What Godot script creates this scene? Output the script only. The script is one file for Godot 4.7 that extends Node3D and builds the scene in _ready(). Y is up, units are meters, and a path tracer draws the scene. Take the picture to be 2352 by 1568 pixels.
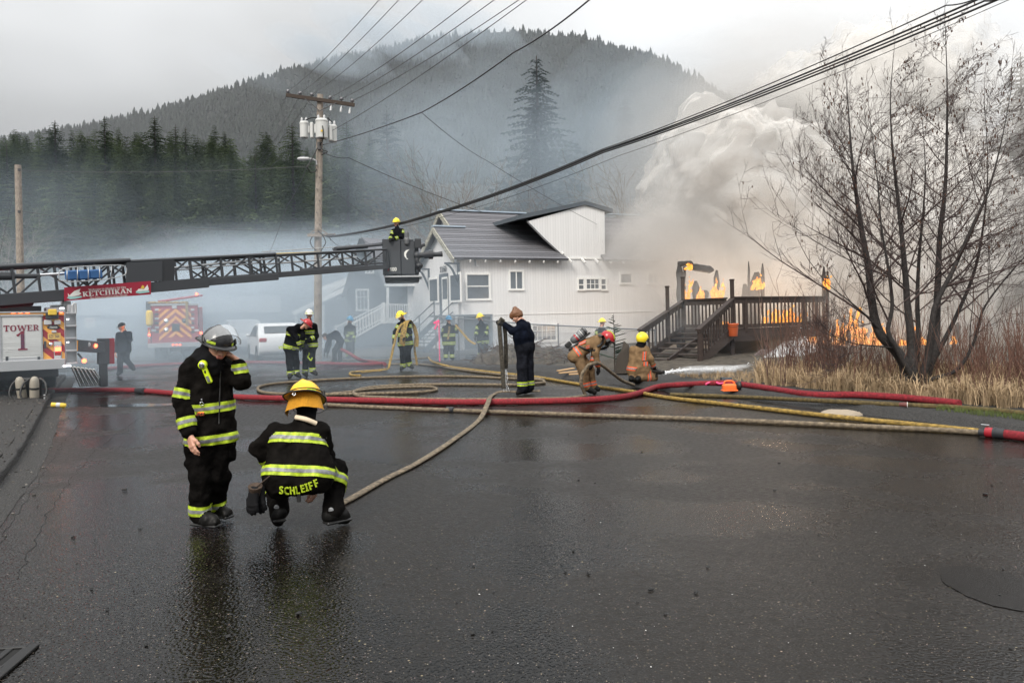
extends Node3D
const F:=1750.0
const CX:=1176.0
const CY:=722.0
const EYE:=1.65
const ROLL:=0.022
var used:={}
var mt:={}
var tex:={}
var rng:=RandomNumberGenerator.new()
# ---------------------------------------------------------------- the camera's geometry: a direction and a real depth give a place
func px(x: float,y: float,d: float) -> Vector3:
	var u:=(x - CX)/F*d
	var v:=(CY - y)/F*d
	return Vector3(u*cos(ROLL)+v*sin(ROLL),EYE - u*sin(ROLL)+v*cos(ROLL),-d)
func gp(x: float,y: float,h:=0.0) -> Vector3:
	var w:=(x - CX)*sin(ROLL) - (CY - y)*cos(ROLL)
	return px(x,y,(EYE - h)*F/w)
func on_plane(x: float,y: float,p: Vector3,n: Vector3) -> Vector3:
	var o:=Vector3(0,EYE,0)
	var dir:=px(x,y,1.0) - o
	return o+dir*((p - o).dot(n)/dir.dot(n))
# ---------------------------------------------------------------- mesh builder
class MB:
	var v:=PackedVector3Array()
	var n:=PackedVector3Array()
	var t:=PackedVector2Array()
	var c:=PackedColorArray()
	var i:=PackedInt32Array()
	var col:=Color.WHITE
	func vert(p: Vector3,nn: Vector3,uv:=Vector2.ZERO) -> int:
		v.append(p)
		n.append(nn)
		t.append(uv)
		c.append(col)
		return v.size() - 1
	func tri(a: Vector3,b: Vector3,d: Vector3) -> void:
		var nn:=(b - a).cross(d - a).normalized()
		var k:=vert(a,nn)
		vert(b,nn)
		vert(d,nn)
		i.append_array([k,k+2,k+1])
	func quad(a: Vector3,b: Vector3,d: Vector3,e: Vector3,uv:=Rect2(0,0,1,1)) -> void:
		var nn:=(d - a).cross(e - b).normalized()
		var k:=vert(a,nn,Vector2(uv.position.x,uv.end.y))
		vert(b,nn,uv.end)
		vert(d,nn,Vector2(uv.end.x,uv.position.y))
		vert(e,nn,uv.position)
		i.append_array([k,k+2,k+1,k,k+3,k+2])
	func box(x: Transform3D,s: Vector3,bev:=0.0) -> void:
		var h:=s*0.5
		var b:=minf(bev,minf(h.x,minf(h.y,h.z))*0.9)
		var ax:=[Vector3.RIGHT,Vector3.UP,Vector3.BACK]
		for k in 3:
			for sg in [-1.0,1.0]:
				var w: Vector3=ax[k]*sg
				var u: Vector3=ax[(k+1) % 3]
				var q: Vector3=ax[(k+2) % 3]*sg
				var hu:=(h*u).length() - b
				var hq:=(h*q).length() - b
				var o: Vector3=w*(h*w).length()
				quad(x*(o - u*hu - q*hq),x*(o+u*hu - q*hq),x*(o+u*hu+q*hq),x*(o - u*hu+q*hq),Rect2(0,0,hu*2,hq*2))
		if b>0.0:
			for k in 3:
				var a: Vector3=ax[k]
				var u: Vector3=ax[(k+1) % 3]
				var q: Vector3=ax[(k+2) % 3]
				var ha:=(h*a).length() - b
				var hu:=(h*u).length()
				var hq:=(h*q).length()
				for su in [-1.0,1.0]:
					for sq in [-1.0,1.0]:
						var p1: Vector3=u*su*hu+q*sq*(hq - b)
						var p2: Vector3=u*su*(hu - b)+q*sq*hq
						if su*sq>0:
							quad(x*(p1 - a*ha),x*(p2 - a*ha),x*(p2+a*ha),x*(p1+a*ha))
						else:
							quad(x*(p2 - a*ha),x*(p1 - a*ha),x*(p1+a*ha),x*(p2+a*ha))
			for sx in [-1.0,1.0]:
				for sy in [-1.0,1.0]:
					for sz in [-1.0,1.0]:
						var p:=Vector3(h.x*sx,(h.y - b)*sy,(h.z - b)*sz)
						var q:=Vector3((h.x - b)*sx,h.y*sy,(h.z - b)*sz)
						var r:=Vector3((h.x - b)*sx,(h.y - b)*sy,h.z*sz)
						if sx*sy*sz>0:
							tri(x*p,x*q,x*r)
						else:
							tri(x*p,x*r,x*q)
	func bar(a: Vector3,b: Vector3,w: float,h: float,up:=Vector3.UP,bev:=0.0) -> void:
		var z:=(b - a).normalized()
		if absf(z.dot(up))>0.99:
			up=Vector3.RIGHT
		var x:=up.cross(z).normalized()
		var y:=z.cross(x)
		box(Transform3D(Basis(x,y,z),(a+b)*0.5),Vector3(w,h,a.distance_to(b)),bev)
	func tube(pts: PackedVector3Array,rad,sides:=8,cap:=true,vscale:=1.0) -> void:
		var m:=pts.size()
		if m<2:
			return
		var up:=Vector3.UP
		var base:=v.size()
		var run:=0.0
		var x:=Vector3.ZERO
		for k in m:
			var tan:=(pts[mini(k+1,m - 1)] - pts[maxi(k - 1,0)]).normalized()
			if k==0:
				if absf(tan.dot(up))>0.9:
					up=Vector3.RIGHT
				x=up.cross(tan).normalized()
			else:
				x=(x - tan*x.dot(tan)).normalized()
				run+=pts[k].distance_to(pts[k - 1])
			var y:=tan.cross(x)
			var r: float=rad if rad is float else rad[k]
			for s in sides+1:
				var a:=TAU*s/sides
				var d:=x*cos(a)+y*sin(a)
				vert(pts[k]+d*r,d,Vector2(float(s)/sides,run*vscale))
		var w:=sides+1
		for k in m - 1:
			for s in sides:
				var p:=base+k*w+s
				i.append_array([p,p+w+1,p+1,p,p+w,p+w+1])
		if cap:
			for e in [0,m - 1]:
				var nn:=(pts[0] - pts[1]).normalized() if e==0 else (pts[m - 1] - pts[m - 2]).normalized()
				var k0:=vert(pts[e],nn)
				for s in sides+1:
					vert(v[base+e*w+s],nn)
				for s in sides:
					if e==0:
						i.append_array([k0,k0+1+s,k0+2+s])
					else:
						i.append_array([k0,k0+2+s,k0+1+s])
	func grid(nu: int,nv: int,f: Callable,flip:=false) -> void:
		var base:=v.size()
		var pts:=PackedVector3Array()
		for b in nv+1:
			for a in nu+1:
				pts.append(f.call(float(a)/nu,float(b)/nv))
		var w:=nu+1
		for b in nv+1:
			for a in nu+1:
				var du:=pts[b*w+mini(a+1,nu)] - pts[b*w+maxi(a - 1,0)]
				var dv:=pts[mini(b+1,nv)*w+a] - pts[maxi(b - 1,0)*w+a]
				var nn:=du.cross(dv).normalized()
				if flip:
					nn=-nn
				if nn==Vector3.ZERO:
					nn=Vector3.UP
				vert(pts[b*w+a],nn,Vector2(float(a)/nu,float(b)/nv))
		for b in nv:
			for a in nu:
				var p:=base+b*w+a
				if flip:
					i.append_array([p,p+1,p+w+1,p,p+w+1,p+w])
				else:
					i.append_array([p,p+w+1,p+1,p,p+w,p+w+1])
	func lathe(prof: PackedVector2Array,seg:=20,x:=Transform3D()) -> void:
		var m:=prof.size() - 1
		grid(seg,m,func(a: float,b: float) -> Vector3:
			var q: Vector2=prof[int(round(b*m))]
			var an:=-TAU*a
			return x*Vector3(q.x*cos(an),q.y,q.x*sin(an)))
	func ball(o: Vector3,r: Vector3,bs:=Basis(),seg:=14) -> void:
		grid(seg,int(seg*0.6)+1,func(a: float,b: float) -> Vector3:
			var th:=PI*(b*0.998+0.001)
			var an:=TAU*a
			return o+bs*Vector3(r.x*sin(th)*cos(an),-r.y*cos(th),-r.z*sin(th)*sin(an)))
	func poly(pts: PackedVector3Array,depth: Vector3) -> void:
		var o:=pts[0]
		var nn:=Vector3.ZERO
		for k in pts.size():
			nn+=(pts[k] - o).cross(pts[(k+1) % pts.size()] - o)
		nn=nn.normalized()
		var ux:=(pts[1] - o).normalized()
		var uy:=nn.cross(ux)
		var flat:=PackedVector2Array()
		for p in pts:
			flat.append(Vector2((p - o).dot(ux),(p - o).dot(uy)))
		var ids:=Geometry2D.triangulate_polygon(flat)
		for k in range(0,ids.size(),3):
			var a:=pts[ids[k]]
			var b:=pts[ids[k+1]]
			var d:=pts[ids[k+2]]
			if (b - a).cross(d - a).dot(nn)<0:
				var s:=b
				b=d
				d=s
			tri(a,b,d)
			tri(a+depth,d+depth,b+depth)
		for k in pts.size():
			var a:=pts[k]
			var b:=pts[(k+1) % pts.size()]
			quad(a,a+depth,b+depth,b)
	func mesh() -> ArrayMesh:
		var a:=[]
		a.resize(Mesh.ARRAY_MAX)
		a[Mesh.ARRAY_VERTEX]=v
		a[Mesh.ARRAY_NORMAL]=n
		a[Mesh.ARRAY_TEX_UV]=t
		a[Mesh.ARRAY_COLOR]=c
		a[Mesh.ARRAY_INDEX]=i
		var m:=ArrayMesh.new()
		m.add_surface_from_arrays(Mesh.PRIMITIVE_TRIANGLES,a)
		return m
# ---------------------------------------------------------------- things,parts and their names
func numbered(called: String) -> String:
	if not used.has(called):
		used[called]=0
		return called
	used[called]+=1
	return "%s_%03d" % [called,used[called]]
func tag(o: Node3D,label: String,category: String,group:="",kind:="") -> Node3D:
	if label:
		o.set_meta("label",label)
	if category:
		o.set_meta("category",category)
	if group:
		o.set_meta("group",group)
	if kind:
		o.set_meta("kind",kind)
	return o
func thing(called: String,label: String,category: String,at:=Vector3.ZERO,turn:=0.0,group:="") -> Node3D:
	var o:=Node3D.new()
	o.name=numbered(called)
	add_child(o)
	o.position=at
	o.rotation.y=turn
	return tag(o,label,category,group)
func part(called: String,m,mat: Material,parent: Node3D=null,at:=Transform3D()) -> MeshInstance3D:
	var o:=MeshInstance3D.new()
	o.mesh=m.mesh() if m is MB else m
	o.material_override=mat
	o.transform=at
	if parent:
		o.name=called
		parent.add_child(o,true)
	else:
		o.name=numbered(called)
		add_child(o)
	return o
func struct(called: String,m,mat: Material) -> MeshInstance3D:
	var o:=part(called,m,mat)
	o.set_meta("kind","structure")
	return o
func tf(p: Vector3,r:=Vector3.ZERO,s:=Vector3.ONE) -> Transform3D:
	return Transform3D(Basis.from_euler(r).scaled_local(s),p)
func curve(pts: PackedVector3Array,step:=0.12) -> PackedVector3Array:
	var out:=PackedVector3Array()
	for k in pts.size() - 1:
		var p0:=pts[maxi(k - 1,0)]
		var p3:=pts[mini(k+2,pts.size() - 1)]
		var m:=maxi(1,int(pts[k].distance_to(pts[k+1])/step))
		for s in m:
			out.append(pts[k].cubic_interpolate(pts[k+1],p0,p3,float(s)/m))
	out.append(pts[pts.size() - 1])
	return out
func text(called: String,words: String,high: float,mat: Material,parent: Node3D,x: Transform3D,fontname:="Droid Sans",bold:=false,width:=0.0) -> MeshInstance3D:
	var t:=TextMesh.new()
	var f:=SystemFont.new()
	f.font_names=PackedStringArray([fontname])
	f.font_weight=700 if bold else 400
	t.font=f
	t.text=words
	t.font_size=64
	t.pixel_size=high/46.0
	t.depth=0.006
	t.curve_step=2.0
	var o:=part(called,t,mat,parent,x)
	if width>0.0:
		var w:=t.get_aabb().size.x
		if w>0:
			o.transform=x*Transform3D(Basis.from_scale(Vector3(width/w,1,1)),Vector3.ZERO)
	return o
# ---------------------------------------------------------------- materials
func lin(r: float,g: float,b: float) -> Color:
	return Color(r,g,b).linear_to_srgb()
func mat(called: String,r: float,g: float,b: float,rough:=0.8,metal:=0.0) -> StandardMaterial3D:
	if mt.has(called):
		return mt[called]
	var m:=StandardMaterial3D.new()
	m.resource_name=called
	m.albedo_color=lin(r,g,b)
	m.roughness=rough
	m.metallic=metal
	mt[called]=m
	return m
func noise_tex(called: String,size: int,freq: float,seed_: int,lo: float,hi: float,normal:=0.0,kind:=FastNoiseLite.TYPE_SIMPLEX_SMOOTH,octaves:=4) -> NoiseTexture2D:
	if tex.has(called):
		return tex[called]
	var nz:=FastNoiseLite.new()
	nz.seed=seed_
	nz.noise_type=kind
	nz.frequency=freq
	nz.fractal_octaves=octaves
	var t:=NoiseTexture2D.new()
	t.width=size
	t.height=size
	t.seamless=true
	t.noise=nz
	if normal>0.0:
		t.as_normal_map=true
		t.bump_strength=normal
	else:
		var g:=Gradient.new()
		g.set_color(0,Color(lo,lo,lo))
		g.set_color(1,Color(hi,hi,hi))
		t.color_ramp=g
	tex[called]=t
	return t
func mottle(m: StandardMaterial3D,scale: Vector3,tone: NoiseTexture2D,bump: NoiseTexture2D=null,depth:=1.0,world:=false) -> StandardMaterial3D:
	m.uv1_triplanar=true
	m.uv1_world_triplanar=world
	m.uv1_scale=scale
	if tone:
		m.albedo_texture=tone
	if bump:
		m.normal_enabled=true
		m.normal_texture=bump
		m.normal_scale=depth
	return m
func glow(called: String,r: float,g: float,b: float,e: float) -> StandardMaterial3D:
	var m:=mat(called,r*0.5,g*0.5,b*0.5,0.4)
	m.emission_enabled=true
	m.emission=lin(r,g,b)
	m.emission_energy_multiplier=e
	return m
func glass(called: String,r: float,g: float,b: float,a: float,rough:=0.05) -> StandardMaterial3D:
	var m:=mat(called,r,g,b,rough)
	m.transparency=BaseMaterial3D.TRANSPARENCY_ALPHA
	m.albedo_color.a=a
	return m
func _ready() -> void:
	rng.seed=7
	set_camera()
	people_materials()
	truck_materials()
	ground_and_road()
	house_materials()
	mountain()
	woods()
	bare_trees()
	white_house()
	grey_house()
	warehouse()
	poles()
	tower_truck()
	pumper()
	parked_cars()
	deck()
	ruins()
	yard()
	alder()
	brush()
	firefighters()
	hoses()
	truck_gear()
	water_jet()
	embers()
	smoke()
func set_camera() -> void:
	var cam:=Camera3D.new()
	cam.name="camera"
	add_child(cam)
	cam.position=Vector3(0,EYE,0)
	cam.rotation.z=-ROLL
	cam.projection=Camera3D.PROJECTION_FRUSTUM
	cam.near=0.1
	cam.far=6000.0
	cam.size=0.1*2.0*784.0/F
	cam.frustum_offset=Vector2(0,-(784.0 - CY)/F*0.1)
	cam.current=true
	var we:=WorldEnvironment.new()
	we.name="world_environment"
	add_child(we)
	var e:=Environment.new()
	we.environment=e
	e.background_mode=Environment.BG_SKY
	e.tonemap_mode=Environment.TONE_MAPPER_LINEAR
	e.tonemap_exposure=2.25
	e.sdfgi_enabled=true
	e.ssao_enabled=true
	e.ssil_enabled=true
	e.volumetric_fog_enabled=true
	e.volumetric_fog_density=0.0
	var sky:=Sky.new()
	sky.sky_material=sky_material()
	e.sky=sky
	var sun:=DirectionalLight3D.new()
	sun.name="sun"
	add_child(sun)
	sun.light_energy=0.5
	sun.light_color=Color(1.0,0.97,0.93)
	sun.light_angular_distance=25.0
	sun.rotation=Vector3(deg_to_rad(-40),deg_to_rad(-24),0)
	sun.shadow_enabled=true
func sky_material() -> PanoramaSkyMaterial:
	var w:=512
	var h:=256
	var im:=Image.create(w,h,false,Image.FORMAT_RGBF)
	var nz:=FastNoiseLite.new()
	nz.seed=4
	nz.frequency=1.3
	nz.fractal_octaves=4
	var top:=0.88
	for y in h:
		var el:=(0.5 - (y+0.5)/h)*PI
		for x in w:
			var az:=(x+0.5)/w*TAU
			var d:=Vector3(cos(el)*sin(az),sin(el),-cos(el)*cos(az))
			var s:=maxf(d.y,0.0)
			var l:=top*(0.2+0.8*pow(s,1.15))
			l *= (1.08 - 0.1*d.dot(Vector3(-0.35,0,-0.94)))*(1.0+0.3*d.x)
			l *= 1.0+0.4*nz.get_noise_3dv(Vector3(d.x,d.y*2.2,d.z)*1.4)
			var c:=Color(l*0.985,l,l*1.01)
			if d.y<0.0:
				c=c.lerp(Color(0.16,0.16,0.16),clampf(-d.y*6.0,0,1))
			im.set_pixel(x,y,c)
	var m:=PanoramaSkyMaterial.new()
	m.panorama=ImageTexture.create_from_image(im)
	return m
# ---------------------------------------------------------------- bodies: a smooth field of tapered capsules,meshed as surface nets
class Field:
	var a:=PackedVector3Array()
	var ba:=PackedVector3Array()
	var bb:=PackedFloat32Array()
	var r0:=PackedFloat32Array()
	var dr:=PackedFloat32Array()
	var own:=PackedInt32Array()
	var neg:=PackedInt32Array()
	var k:=0.04
	var amp:=0.0
	var nz: FastNoiseLite
	func add(p: Vector3,q: Vector3,ra: float,rb: float,owner:=0,minus:=0) -> void:
		a.append(p)
		ba.append(q - p)
		bb.append(maxf((q - p).length_squared(),1e-8))
		r0.append(ra)
		dr.append(rb - ra)
		own.append(owner)
		neg.append(minus)
	func one(j: int,p: Vector3) -> float:
		var pa:=p - a[j]
		var h:=clampf(pa.dot(ba[j])/bb[j],0.0,1.0)
		return (pa - ba[j]*h).length() - r0[j] - dr[j]*h
	func at(p: Vector3,ids: PackedInt32Array) -> float:
		var d:=1e3
		for j in ids:
			var pa:=p - a[j]
			var h:=clampf(pa.dot(ba[j])/bb[j],0.0,1.0)
			var e:=(pa - ba[j]*h).length() - r0[j] - dr[j]*h
			if neg[j]:
				var s:=maxf(k*0.4 - absf(d+e),0.0)/(k*0.4)
				d=maxf(d,-e)+s*s*k*0.1
			else:
				var s:=maxf(k - absf(d - e),0.0)/k
				d=minf(d,e) - s*s*k*0.25
		if amp>0.0:
			d+=amp*nz.get_noise_3dv(p)
		return d
	func all() -> PackedInt32Array:
		var ids:=PackedInt32Array()
		for j in a.size():
			ids.append(j)
		return ids
	func owner_of(p: Vector3) -> int:
		var best:=1e3
		var w:=0
		for j in a.size():
			if neg[j]:
				continue
			var e:=one(j,p)
			if e<best:
				best=e
				w=own[j]
		return w
	func trace(o: Vector3,dir: Vector3,from:=0.0) -> Vector3:
		var ids:=all()
		var t:=from
		for s in 80:
			var d:=at(o+dir*t,ids)
			if d<0.0015:
				break
			t+=d*0.9
			if t>80.0:
				break
		return o+dir*t
	func normal(p: Vector3) -> Vector3:
		var ids:=all()
		var e:=0.006
		return Vector3(at(p+Vector3(e,0,0),ids) - at(p - Vector3(e,0,0),ids),at(p+Vector3(0,e,0),ids) - at(p - Vector3(0,e,0),ids),at(p+Vector3(0,0,e),ids) - at(p - Vector3(0,0,e),ids)).normalized()
	func nets(cell: float) -> Dictionary:
		var lo:=Vector3.ONE*1e3
		var hi:=-lo
		for j in a.size():
			if neg[j]:
				continue
			var m:=maxf(r0[j],r0[j]+dr[j])+cell*3+amp
			lo=lo.min((a[j] - Vector3.ONE*m).min(a[j]+ba[j] - Vector3.ONE*m))
			hi=hi.max((a[j]+Vector3.ONE*m).max(a[j]+ba[j]+Vector3.ONE*m))
		const B:=5
		var nx:=(int((hi.x - lo.x)/cell)/B+1)*B
		var ny:=(int((hi.y - lo.y)/cell)/B+1)*B
		var nzz:=(int((hi.z - lo.z)/cell)/B+1)*B
		var sx:=1
		var sy:=nx
		var sz:=nx*ny
		var g:=PackedFloat32Array()
		g.resize(nx*ny*nzz)
		g.fill(1.0)
		var active:=[]
		var hd:=cell*B*0.87
		for bz in range(0,nzz,B):
			for by in range(0,ny,B):
				for bx in range(0,nx,B):
					var c:=lo+Vector3(bx+B*0.5 - 0.5,by+B*0.5 - 0.5,bz+B*0.5 - 0.5)*cell
					var ds:=PackedFloat32Array()
					var dm:=1e3
					for j in a.size():
						var e:=one(j,c)
						ds.append(e)
						if not neg[j]:
							dm=minf(dm,e)
					if dm>hd+k*0.5+amp:
						continue
					var ids:=PackedInt32Array()
					for j in a.size():
						if ds[j]<dm+2.0*hd+k if not neg[j] else ds[j]<hd+k:
							ids.append(j)
					if dm<-hd - amp and (ids.is_empty() or not neg[ids[ids.size() - 1]]):
						for z in B:
							for y in B:
								for x in B:
									g[(bx+x)+(by+y)*sy+(bz+z)*sz]=-1.0
						continue
					active.append(Vector3i(bx,by,bz))
					for z in B:
						for y in B:
							for x in B:
								g[(bx+x)+(by+y)*sy+(bz+z)*sz]=at(lo+Vector3(bx+x,by+y,bz+z)*cell,ids)
		var vid:=PackedInt32Array()
		vid.resize(g.size())
		vid.fill(-1)
		var v:=PackedVector3Array()
		var off:=[0,sx,sy,sx+sy,sz,sx+sz,sy+sz,sx+sy+sz]
		var cor:=[Vector3(0,0,0),Vector3(1,0,0),Vector3(0,1,0),Vector3(1,1,0),Vector3(0,0,1),Vector3(1,0,1),Vector3(0,1,1),Vector3(1,1,1)]
		var edges:=[[0,1],[2,3],[4,5],[6,7],[0,2],[1,3],[4,6],[5,7],[0,4],[1,5],[2,6],[3,7]]
		var crossed:=[]
		var done:={}
		for blk: Vector3i in active:
			for z in range(maxi(blk.z - 1,0),mini(blk.z+B,nzz - 1)):
				for y in range(maxi(blk.y - 1,0),mini(blk.y+B,ny - 1)):
					for x in range(maxi(blk.x - 1,0),mini(blk.x+B,nx - 1)):
						var p:=x+y*sy+z*sz
						if vid[p]>=0:
							continue
						var m:=0
						for q in 8:
							if g[p+off[q]]<0.0:
								m+=1
						if m==0 or m==8:
							continue
						var s:=Vector3.ZERO
						var cnt:=0
						for e in edges:
							var ga:=g[p+off[e[0]]]
							var gb:=g[p+off[e[1]]]
							if (ga<0.0)!=(gb<0.0):
								s+=cor[e[0]].lerp(cor[e[1]],ga/(ga - gb))
								cnt+=1
						vid[p]=v.size()
						v.append(lo+(Vector3(x,y,z)+s/cnt)*cell)
						crossed.append(Vector3i(x,y,z))
		var idx:=PackedInt32Array()
		for q: Vector3i in crossed:
			if q.x==0 or q.y==0 or q.z==0:
				continue
			var p:=q.x+q.y*sy+q.z*sz
			for ax in 3:
				var st: int=[sx,sy,sz][ax]
				var s1: int=[sy,sz,sx][ax]
				var s2: int=[sz,sx,sy][ax]
				var ga:=g[p]
				var gb:=g[p+st]
				if (ga<0.0)==(gb<0.0):
					continue
				var i0:=vid[p - s1 - s2]
				var i1:=vid[p - s2]
				var i2:=vid[p]
				var i3:=vid[p - s1]
				if i0<0 or i1<0 or i2<0 or i3<0:
					continue
				if ga<0.0:
					idx.append_array([i0,i2,i1,i0,i3,i2])
				else:
					idx.append_array([i0,i1,i2,i0,i2,i3])
		var n:=PackedVector3Array()
		n.resize(v.size())
		for q in range(0,idx.size(),3):
			var nn:=(v[idx[q+2]] - v[idx[q]]).cross(v[idx[q+1]] - v[idx[q]])
			n[idx[q]]+=nn
			n[idx[q+1]]+=nn
			n[idx[q+2]]+=nn
		var o:=PackedInt32Array()
		for q in v.size():
			n[q]=n[q].normalized()
			o.append(owner_of(v[q]))
		return {"v": v,"n": n,"i": idx,"o": o}
func net_mesh(s: Dictionary,surfaces: Array) -> ArrayMesh:
	var m:=ArrayMesh.new()
	var which:={}
	for k in surfaces.size():
		for o in surfaces[k][0]:
			which[o]=k
	var ids:=[]
	for k in surfaces.size():
		ids.append(PackedInt32Array())
	for q in range(0,s.i.size(),3):
		var oa: int=s.o[s.i[q]]
		var ob: int=s.o[s.i[q+1]]
		var oc: int=s.o[s.i[q+2]]
		var o:=ob if ob==oc else oa
		ids[which.get(o,0)].append_array([s.i[q],s.i[q+1],s.i[q+2]])
	for k in surfaces.size():
		if ids[k].is_empty():
			continue
		var re:={}
		var v:=PackedVector3Array()
		var n:=PackedVector3Array()
		var idx:=PackedInt32Array()
		for q in ids[k]:
			if not re.has(q):
				re[q]=v.size()
				v.append(s.v[q])
				n.append(s.n[q])
			idx.append(re[q])
		var a:=[]
		a.resize(Mesh.ARRAY_MAX)
		a[Mesh.ARRAY_VERTEX]=v
		a[Mesh.ARRAY_NORMAL]=n
		a[Mesh.ARRAY_INDEX]=idx
		m.add_surface_from_arrays(Mesh.PRIMITIVE_TRIANGLES,a)
		m.surface_set_material(m.get_surface_count() - 1,surfaces[k][1])
	return m
func strip(mb: MB,s: Dictionary,owners: Array,p: Vector3,axis: Vector3,t0: float,t1: float,lift: float,keep=null) -> void:
	for q in range(0,s.i.size(),3):
		var a: int=s.i[q]
		var b: int=s.i[q+1]
		var c: int=s.i[q+2]
		if not (s.o[a] in owners) or not (s.o[b] in owners):
			continue
		var ha: float=(s.v[a] - p).dot(axis)
		var hb: float=(s.v[b] - p).dot(axis)
		var hc: float=(s.v[c] - p).dot(axis)
		if maxf(ha,maxf(hb,hc))<t0 or minf(ha,minf(hb,hc))>t1:
			continue
		if keep!=null and not keep.call(s.v[a]):
			continue
		var vs:=[[s.v[a],s.n[a],ha],[s.v[b],s.n[b],hb],[s.v[c],s.n[c],hc]]
		for lim in [[t0,1.0],[t1,-1.0]]:
			var out:=[]
			for k in vs.size():
				var u=vs[k]
				var w=vs[(k+1) % vs.size()]
				var du: float=(u[2] - lim[0])*lim[1]
				var dw: float=(w[2] - lim[0])*lim[1]
				if du>=0:
					out.append(u)
				if (du>=0)!=(dw>=0):
					var f:=du/(du - dw)
					out.append([u[0].lerp(w[0],f),u[1].lerp(w[1],f),lerpf(u[2],w[2],f)])
			vs=out
			if vs.is_empty():
				break
		if vs.size()<3:
			continue
		var k0:=mb.v.size()
		for u in vs:
			mb.vert(u[0]+u[1]*lift,u[1])
		for k in range(1,vs.size() - 1):
			mb.i.append_array([k0,k0+k,k0+k+1])
func stripe(called: String,s: Dictionary,owners: Array,p: Vector3,axis: Vector3,mid: float,wide: float,lift: float,edge: Material,centre: Material,parent: Node3D,keep=null) -> void:
	var m:=MB.new()
	strip(m,s,owners,p,axis,mid - wide*0.5,mid+wide*0.5,lift,keep)
	if m.i.is_empty():
		return
	var o:=part(called,m,edge,parent)
	var c:=MB.new()
	strip(c,s,owners,p,axis,mid - wide*0.17,mid+wide*0.17,lift*1.5,keep)
	if not c.i.is_empty():
		part("silver_band",c,centre,o)
var hands:={}
func hand_mesh(curl: float,fat: float) -> ArrayMesh:
	var key:="%.2f %.4f" % [curl,fat]
	if hands.has(key):
		return hands[key]
	var f:=Field.new()
	f.k=0.012
	f.add(Vector3(-0.014,-0.03,0),Vector3(-0.024,0.08,0),0.021+fat,0.014+fat)
	f.add(Vector3(0.014,-0.03,0),Vector3(0.026,0.075,0),0.021+fat,0.013+fat)
	f.add(Vector3(0,0,0),Vector3(0,0.08,0),0.02+fat,0.014+fat)
	var xs:=[-0.032,-0.011,0.011,0.031]
	var ys:=[0.082,0.088,0.086,0.078]
	var ls:=[0.07,0.079,0.073,0.057]
	for q in 4:
		var p:=Vector3(xs[q]*(1.0+fat*25),ys[q],0)
		var an:=curl*(0.5+0.12*q)
		for sgm in 3:
			var l: float=ls[q]*[0.42,0.32,0.26][sgm]
			var e:=p+Vector3(xs[q]*0.06,cos(an),sin(an)).normalized()*l
			f.add(p,e,0.0095 - sgm*0.0008+fat*0.6,0.0087 - sgm*0.0008+fat*0.6)
			p=e
			an+=curl*0.9
	f.add(Vector3(-0.022,0.018,0.006),Vector3(-0.048,0.05,0.014),0.014+fat,0.0115+fat*0.7)
	f.add(Vector3(-0.048,0.05,0.014),Vector3(-0.056+curl*0.01,0.078,0.022+curl*0.01),0.011+fat*0.7,0.0105+fat*0.6)
	f.add(Vector3(-0.056+curl*0.01,0.078,0.022+curl*0.01),Vector3(-0.052+curl*0.02,0.1,0.03+curl*0.015),0.0105+fat*0.6,0.008+fat*0.6)
	hands[key]=net_mesh(f.nets(0.004),[[[0],null]])
	return hands[key]
func aim(y: Vector3,z: Vector3) -> Basis:
	y=y.normalized()
	var x:=y.cross(z).normalized()
	return Basis(x,y,x.cross(y))
var faces: ArrayMesh
func face_mesh() -> ArrayMesh:
	if faces:
		return faces
	var f:=Field.new()
	f.k=0.022
	f.add(Vector3(0,0.04,-0.035),Vector3(0,0.045,0.012),0.078,0.072)
	f.add(Vector3(-0.012,0.0,0.02),Vector3(0.012,0.0,0.02),0.062,0.062)
	f.add(Vector3(0,-0.035,0.03),Vector3(0,-0.078,0.052),0.048,0.03)
	f.add(Vector3(-0.034,-0.015,0.05),Vector3(-0.02,-0.055,0.055),0.03,0.022)
	f.add(Vector3(0.034,-0.015,0.05),Vector3(0.02,-0.055,0.055),0.03,0.022)
	f.add(Vector3(-0.03,0.034,0.07),Vector3(0.03,0.034,0.07),0.014,0.014)
	f.add(Vector3(0,-0.09,0.068),Vector3(0,-0.088,0.07),0.014,0.014)
	f.add(Vector3(0,-0.04,-0.03),Vector3(0,-0.15,-0.045),0.056,0.056)
	f.add(Vector3(-0.032,0.01,0.098),Vector3(-0.032,0.01,0.1),0.015,0.015,0,1)
	f.add(Vector3(0.032,0.01,0.098),Vector3(0.032,0.01,0.1),0.015,0.015,0,1)
	f.k=0.014
	f.add(Vector3(0,0.016,0.082),Vector3(0,-0.018,0.104),0.009,0.0115)
	f.add(Vector3(-0.012,-0.022,0.09),Vector3(0.012,-0.022,0.09),0.008,0.008)
	f.add(Vector3(-0.018,-0.047,0.082),Vector3(0.018,-0.047,0.082),0.0065,0.0065,1)
	f.add(Vector3(-0.014,-0.057,0.081),Vector3(0.014,-0.057,0.081),0.007,0.007,1)
	for s in [-1.0,1.0]:
		f.add(Vector3(0.074*s,0.02,-0.012),Vector3(0.068*s,-0.022,-0.004),0.013,0.009)
	faces=net_mesh(f.nets(0.0045),[[[0],mt.skin],[[1],mt.lips]])
	return faces
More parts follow.
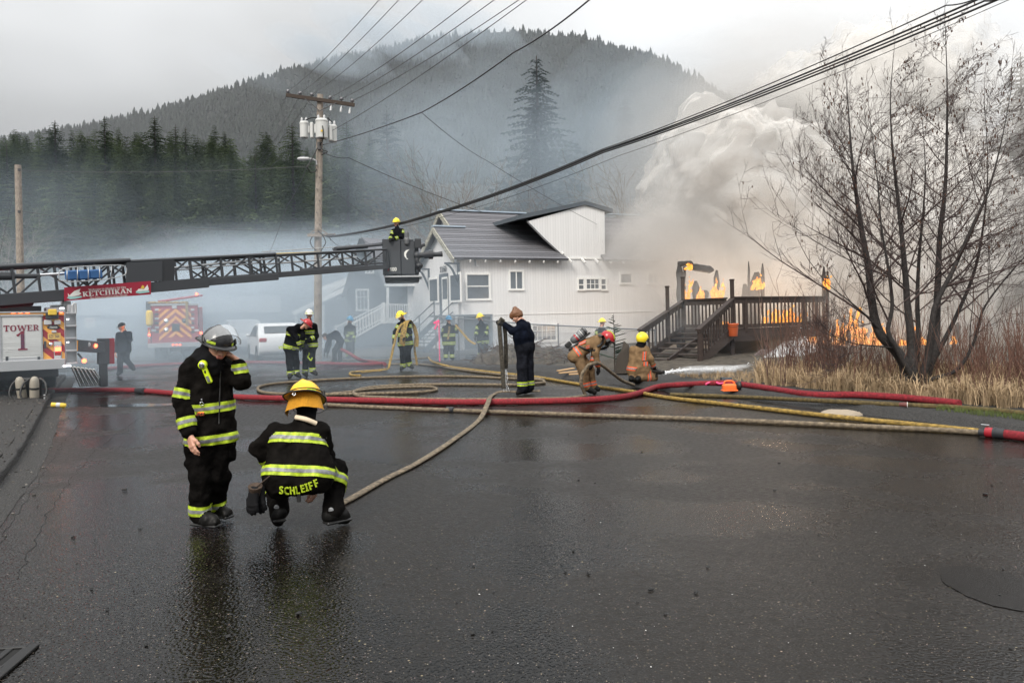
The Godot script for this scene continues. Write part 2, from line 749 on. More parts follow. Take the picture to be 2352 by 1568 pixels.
func add_face(parent: Node3D,x: Transform3D) -> MeshInstance3D:
	var o:=MeshInstance3D.new()
	o.mesh=face_mesh()
	o.name="head"
	o.transform=x
	parent.add_child(o,true)
	for s in [-1.0,1.0]:
		var e:=MB.new()
		e.ball(Vector3(0.032*s,0.011,0.078),Vector3.ONE*0.0125,Basis(),10)
		var eye:=part("eye",e,mt.eye,o)
		var d:=MB.new()
		d.ball(Vector3(0.032*s,0.006,0.0865),Vector3(0.0055,0.0055,0.005),Basis(),8)
		part("iris",d,mt.dark,o)
		var b:=MB.new()
		b.tube(curve(PackedVector3Array([Vector3(0.014*s,0.032,0.088),Vector3(0.032*s,0.037,0.087),Vector3(0.05*s,0.031,0.076)]),0.01),0.004,5)
		b.tube(curve(PackedVector3Array([Vector3(0.02*s,0.013,0.0875),Vector3(0.032*s,0.016,0.09),Vector3(0.045*s,0.011,0.085)]),0.01),0.002,5)
		part("eyebrow",b,mt.hair_dark,o)
	return o
func round_helmet(parent: Node3D,x: Transform3D,shell: Material,rim: Material,band: Material,visor:=0,ridge:=true) -> Node3D:
	var m:=MB.new()
	var hx:=0.118
	var hz:=0.142
	m.grid(40,14,func(a: float,b: float) -> Vector3:
		var th:=PI*0.5*b
		var an:=TAU*a
		var c:=cos(th)
		var p:=Vector3(hx*c*cos(an),0.045+0.128*sin(th),-hz*c*sin(an) - 0.012)
		if ridge:
			p.y+=0.014*exp(-pow(p.x/0.014,2))*sin(th)
			p.y+=0.004*exp(-pow((absf(p.x) - 0.06)/0.01,2))*sin(th)*c
		return p)
	var o:=part("helmet",m,shell,parent,x)
	var r:=MB.new()
	r.grid(40,6,func(a: float,b: float) -> Vector3:
		var an:=TAU*a
		var ca:=cos(an)
		var sa:=-sin(an)
		var back:=clampf(-sa,0,1)
		var front:=clampf(sa,0,1)
		var w:=0.022+0.07*back*back+0.026*front
		var drop:=0.006+0.028*back*back+0.004*front
		var tt:=b*2.0 if b<0.5 else 2.0 - b*2.0
		var under:=0.0 if b<0.5 else -0.007
		return Vector3((hx - 0.004+w*tt)*ca,0.047 - drop*tt+under+0.004*(1.0 - tt),(hz - 0.004+w*tt)*sa - 0.012),true)
	part("brim",r,shell if not rim else rim,o)
	var e:=MB.new()
	var pts:=PackedVector3Array()
	for k in 41:
		var an:=TAU*k/40
		var back:=clampf(-sin(an),0,1)
		var front:=clampf(sin(an),0,1)
		var w:=0.022+0.07*back*back+0.026*front
		pts.append(Vector3((hx - 0.004+w)*cos(an),0.043 - 0.006 - 0.028*back*back - 0.004*front,(hz - 0.004+w)*sin(an) - 0.012))
	e.tube(pts,0.0055,6,false)
	part("brim_edge",e,mt.rubber,o)
	if band:
		for k in 4:
			var bm:=MB.new()
			var a0:=[0.35,2.15,3.6,5.3][k] as float
			bm.grid(8,2,func(a: float,b: float) -> Vector3:
				var an:=a0+0.62*a
				var th:=0.06+0.16*b
				return Vector3((hx*cos(th)+0.003)*cos(an),0.045+0.128*sin(th),(hz*cos(th)+0.003)*sin(an) - 0.012),true)
			part("reflective_patch",bm,band,o)
	if visor>0:
		var vm:=MB.new()
		var up:=1.15 if visor==2 else 0.25
		vm.grid(18,8,func(a: float,b: float) -> Vector3:
			var an:=PI*(0.06+0.88*a)
			var cut:=0.55+0.45*pow(sin(PI*a),0.5)
			var q:=Vector3(0.139*cos(an),-0.125*b*cut,0.165*sin(an))
			q=Basis(Vector3.RIGHT,-up)*q
			return q+Vector3(0,0.07,0.015))
		part("face_shield",vm,mt.shield,o)
		var ed:=MB.new()
		var pe:=PackedVector3Array()
		for k in 19:
			var a:=k/18.0
			var an:=PI*(0.06+0.88*a)
			var cut:=0.55+0.45*pow(sin(PI*a),0.5)
			pe.append(Basis(Vector3.RIGHT,-up)*Vector3(0.139*cos(an),-0.125*cut,0.165*sin(an))+Vector3(0,0.07,0.015))
		ed.tube(pe,0.0022,5)
		part("shield_edge",ed,mt.rubber,o)
		for s in [-1.0,1.0]:
			var kn:=MB.new()
			kn.box(tf(Vector3(0.132*s,0.065,0.02),Vector3(-up*0.6,0,0)),Vector3(0.014,0.05,0.036),0.005)
			part("shield_bracket",kn,mt.rubber,o)
	return o
func shell_helmet(parent: Node3D,x: Transform3D,shell: Material,band: Material) -> Node3D:
	var m:=MB.new()
	m.grid(36,16,func(a: float,b: float) -> Vector3:
		var an:=TAU*a
		var sa:=-sin(an)
		var front:=clampf(sa,0,1)
		var low:=-0.075+0.115*pow(front,0.6)
		var th0:=asin(clampf((low - 0.03)/0.14,-0.8,0.9))
		var th:=lerpf(th0,PI*0.5,b)
		var q:=Vector3(0.128*cos(th)*cos(an),0.03+0.14*sin(th),0.152*cos(th)*sa - 0.01)
		if front>0.3 and b<0.15:
			q.z+=0.022*(front - 0.3)*(1.0 - b/0.15)
		return q)
	var o:=part("helmet",m,shell,parent,x)
	var bm:=MB.new()
	for s in ([-1.0,1.0] if band==mt.lime else [0.0]):
		bm.grid(3,18,func(a: float,b: float) -> Vector3:
			var th:=lerpf(0.5,2.4,b)
			var xx: float=s*0.05+(a - 0.5)*0.03
			var c:=sqrt(maxf(0.0,1.0 - pow(xx/0.128,2)))
			return Vector3(xx,0.03+0.143*sin(th)*c,0.155*cos(th)*c - 0.01),true)
	part("reflective_band",bm,band,o)
	var cv:=MB.new()
	for s in [-1.0,1.0]:
		cv.box(tf(Vector3(0.122*s,-0.005,0.045),Vector3(0.3,0.25*s,0)),Vector3(0.018,0.09,0.07),0.008)
	part("side_cover",cv,mt.rubber,o)
	var ed:=MB.new()
	var pe:=PackedVector3Array()
	for k in 37:
		var an:=TAU*k/36
		var front:=clampf(sin(an),0,1)
		var low:=-0.075+0.115*pow(front,0.6)
		var th:=asin(clampf((low - 0.03)/0.14,-0.8,0.9))
		pe.append(Vector3(0.128*cos(th)*cos(an),0.03+0.14*sin(th),0.152*cos(th)*sin(an) - 0.01+maxf(0,front - 0.3)*0.022))
	ed.tube(pe,0.007,6,false)
	part("helmet_edge",ed,mt.rubber,o)
	return o
# ---------------------------------------------------------------- a whole person
func person(label: String,d: float,foot: Vector2,j: Dictionary,st: Dictionary) -> Dictionary:
	var root:=px(foot.x,foot.y,d)
	var o:=thing("person",label,"person",root,0.0,st.get("group",""))
	var q:={}
	for key in j:
		var a=j[key]
		q[key]=px(a[0],a[1],d - (a[2] if a.size()>2 else 0.0)) - root
	var f:=Field.new()
	f.k=st.get("k",0.045)
	var b: float=st.get("bulk",1.0)
	if st.get("wrinkle",0.0)>0.0:
		f.amp=st.wrinkle
		f.nz=FastNoiseLite.new()
		f.nz.seed=11
		f.nz.frequency=st.get("wfreq",7.0)
		f.nz.fractal_octaves=2
	var up: Vector3=(q.nk - (q.hl+q.hr)*0.5).normalized()
	var mid: Vector3=(q.hl+q.hr)*0.5
	var cl: Vector3=q.sl.lerp(q.sr,0.22)
	var cr: Vector3=q.sl.lerp(q.sr,0.78)
	var hm: float=st.get("hem",0.1)
	var hl2: Vector3=q.hl - up*hm
	var hr2: Vector3=q.hr - up*hm
	f.add(q.sl.lerp(q.sr,0.06),q.sl.lerp(q.sr,0.94),0.082*b,0.082*b,0)
	f.add(q.nk - up*0.02,q.nk - up*0.07,0.075*b,0.1*b,0)
	if q.has("back"):
		f.add(cl,q.back,0.12*b,0.135*b,0)
		f.add(cr,q.back,0.12*b,0.135*b,0)
		f.add(q.back,hl2,0.14*b,0.125*b,0)
		f.add(q.back,hr2,0.14*b,0.125*b,0)
	else:
		f.add(cl - up*0.06,hl2,0.115*b,st.get("hip",0.125)*b,0)
		f.add(cr - up*0.06,hr2,0.115*b,st.get("hip",0.125)*b,0)
		f.add(q.nk - up*0.14,mid - up*hm,0.12*b,0.13*b,0)
	var ar: float=st.get("arm",0.062)*b
	for s in ["l","r"]:
		var id:=1 if s=="l" else 2
		f.add(q["s"+s],q["e"+s],ar*1.22,ar,id)
		var wrist: Vector3=q["w"+s]
		var fd: Vector3=(wrist - q["e"+s]).normalized()
		f.add(q["e"+s],wrist - fd*0.02,ar,ar*0.86,id+10)
	var lr: float=st.get("leg",0.088)*b
	for s in ["l","r"]:
		var id:=3 if s=="l" else 4
		f.add(q["h"+s].lerp(mid,0.25),q["k"+s],lr*1.2,lr*1.0,id)
		var ank: Vector3=q["a"+s]
		f.add(q["k"+s],q["k"+s].lerp(ank,0.93),lr*1.0,lr*st.get("cuff",0.95),id)
		if q.has("t"+s):
			var toe: Vector3=q["t"+s]
			var fd: Vector3=(toe - ank)
			var heel: Vector3=ank - Vector3(fd.x,0,fd.z).normalized()*0.035+Vector3(0,-0.02,0)
			f.add(ank+(q["k"+s] - ank).normalized()*0.05,ank,0.056,0.056,5)
			f.add(heel,toe,0.046,0.05,5)
			f.add(ank,toe.lerp(ank,0.45),0.052,0.052,5)
	f.add(q.nk - up*0.03,q.hd,0.062,0.055,6)
	if st.has("extra"):
		st.extra.call(f,q)
	var s:=f.nets(st.get("cell",0.024))
	var surfaces:=[[[0,1,2,11,12],st.jacket],[[3,4,7],st.pants],[[5],mt.boot],[[6],st.get("neck",mt.hood)]]
	var bo:=part("body",net_mesh(s,surfaces),null,o)
	var look: Vector3=st.get("look",Vector3(0,0,1))
	var hu: Vector3=st.get("head_up",Vector3.UP)
	var hz:=look.normalized()
	var hx:=hu.cross(hz).normalized()
	var hb:=Basis(hx,hz.cross(hx),hz)
	var hx2:=Transform3D(hb.scaled(Vector3.ONE*st.get("head_scale",1.0)),q.hd)
	if st.get("face",true):
		add_face(o,hx2)
	if not st.get("no_hands",false):
		for side in ["l","r"]:
			var dir: Vector3=st.get("hand_"+side,q["w"+side] - q["e"+side])
			var palm: Vector3=st.get("palm_"+side,-hz if side=="l" else -hz)
			var hbasis:=aim(dir,palm)
			if st.get("thumb_"+side,side=="r"):
				hbasis.x=-hbasis.x
			var g:=part("glove" if st.get("gloves",true) else "hand",hand_mesh(st.get("curl",0.45),0.004 if st.get("gloves",true) else 0.0),st.get("glove_mat",mt.glove) if st.get("gloves",true) else mt.skin,o,Transform3D(hbasis,q["w"+side]+dir.normalized()*0.025))
	var edge: Material=st.get("edge",null)
	if edge:
		var lift: float=st.get("lift",0.006)
		for t in st.get("torso_bands",[]):
			stripe("torso_stripe",s,[0],mid,up,t,st.get("band",0.075),lift,edge,mt.silver,o)
		for t in st.get("arm_bands",[0.7]):
			for side in ["l","r"]:
				var w: Vector3=q["w"+side]
				var e: Vector3=q["e"+side]
				stripe("sleeve_stripe",s,[11 if side=="l" else 12],e,(w - e).normalized(),w.distance_to(e)*t,st.get("band",0.075),lift,edge,mt.silver,o)
		for t in st.get("upper_bands",[]):
			for side in st.get("upper_sides",["l","r"]):
				var w: Vector3=q["e"+side]
				var e: Vector3=q["s"+side]
				stripe("sleeve_stripe",s,[1 if side=="l" else 2],e,(w - e).normalized(),w.distance_to(e)*t,st.get("band",0.075),lift,edge,mt.silver,o)
		for t in st.get("leg_bands",[0.75]):
			for side in ["l","r"]:
				var w: Vector3=q["a"+side]
				var e: Vector3=q["k"+side]
				stripe("leg_stripe",s,[3 if side=="l" else 4],e,(w - e).normalized(),w.distance_to(e)*t,st.get("band",0.075),lift,edge,mt.silver,o)
	if st.get("ground",0.0)>-0.5:
		var low:=1e3
		for vv: Vector3 in s.v:
			low=minf(low,vv.y)
		o.position.y=st.get("ground",0.0) - low+0.004
	return {"o": o,"f": f,"q": q,"s": s,"head": hx2,"root": root,"up": up,"mid": mid}
# ---------------------------------------------------------------- people
func people_materials() -> void:
	var weave:=noise_tex("weave",256,0.06,5,0.7,1.0)
	var folds:=noise_tex("folds",256,0.018,9,0,1,5.0)
	var grime:=noise_tex("grime",256,0.02,21,0.5,1.0)
	mottle(mat("jacket_black",0.0105,0.009,0.008,0.82),Vector3.ONE*2.2,noise_tex("worn",256,0.012,33,0.5,1.0),folds,1.0)
	mottle(mat("jacket_navy",0.0075,0.008,0.0105,0.85),Vector3.ONE*2.2,tex.worn,folds,0.9)
	mottle(mat("pants_black",0.008,0.007,0.0065,0.85),Vector3.ONE*2.4,tex.worn,folds,1.0)
	mottle(mat("navy_shirt",0.009,0.0125,0.024,0.9),Vector3.ONE*2.0,tex.worn,folds,0.5)
	mottle(mat("navy_pants",0.02,0.022,0.03,0.9),Vector3.ONE*2.0,tex.worn,folds,0.5)
	mottle(mat("tan_coat",0.27,0.175,0.095,0.88),Vector3.ONE*2.2,noise_tex("grime_soft",256,0.012,22,0.68,1.0),folds,0.6)
	mottle(mat("tan_pants",0.23,0.15,0.085,0.88),Vector3.ONE*2.2,tex.grime_soft,folds,0.6)
	mottle(mat("lime",0.62,0.82,0.03,0.6),Vector3.ONE*3.0,noise_tex("trim_dirt",256,0.025,55,0.55,1.0))
	mottle(mat("silver",0.34,0.35,0.36,0.5,0.2),Vector3.ONE*3.0,tex.trim_dirt)
	mottle(mat("orange_band",0.9,0.13,0.035,0.6),Vector3.ONE*5.0,weave)
	for n in ["jacket_black","jacket_navy","pants_black","navy_shirt","navy_pants","tan_coat","tan_pants","hood"]:
		mat(n,0.009,0.009,0.01,0.95).metallic_specular=0.15
	mat("boot",0.007,0.0068,0.0065,0.5).metallic_specular=0.3
	mat("hood",0.009,0.009,0.01,0.95)
	mat("glove",0.009,0.009,0.01,0.75).metallic_specular=0.25
	mat("skin",0.5,0.27,0.19,0.5).subsurf_scatter_enabled=true
	mt.skin.subsurf_scatter_strength=0.08
	mat("lips",0.36,0.13,0.1,0.45)
	mat("eye",0.7,0.67,0.62,0.15)
	mat("dark",0.01,0.008,0.007,0.2)
	mat("hair_dark",0.02,0.012,0.008,0.6)
	mottle(mat("hair_auburn",0.2,0.085,0.035,0.5),Vector3(30,6,30),weave)
	mat("rubber",0.012,0.012,0.012,0.5)
	mottle(mat("helmet_black",0.012,0.012,0.013,0.16),Vector3.ONE*3,null,noise_tex("drops",256,0.09,3,0,1,3.0),0.35)
	mat("helmet_yellow",0.86,0.5,0.015,0.28)
	mat("helmet_lemon",0.85,0.66,0.03,0.3)
	mat("helmet_white",0.55,0.55,0.5,0.35)
	mat("helmet_blue",0.08,0.25,0.42,0.35)
	mat("helmet_red",0.36,0.02,0.025,0.25)
	mottle(mat("flap_mustard",0.62,0.28,0.012,0.95),Vector3.ONE*5,weave)
	mat("cream_cloth",0.66,0.55,0.4,0.9)
	mat("orange_plastic",0.85,0.16,0.03,0.4)
	mat("lime_plastic",0.62,0.8,0.02,0.35)
	mat("chrome",0.7,0.71,0.72,0.18,1.0)
	mat("tank_grey",0.09,0.095,0.1,0.5)
	mat("white_paint",0.75,0.75,0.73,0.45)
	glass("shield",0.85,0.88,0.9,0.16,0.08)
	mottle(mat("leather_worn",0.09,0.055,0.035,0.75),Vector3.ONE*8,grime)
func stick(p: Dictionary,x: float,y: float) -> Transform3D:
	var o: Vector3=Vector3(0,EYE,0) - p.root
	var dir:=(px(x,y,1.0) - Vector3(0,EYE,0)).normalized()
	var h: Vector3=p.f.trace(o,dir,maxf(0.0,o.length() - 2.0))
	var n: Vector3=p.f.normal(h)
	var xx:=Vector3.UP.cross(n).normalized()
	return Transform3D(Basis(xx,n.cross(xx),n),h)
func boot_details(p: Dictionary) -> void:
	for s in ["l","r"]:
		var a: Vector3=p.q["a"+s]
		var t: Vector3=p.q["t"+s]
		var fwd:=(t - a)
		fwd.y=0
		fwd=fwd.normalized()
		var b:=MB.new()
		b.bar(a - fwd*0.07+Vector3(0,-0.068,0),Vector3(t.x,a.y - 0.068,t.z)+fwd*0.045,0.1,0.024,Vector3.UP,0.01)
		part("boot_sole",b,mt.rubber,p.o)
func firefighters() -> void:
	var jet:={"jacket": mt.jacket_black,"pants": mt.pants_black,"edge": mt.lime}
	var st:=jet.duplicate()
	st.merge({"cell": 0.0125,"k": 0.032,"wrinkle": 0.02,"wfreq": 8.5,"look": Vector3(0.66,-0.3,0.7),"head_up": Vector3(0.3,0.93,0.14),"gloves": false,"curl": 0.32,
		"torso_bands":[0.20,-0.055],"arm_bands":[0.68],"upper_bands":[0.8],"upper_sides":["l"],"leg_bands":[0.84],"band": 0.078,"hem": 0.04,"hip": 0.118,"arm": 0.067,"leg": 0.084,"cuff": 0.95,
		"hand_r": Vector3(-0.8,0.62,0.1),"palm_r": Vector3(-0.5,-0.4,0.5),"palm_l": Vector3(0.5,0,-0.6),"thumb_l": true,
		"extra": func(f: Field,q: Dictionary):
			f.add(q.hd+Vector3(-0.03,0.02,-0.02),q.hd+Vector3(-0.035,-0.05,-0.02),0.093,0.088,6)
			f.add(q.nk+Vector3(-0.02,-0.01,0.02),q.nk+Vector3(0.06,0.0,0.05),0.095,0.085,6)
			f.add(q.nk+Vector3(0.03,-0.05,0.06),q.nk+Vector3(0.07,-0.07,0.06),0.075,0.07,6)
			f.add(q.hl+Vector3(-0.05,-0.12,0.03),q.hl+Vector3(-0.045,-0.24,0.03),0.055,0.06,3)
			f.add(q.hr+Vector3(0.05,-0.1,-0.03),q.hr+Vector3(0.045,-0.2,-0.03),0.05,0.055,4)})
	var p:=person("firefighter in black gear with raised clear visor, standing with hand to brow",6.17,Vector2(470,1205),
		{"sl":[437,842,0.09],"sr":[508,836,-0.1],"el":[417,916,0.14],"wl":[434,992,0.2],"er":[556,872,-0.02],"wr":[550,829,-0.02],"nk":[473,818,0],"hd":[498,796,0.04],
		"hl":[457,988,0.04],"hr":[510,986,-0.05],"kl":[461,1090,0.06],"kr":[501,1088,-0.04],"al":[458,1180,0.04],"ar":[495,1160,-0.16],"tl":[492,1194,0.1],"tr":[519,1175,-0.1]},st)
	boot_details(p)
	round_helmet(p.o,p.head*tf(Vector3(0,0.0,-0.012)),mt.helmet_black,null,mt.lime,2)
	var fl:=stick(p,467,832)
	var lm:=MB.new()
	lm.lathe(PackedVector2Array([Vector2(0.0,0),Vector2(0.032,0),Vector2(0.034,0.02),Vector2(0.03,0.045),Vector2(0.0,0.045)]),18,fl*tf(Vector3(0,0,0.0),Vector3(PI/2,0,0)))
	var torch:=part("flashlight_head",lm,mt.lime_plastic,p.o)
	var lens:=MB.new()
	lens.ball(fl*Vector3(0,0,0.046),Vector3(0.024,0.024,0.008),fl.basis,12)
	part("flashlight_lens",lens,mt.chrome,torch)
	var bodym:=MB.new()
	bodym.box(fl*tf(Vector3(0.026,-0.085,0.022),Vector3(0,0,0.3)),Vector3(0.04,0.14,0.03),0.008)
	var fb:=part("flashlight_body",bodym,mt.lime_plastic,p.o)
	var fs:=MB.new()
	fs.box(fl*tf(Vector3(0.036,-0.115,0.038),Vector3(0,0,0.3)),Vector3(0.022,0.05,0.004))
	part("flashlight_label",fs,mt.silver,fb)
	var ft:=MB.new()
	ft.ball(fl*Vector3(0.018,-0.055,0.038),Vector3(0.008,0.014,0.005),fl.basis,8)
	part("flashlight_switch",ft,mt.rubber,fb)
	var tg:=stick(p,459,947)
	var tm:=MB.new()
	tm.box(tg*tf(Vector3(0,0,0.006)),Vector3(0.072,0.03,0.012),0.006)
	var tag_:=part("orange_tag",tm,mt.orange_plastic,p.o)
	text("tag_lettering","viper",0.026,mt.dark,tag_,tg*tf(Vector3(0,0,0.0135)),"Droid Sans",true)
	var rg:=stick(p,462,921)
	var rm:=MB.new()
	var pts:=PackedVector3Array()
	for k in 15:
		pts.append(rg*Vector3(0.014*cos(TAU*k/14),-0.008+0.014*sin(TAU*k/14),0.012))
	rm.tube(pts,0.003,6,false)
	rm.box(rg*tf(Vector3(0,0.018,0.01)),Vector3(0.012,0.026,0.006),0.002)
	part("snap_ring",rm,mt.chrome,p.o)
	var zp:=MB.new()
	var zs:=PackedVector3Array()
	for y in range(850,975,10):
		var z0:=stick(p,505.0 - (y - 850)*0.03,y)
		zs.append(z0.origin+z0.basis.z*0.004)
	zp.tube(zs,0.006,5)
	part("jacket_closure",zp,mt.rubber,p.o)
	for fl2 in [[449,1003,488,1003],[448,990,470,990]]:
		var fm:=MB.new()
		var fp:=PackedVector3Array()
		for k in 7:
			var q:=stick(p,lerpf(fl2[0],fl2[2],k/6.0),fl2[1]+18)
			fp.append(q.origin)
		fm.tube(fp,0.009,5)
		part("pocket_flap",fm,mt.pants_black,p.o)
	st=jet.duplicate()
	st.merge({"k": 0.032,"cell": 0.0125,"wrinkle": 0.018,"wfreq": 8.0,"look": Vector3(0.15,-0.5,-1),"head_up": Vector3(-0.12,0.9,-0.35),"face": false,"gloves": false,"no_hands": true,"jacket": mt.jacket_navy,"pants": mt.pants_black,
		"torso_bands":[0.235,-0.02],"arm_bands":[0.72],"leg_bands":[0.33],"band": 0.078,"hem": 0.06,"hip": 0.14,"arm": 0.07,"leg": 0.09,"cuff": 0.85,
		"extra": func(f: Field,q: Dictionary):
			f.add(q.hd+Vector3(0,-0.02,0),q.hd+Vector3(0,-0.09,0.0),0.085,0.08,6)
			f.add(q.sl+Vector3(0.06,-0.1,0.03),q.sr+Vector3(-0.06,-0.12,0.03),0.1,0.1,0)
			f.add(q.hl+Vector3(0.02,0.0,-0.02),q.hr+Vector3(-0.02,0.02,-0.02),0.142,0.138,0)
			f.add(q.hl+Vector3(0.02,-0.02,-0.06),q.hr+Vector3(0.0,0.0,-0.06),0.12,0.12,7)
			f.add(q.kr+Vector3(-0.02,0.01,0.05),q.kr+Vector3(0.01,-0.04,0.1),0.11,0.1,4)})
	p=person("crouching firefighter seen from behind in yellow helmet and black gear with name on tail",5.95,Vector2(690,1218),
		{"sl":[634,1000,-0.05],"sr":[735,998,-0.08],"el":[594,1034,-0.06],"wl":[626,1074,-0.12],"er":[746,1050,-0.2],"wr":[727,1118,-0.3],"nk":[700,972,-0.08],"hd":[703,933,-0.16],
		"hl":[646,1088,0.06],"hr":[726,1080,0.04],"kl":[636,1118,-0.36],"kr":[772,1088,-0.3],"al":[640,1176,-0.04],"ar":[764,1182,-0.05],"tl":[639,1198,-0.1],"tr":[792,1192,-0.12]},st)
	boot_details(p)
	round_helmet(p.o,p.head*tf(Vector3(0,0.01,0),Vector3.ZERO,Vector3.ONE*1.06),mt.helmet_yellow,mt.helmet_yellow,mt.lime,1)
	var strap:=MB.new()
	var sp:=PackedVector3Array()
	for k in 41:
		var an:=TAU*k/40
		sp.append(p.head*(Vector3(0.1215*cos(an),0.085+0.01*sin(an),0.142*sin(an) - 0.012)*1.06))
	strap.tube(sp,0.0045,6,false)
	part("helmet_strap",strap,mt.rubber,p.o)
	var fm2:=MB.new()
	fm2.grid(24,6,func(a: float,b: float) -> Vector3:
		var an:=PI*(0.98+1.04*a)
		var r:=0.122+0.03*b+0.007*sin(a*19.0)*b
		return p.head*Vector3(r*cos(an),0.045 - 0.125*b - 0.012*sin(a*3.0)*b,r*1.12*sin(an) - 0.02),true)
	part("neck_flap",fm2,mt.flap_mustard,p.o)
	var cc:=MB.new()
	cc.tube(curve(PackedVector3Array([p.q.nk+Vector3(-0.05,0.045,0.07),p.q.nk+Vector3(0.03,0.03,0.09),p.q.nk+Vector3(0.1,-0.01,0.05)]),0.02),0.02,8)
	part("hood_edge",cc,mt.cream_cloth,p.o)
	var rg2:=MB.new()
	pts=PackedVector3Array()
	for k in 15:
		pts.append(p.head*Vector3(0.011*cos(TAU*k/14),0.0+0.011*sin(TAU*k/14),-0.245))
	rg2.tube(pts,0.0025,6,false)
	part("helmet_ring",rg2,mt.chrome,p.o)
	var word:="SCHLEIFF"
	var at:=[[651,1128],[663,1129.5],[676,1129],[687.5,1128],[699.5,1124.5],[709,1121.5],[718,1118],[730,1112]]
	var tilt:=[-0.12,-0.02,0.02,0.1,0.16,0.2,0.26,0.32]
	for k in 8:
		var q:=stick(p,at[k][0],at[k][1])
		text("tail_letter",word[k],0.058,mt.lime,p.o,Transform3D(Basis(Vector3.UP,-0.38)*Basis(Vector3.RIGHT,0.12)*Basis(Vector3.BACK,tilt[k]),q.origin+Vector3(-0.008,0.0,0.028)),"Droid Sans",true)
	var hb:=stick(p,634,1095)
	var hung:=MB.new()
	hung.tube(PackedVector3Array([hb.origin+Vector3(-0.04,0.0,0.03),hb.origin+Vector3(-0.14,-0.08,0.03)]),0.005,5)
	var strap2:=part("glove_strap",hung,mt.leather_worn,p.o)
	var gm:=MB.new()
	gm.lathe(PackedVector2Array([Vector2(0.03,-0.05),Vector2(0.046,0.0),Vector2(0.054,0.03),Vector2(0.05,0.032),Vector2(0.02,0.02),Vector2(0.0,0.01)]),16,tf(hb.origin+Vector3(-0.15,-0.1,0.03),Vector3(0.3,0,-0.1)))
	part("glove_cuff",gm,mt.leather_worn,strap2)
	for k in 2:
		part("hanging_glove",hand_mesh(0.28,0.006),mt.glove,p.o,Transform3D(aim(Vector3(-0.12+0.12*k,-1,0.05),Vector3(0.3,0,-1)).scaled(Vector3.ONE*1.0),hb.origin+Vector3(-0.16+0.03*k,-0.13,0.04 - 0.05*k)))
	part("hand",hand_mesh(0.8,0.0),mt.skin,p.o,Transform3D(aim(Vector3(-0.1,-1,0.2),Vector3(-1,0,0)),p.q.wr+Vector3(0,0.0,0.04)))
	for side in ["l","r"]:
		var hk:=MB.new()
		var an: Vector3=p.q["a"+side]
		hk.ball(an+Vector3(0,0.035,0.056),Vector3(0.022,0.024,0.008),Basis(),10)
		part("boot_badge",hk,mt.silver,p.o)
	var cord:=MB.new()
	cord.tube(curve(PackedVector3Array([p.q.sr+Vector3(-0.02,0.06,0.06),p.q.sr+Vector3(0.03,0.05,0.05),p.q.sr+Vector3(0.06,-0.04,0.05)]),0.02),0.006,5)
	part("neck_cord",cord,mt.rubber,p.o)
	var tab:=MB.new()
	tab.box(tf(px(686,1148,5.8) - p.root),Vector3(0.03,0.06,0.012),0.004)
	part("tail_tab",tab,mt.rubber,p.o)
	st={"jacket": mt.jacket_navy,"pants": mt.jacket_navy,"edge": mt.lime,"cell": 0.024,"k": 0.05,"band": 0.1,"lift": 0.009,"torso_bands":[0.36,0.0],"leg_bands":[0.85],"arm_bands":[0.7],"hem": 0.02,"look": Vector3(0.7,-0.7,-0.2),"head_up": Vector3(0.6,0.7,0),"bulk": 1.0,"group": ""}
	p=person("firefighter in dark gear leaning over, back turned, beside the white helmeted chief",21.2,Vector2(672,868),
		{"sl":[664,757,0.1],"sr":[689,752,-0.1],"el":[681,775,0.2],"wl":[688,793,0.15],"er":[697,772,0],"wr":[692,790,-0.05],"nk":[685,748,0],"hd":[704,746,0],"hl":[660,797,0.08],"hr":[678,798,-0.08],
		"kl":[664,832,0.1],"kr":[680,832,-0.05],"al":[666,860,0.06],"ar":[681,858,-0.06],"tl":[664,867,0.2],"tr":[688,865,0.1]},st)
	round_helmet(p.o,p.head,mt.helmet_red,null,null,0,false)
	var nm:=stick(p,655,798)
	text("jacket_lettering","VELBISS",0.075,mt.lime,p.o,Transform3D(nm.basis,nm.origin+nm.basis.z*0.012),"Droid Sans",true)
	st.look=Vector3(0.35,-0.1,0.9)
	st.head_up=Vector3.UP
	p=person("chief in white helmet standing in dark gear with lime stripes",21.6,Vector2(712,866),
		{"sl":[698,748,0],"sr":[722,750,0],"el":[696,772,0.1],"wl":[702,790,0.25],"er":[727,773,0.05],"wr":[712,780,0.2],"nk":[709,738,0],"hd":[710,725,0.03],"hl":[700,793,0],"hr":[720,793,0],
		"kl":[702,828,0.04],"kr":[716,827,0.03],"al":[700,857,0],"ar":[718,853,0],"tl":[704,864,0.12],"tr":[726,860,0.1]},st)
	round_helmet(p.o,p.head,mt.helmet_white,null,mt.lime)
	var zz:=MB.new()
	for seg in [[706,821,714,829],[706,821,711,813],[714,829,717,822],[711,813,709,811]]:
		var q0:=stick(p,seg[0],seg[1])
		var q1:=stick(p,seg[2],seg[3])
		zz.bar(q0.origin+q0.basis.z*0.012,q1.origin+q1.basis.z*0.012,0.035,0.01,q0.basis.z)
	part("yellow_tool",zz,mt.lime,p.o)
	st={"jacket": mt.navy_shirt,"pants": mt.navy_shirt,"cell": 0.024,"look": Vector3(-0.75,-0.25,0.6),"gloves": false,"hem": 0.05,"bulk": 0.95,"hand_r": Vector3(-0.2,1,0),"neck": mt.skin}
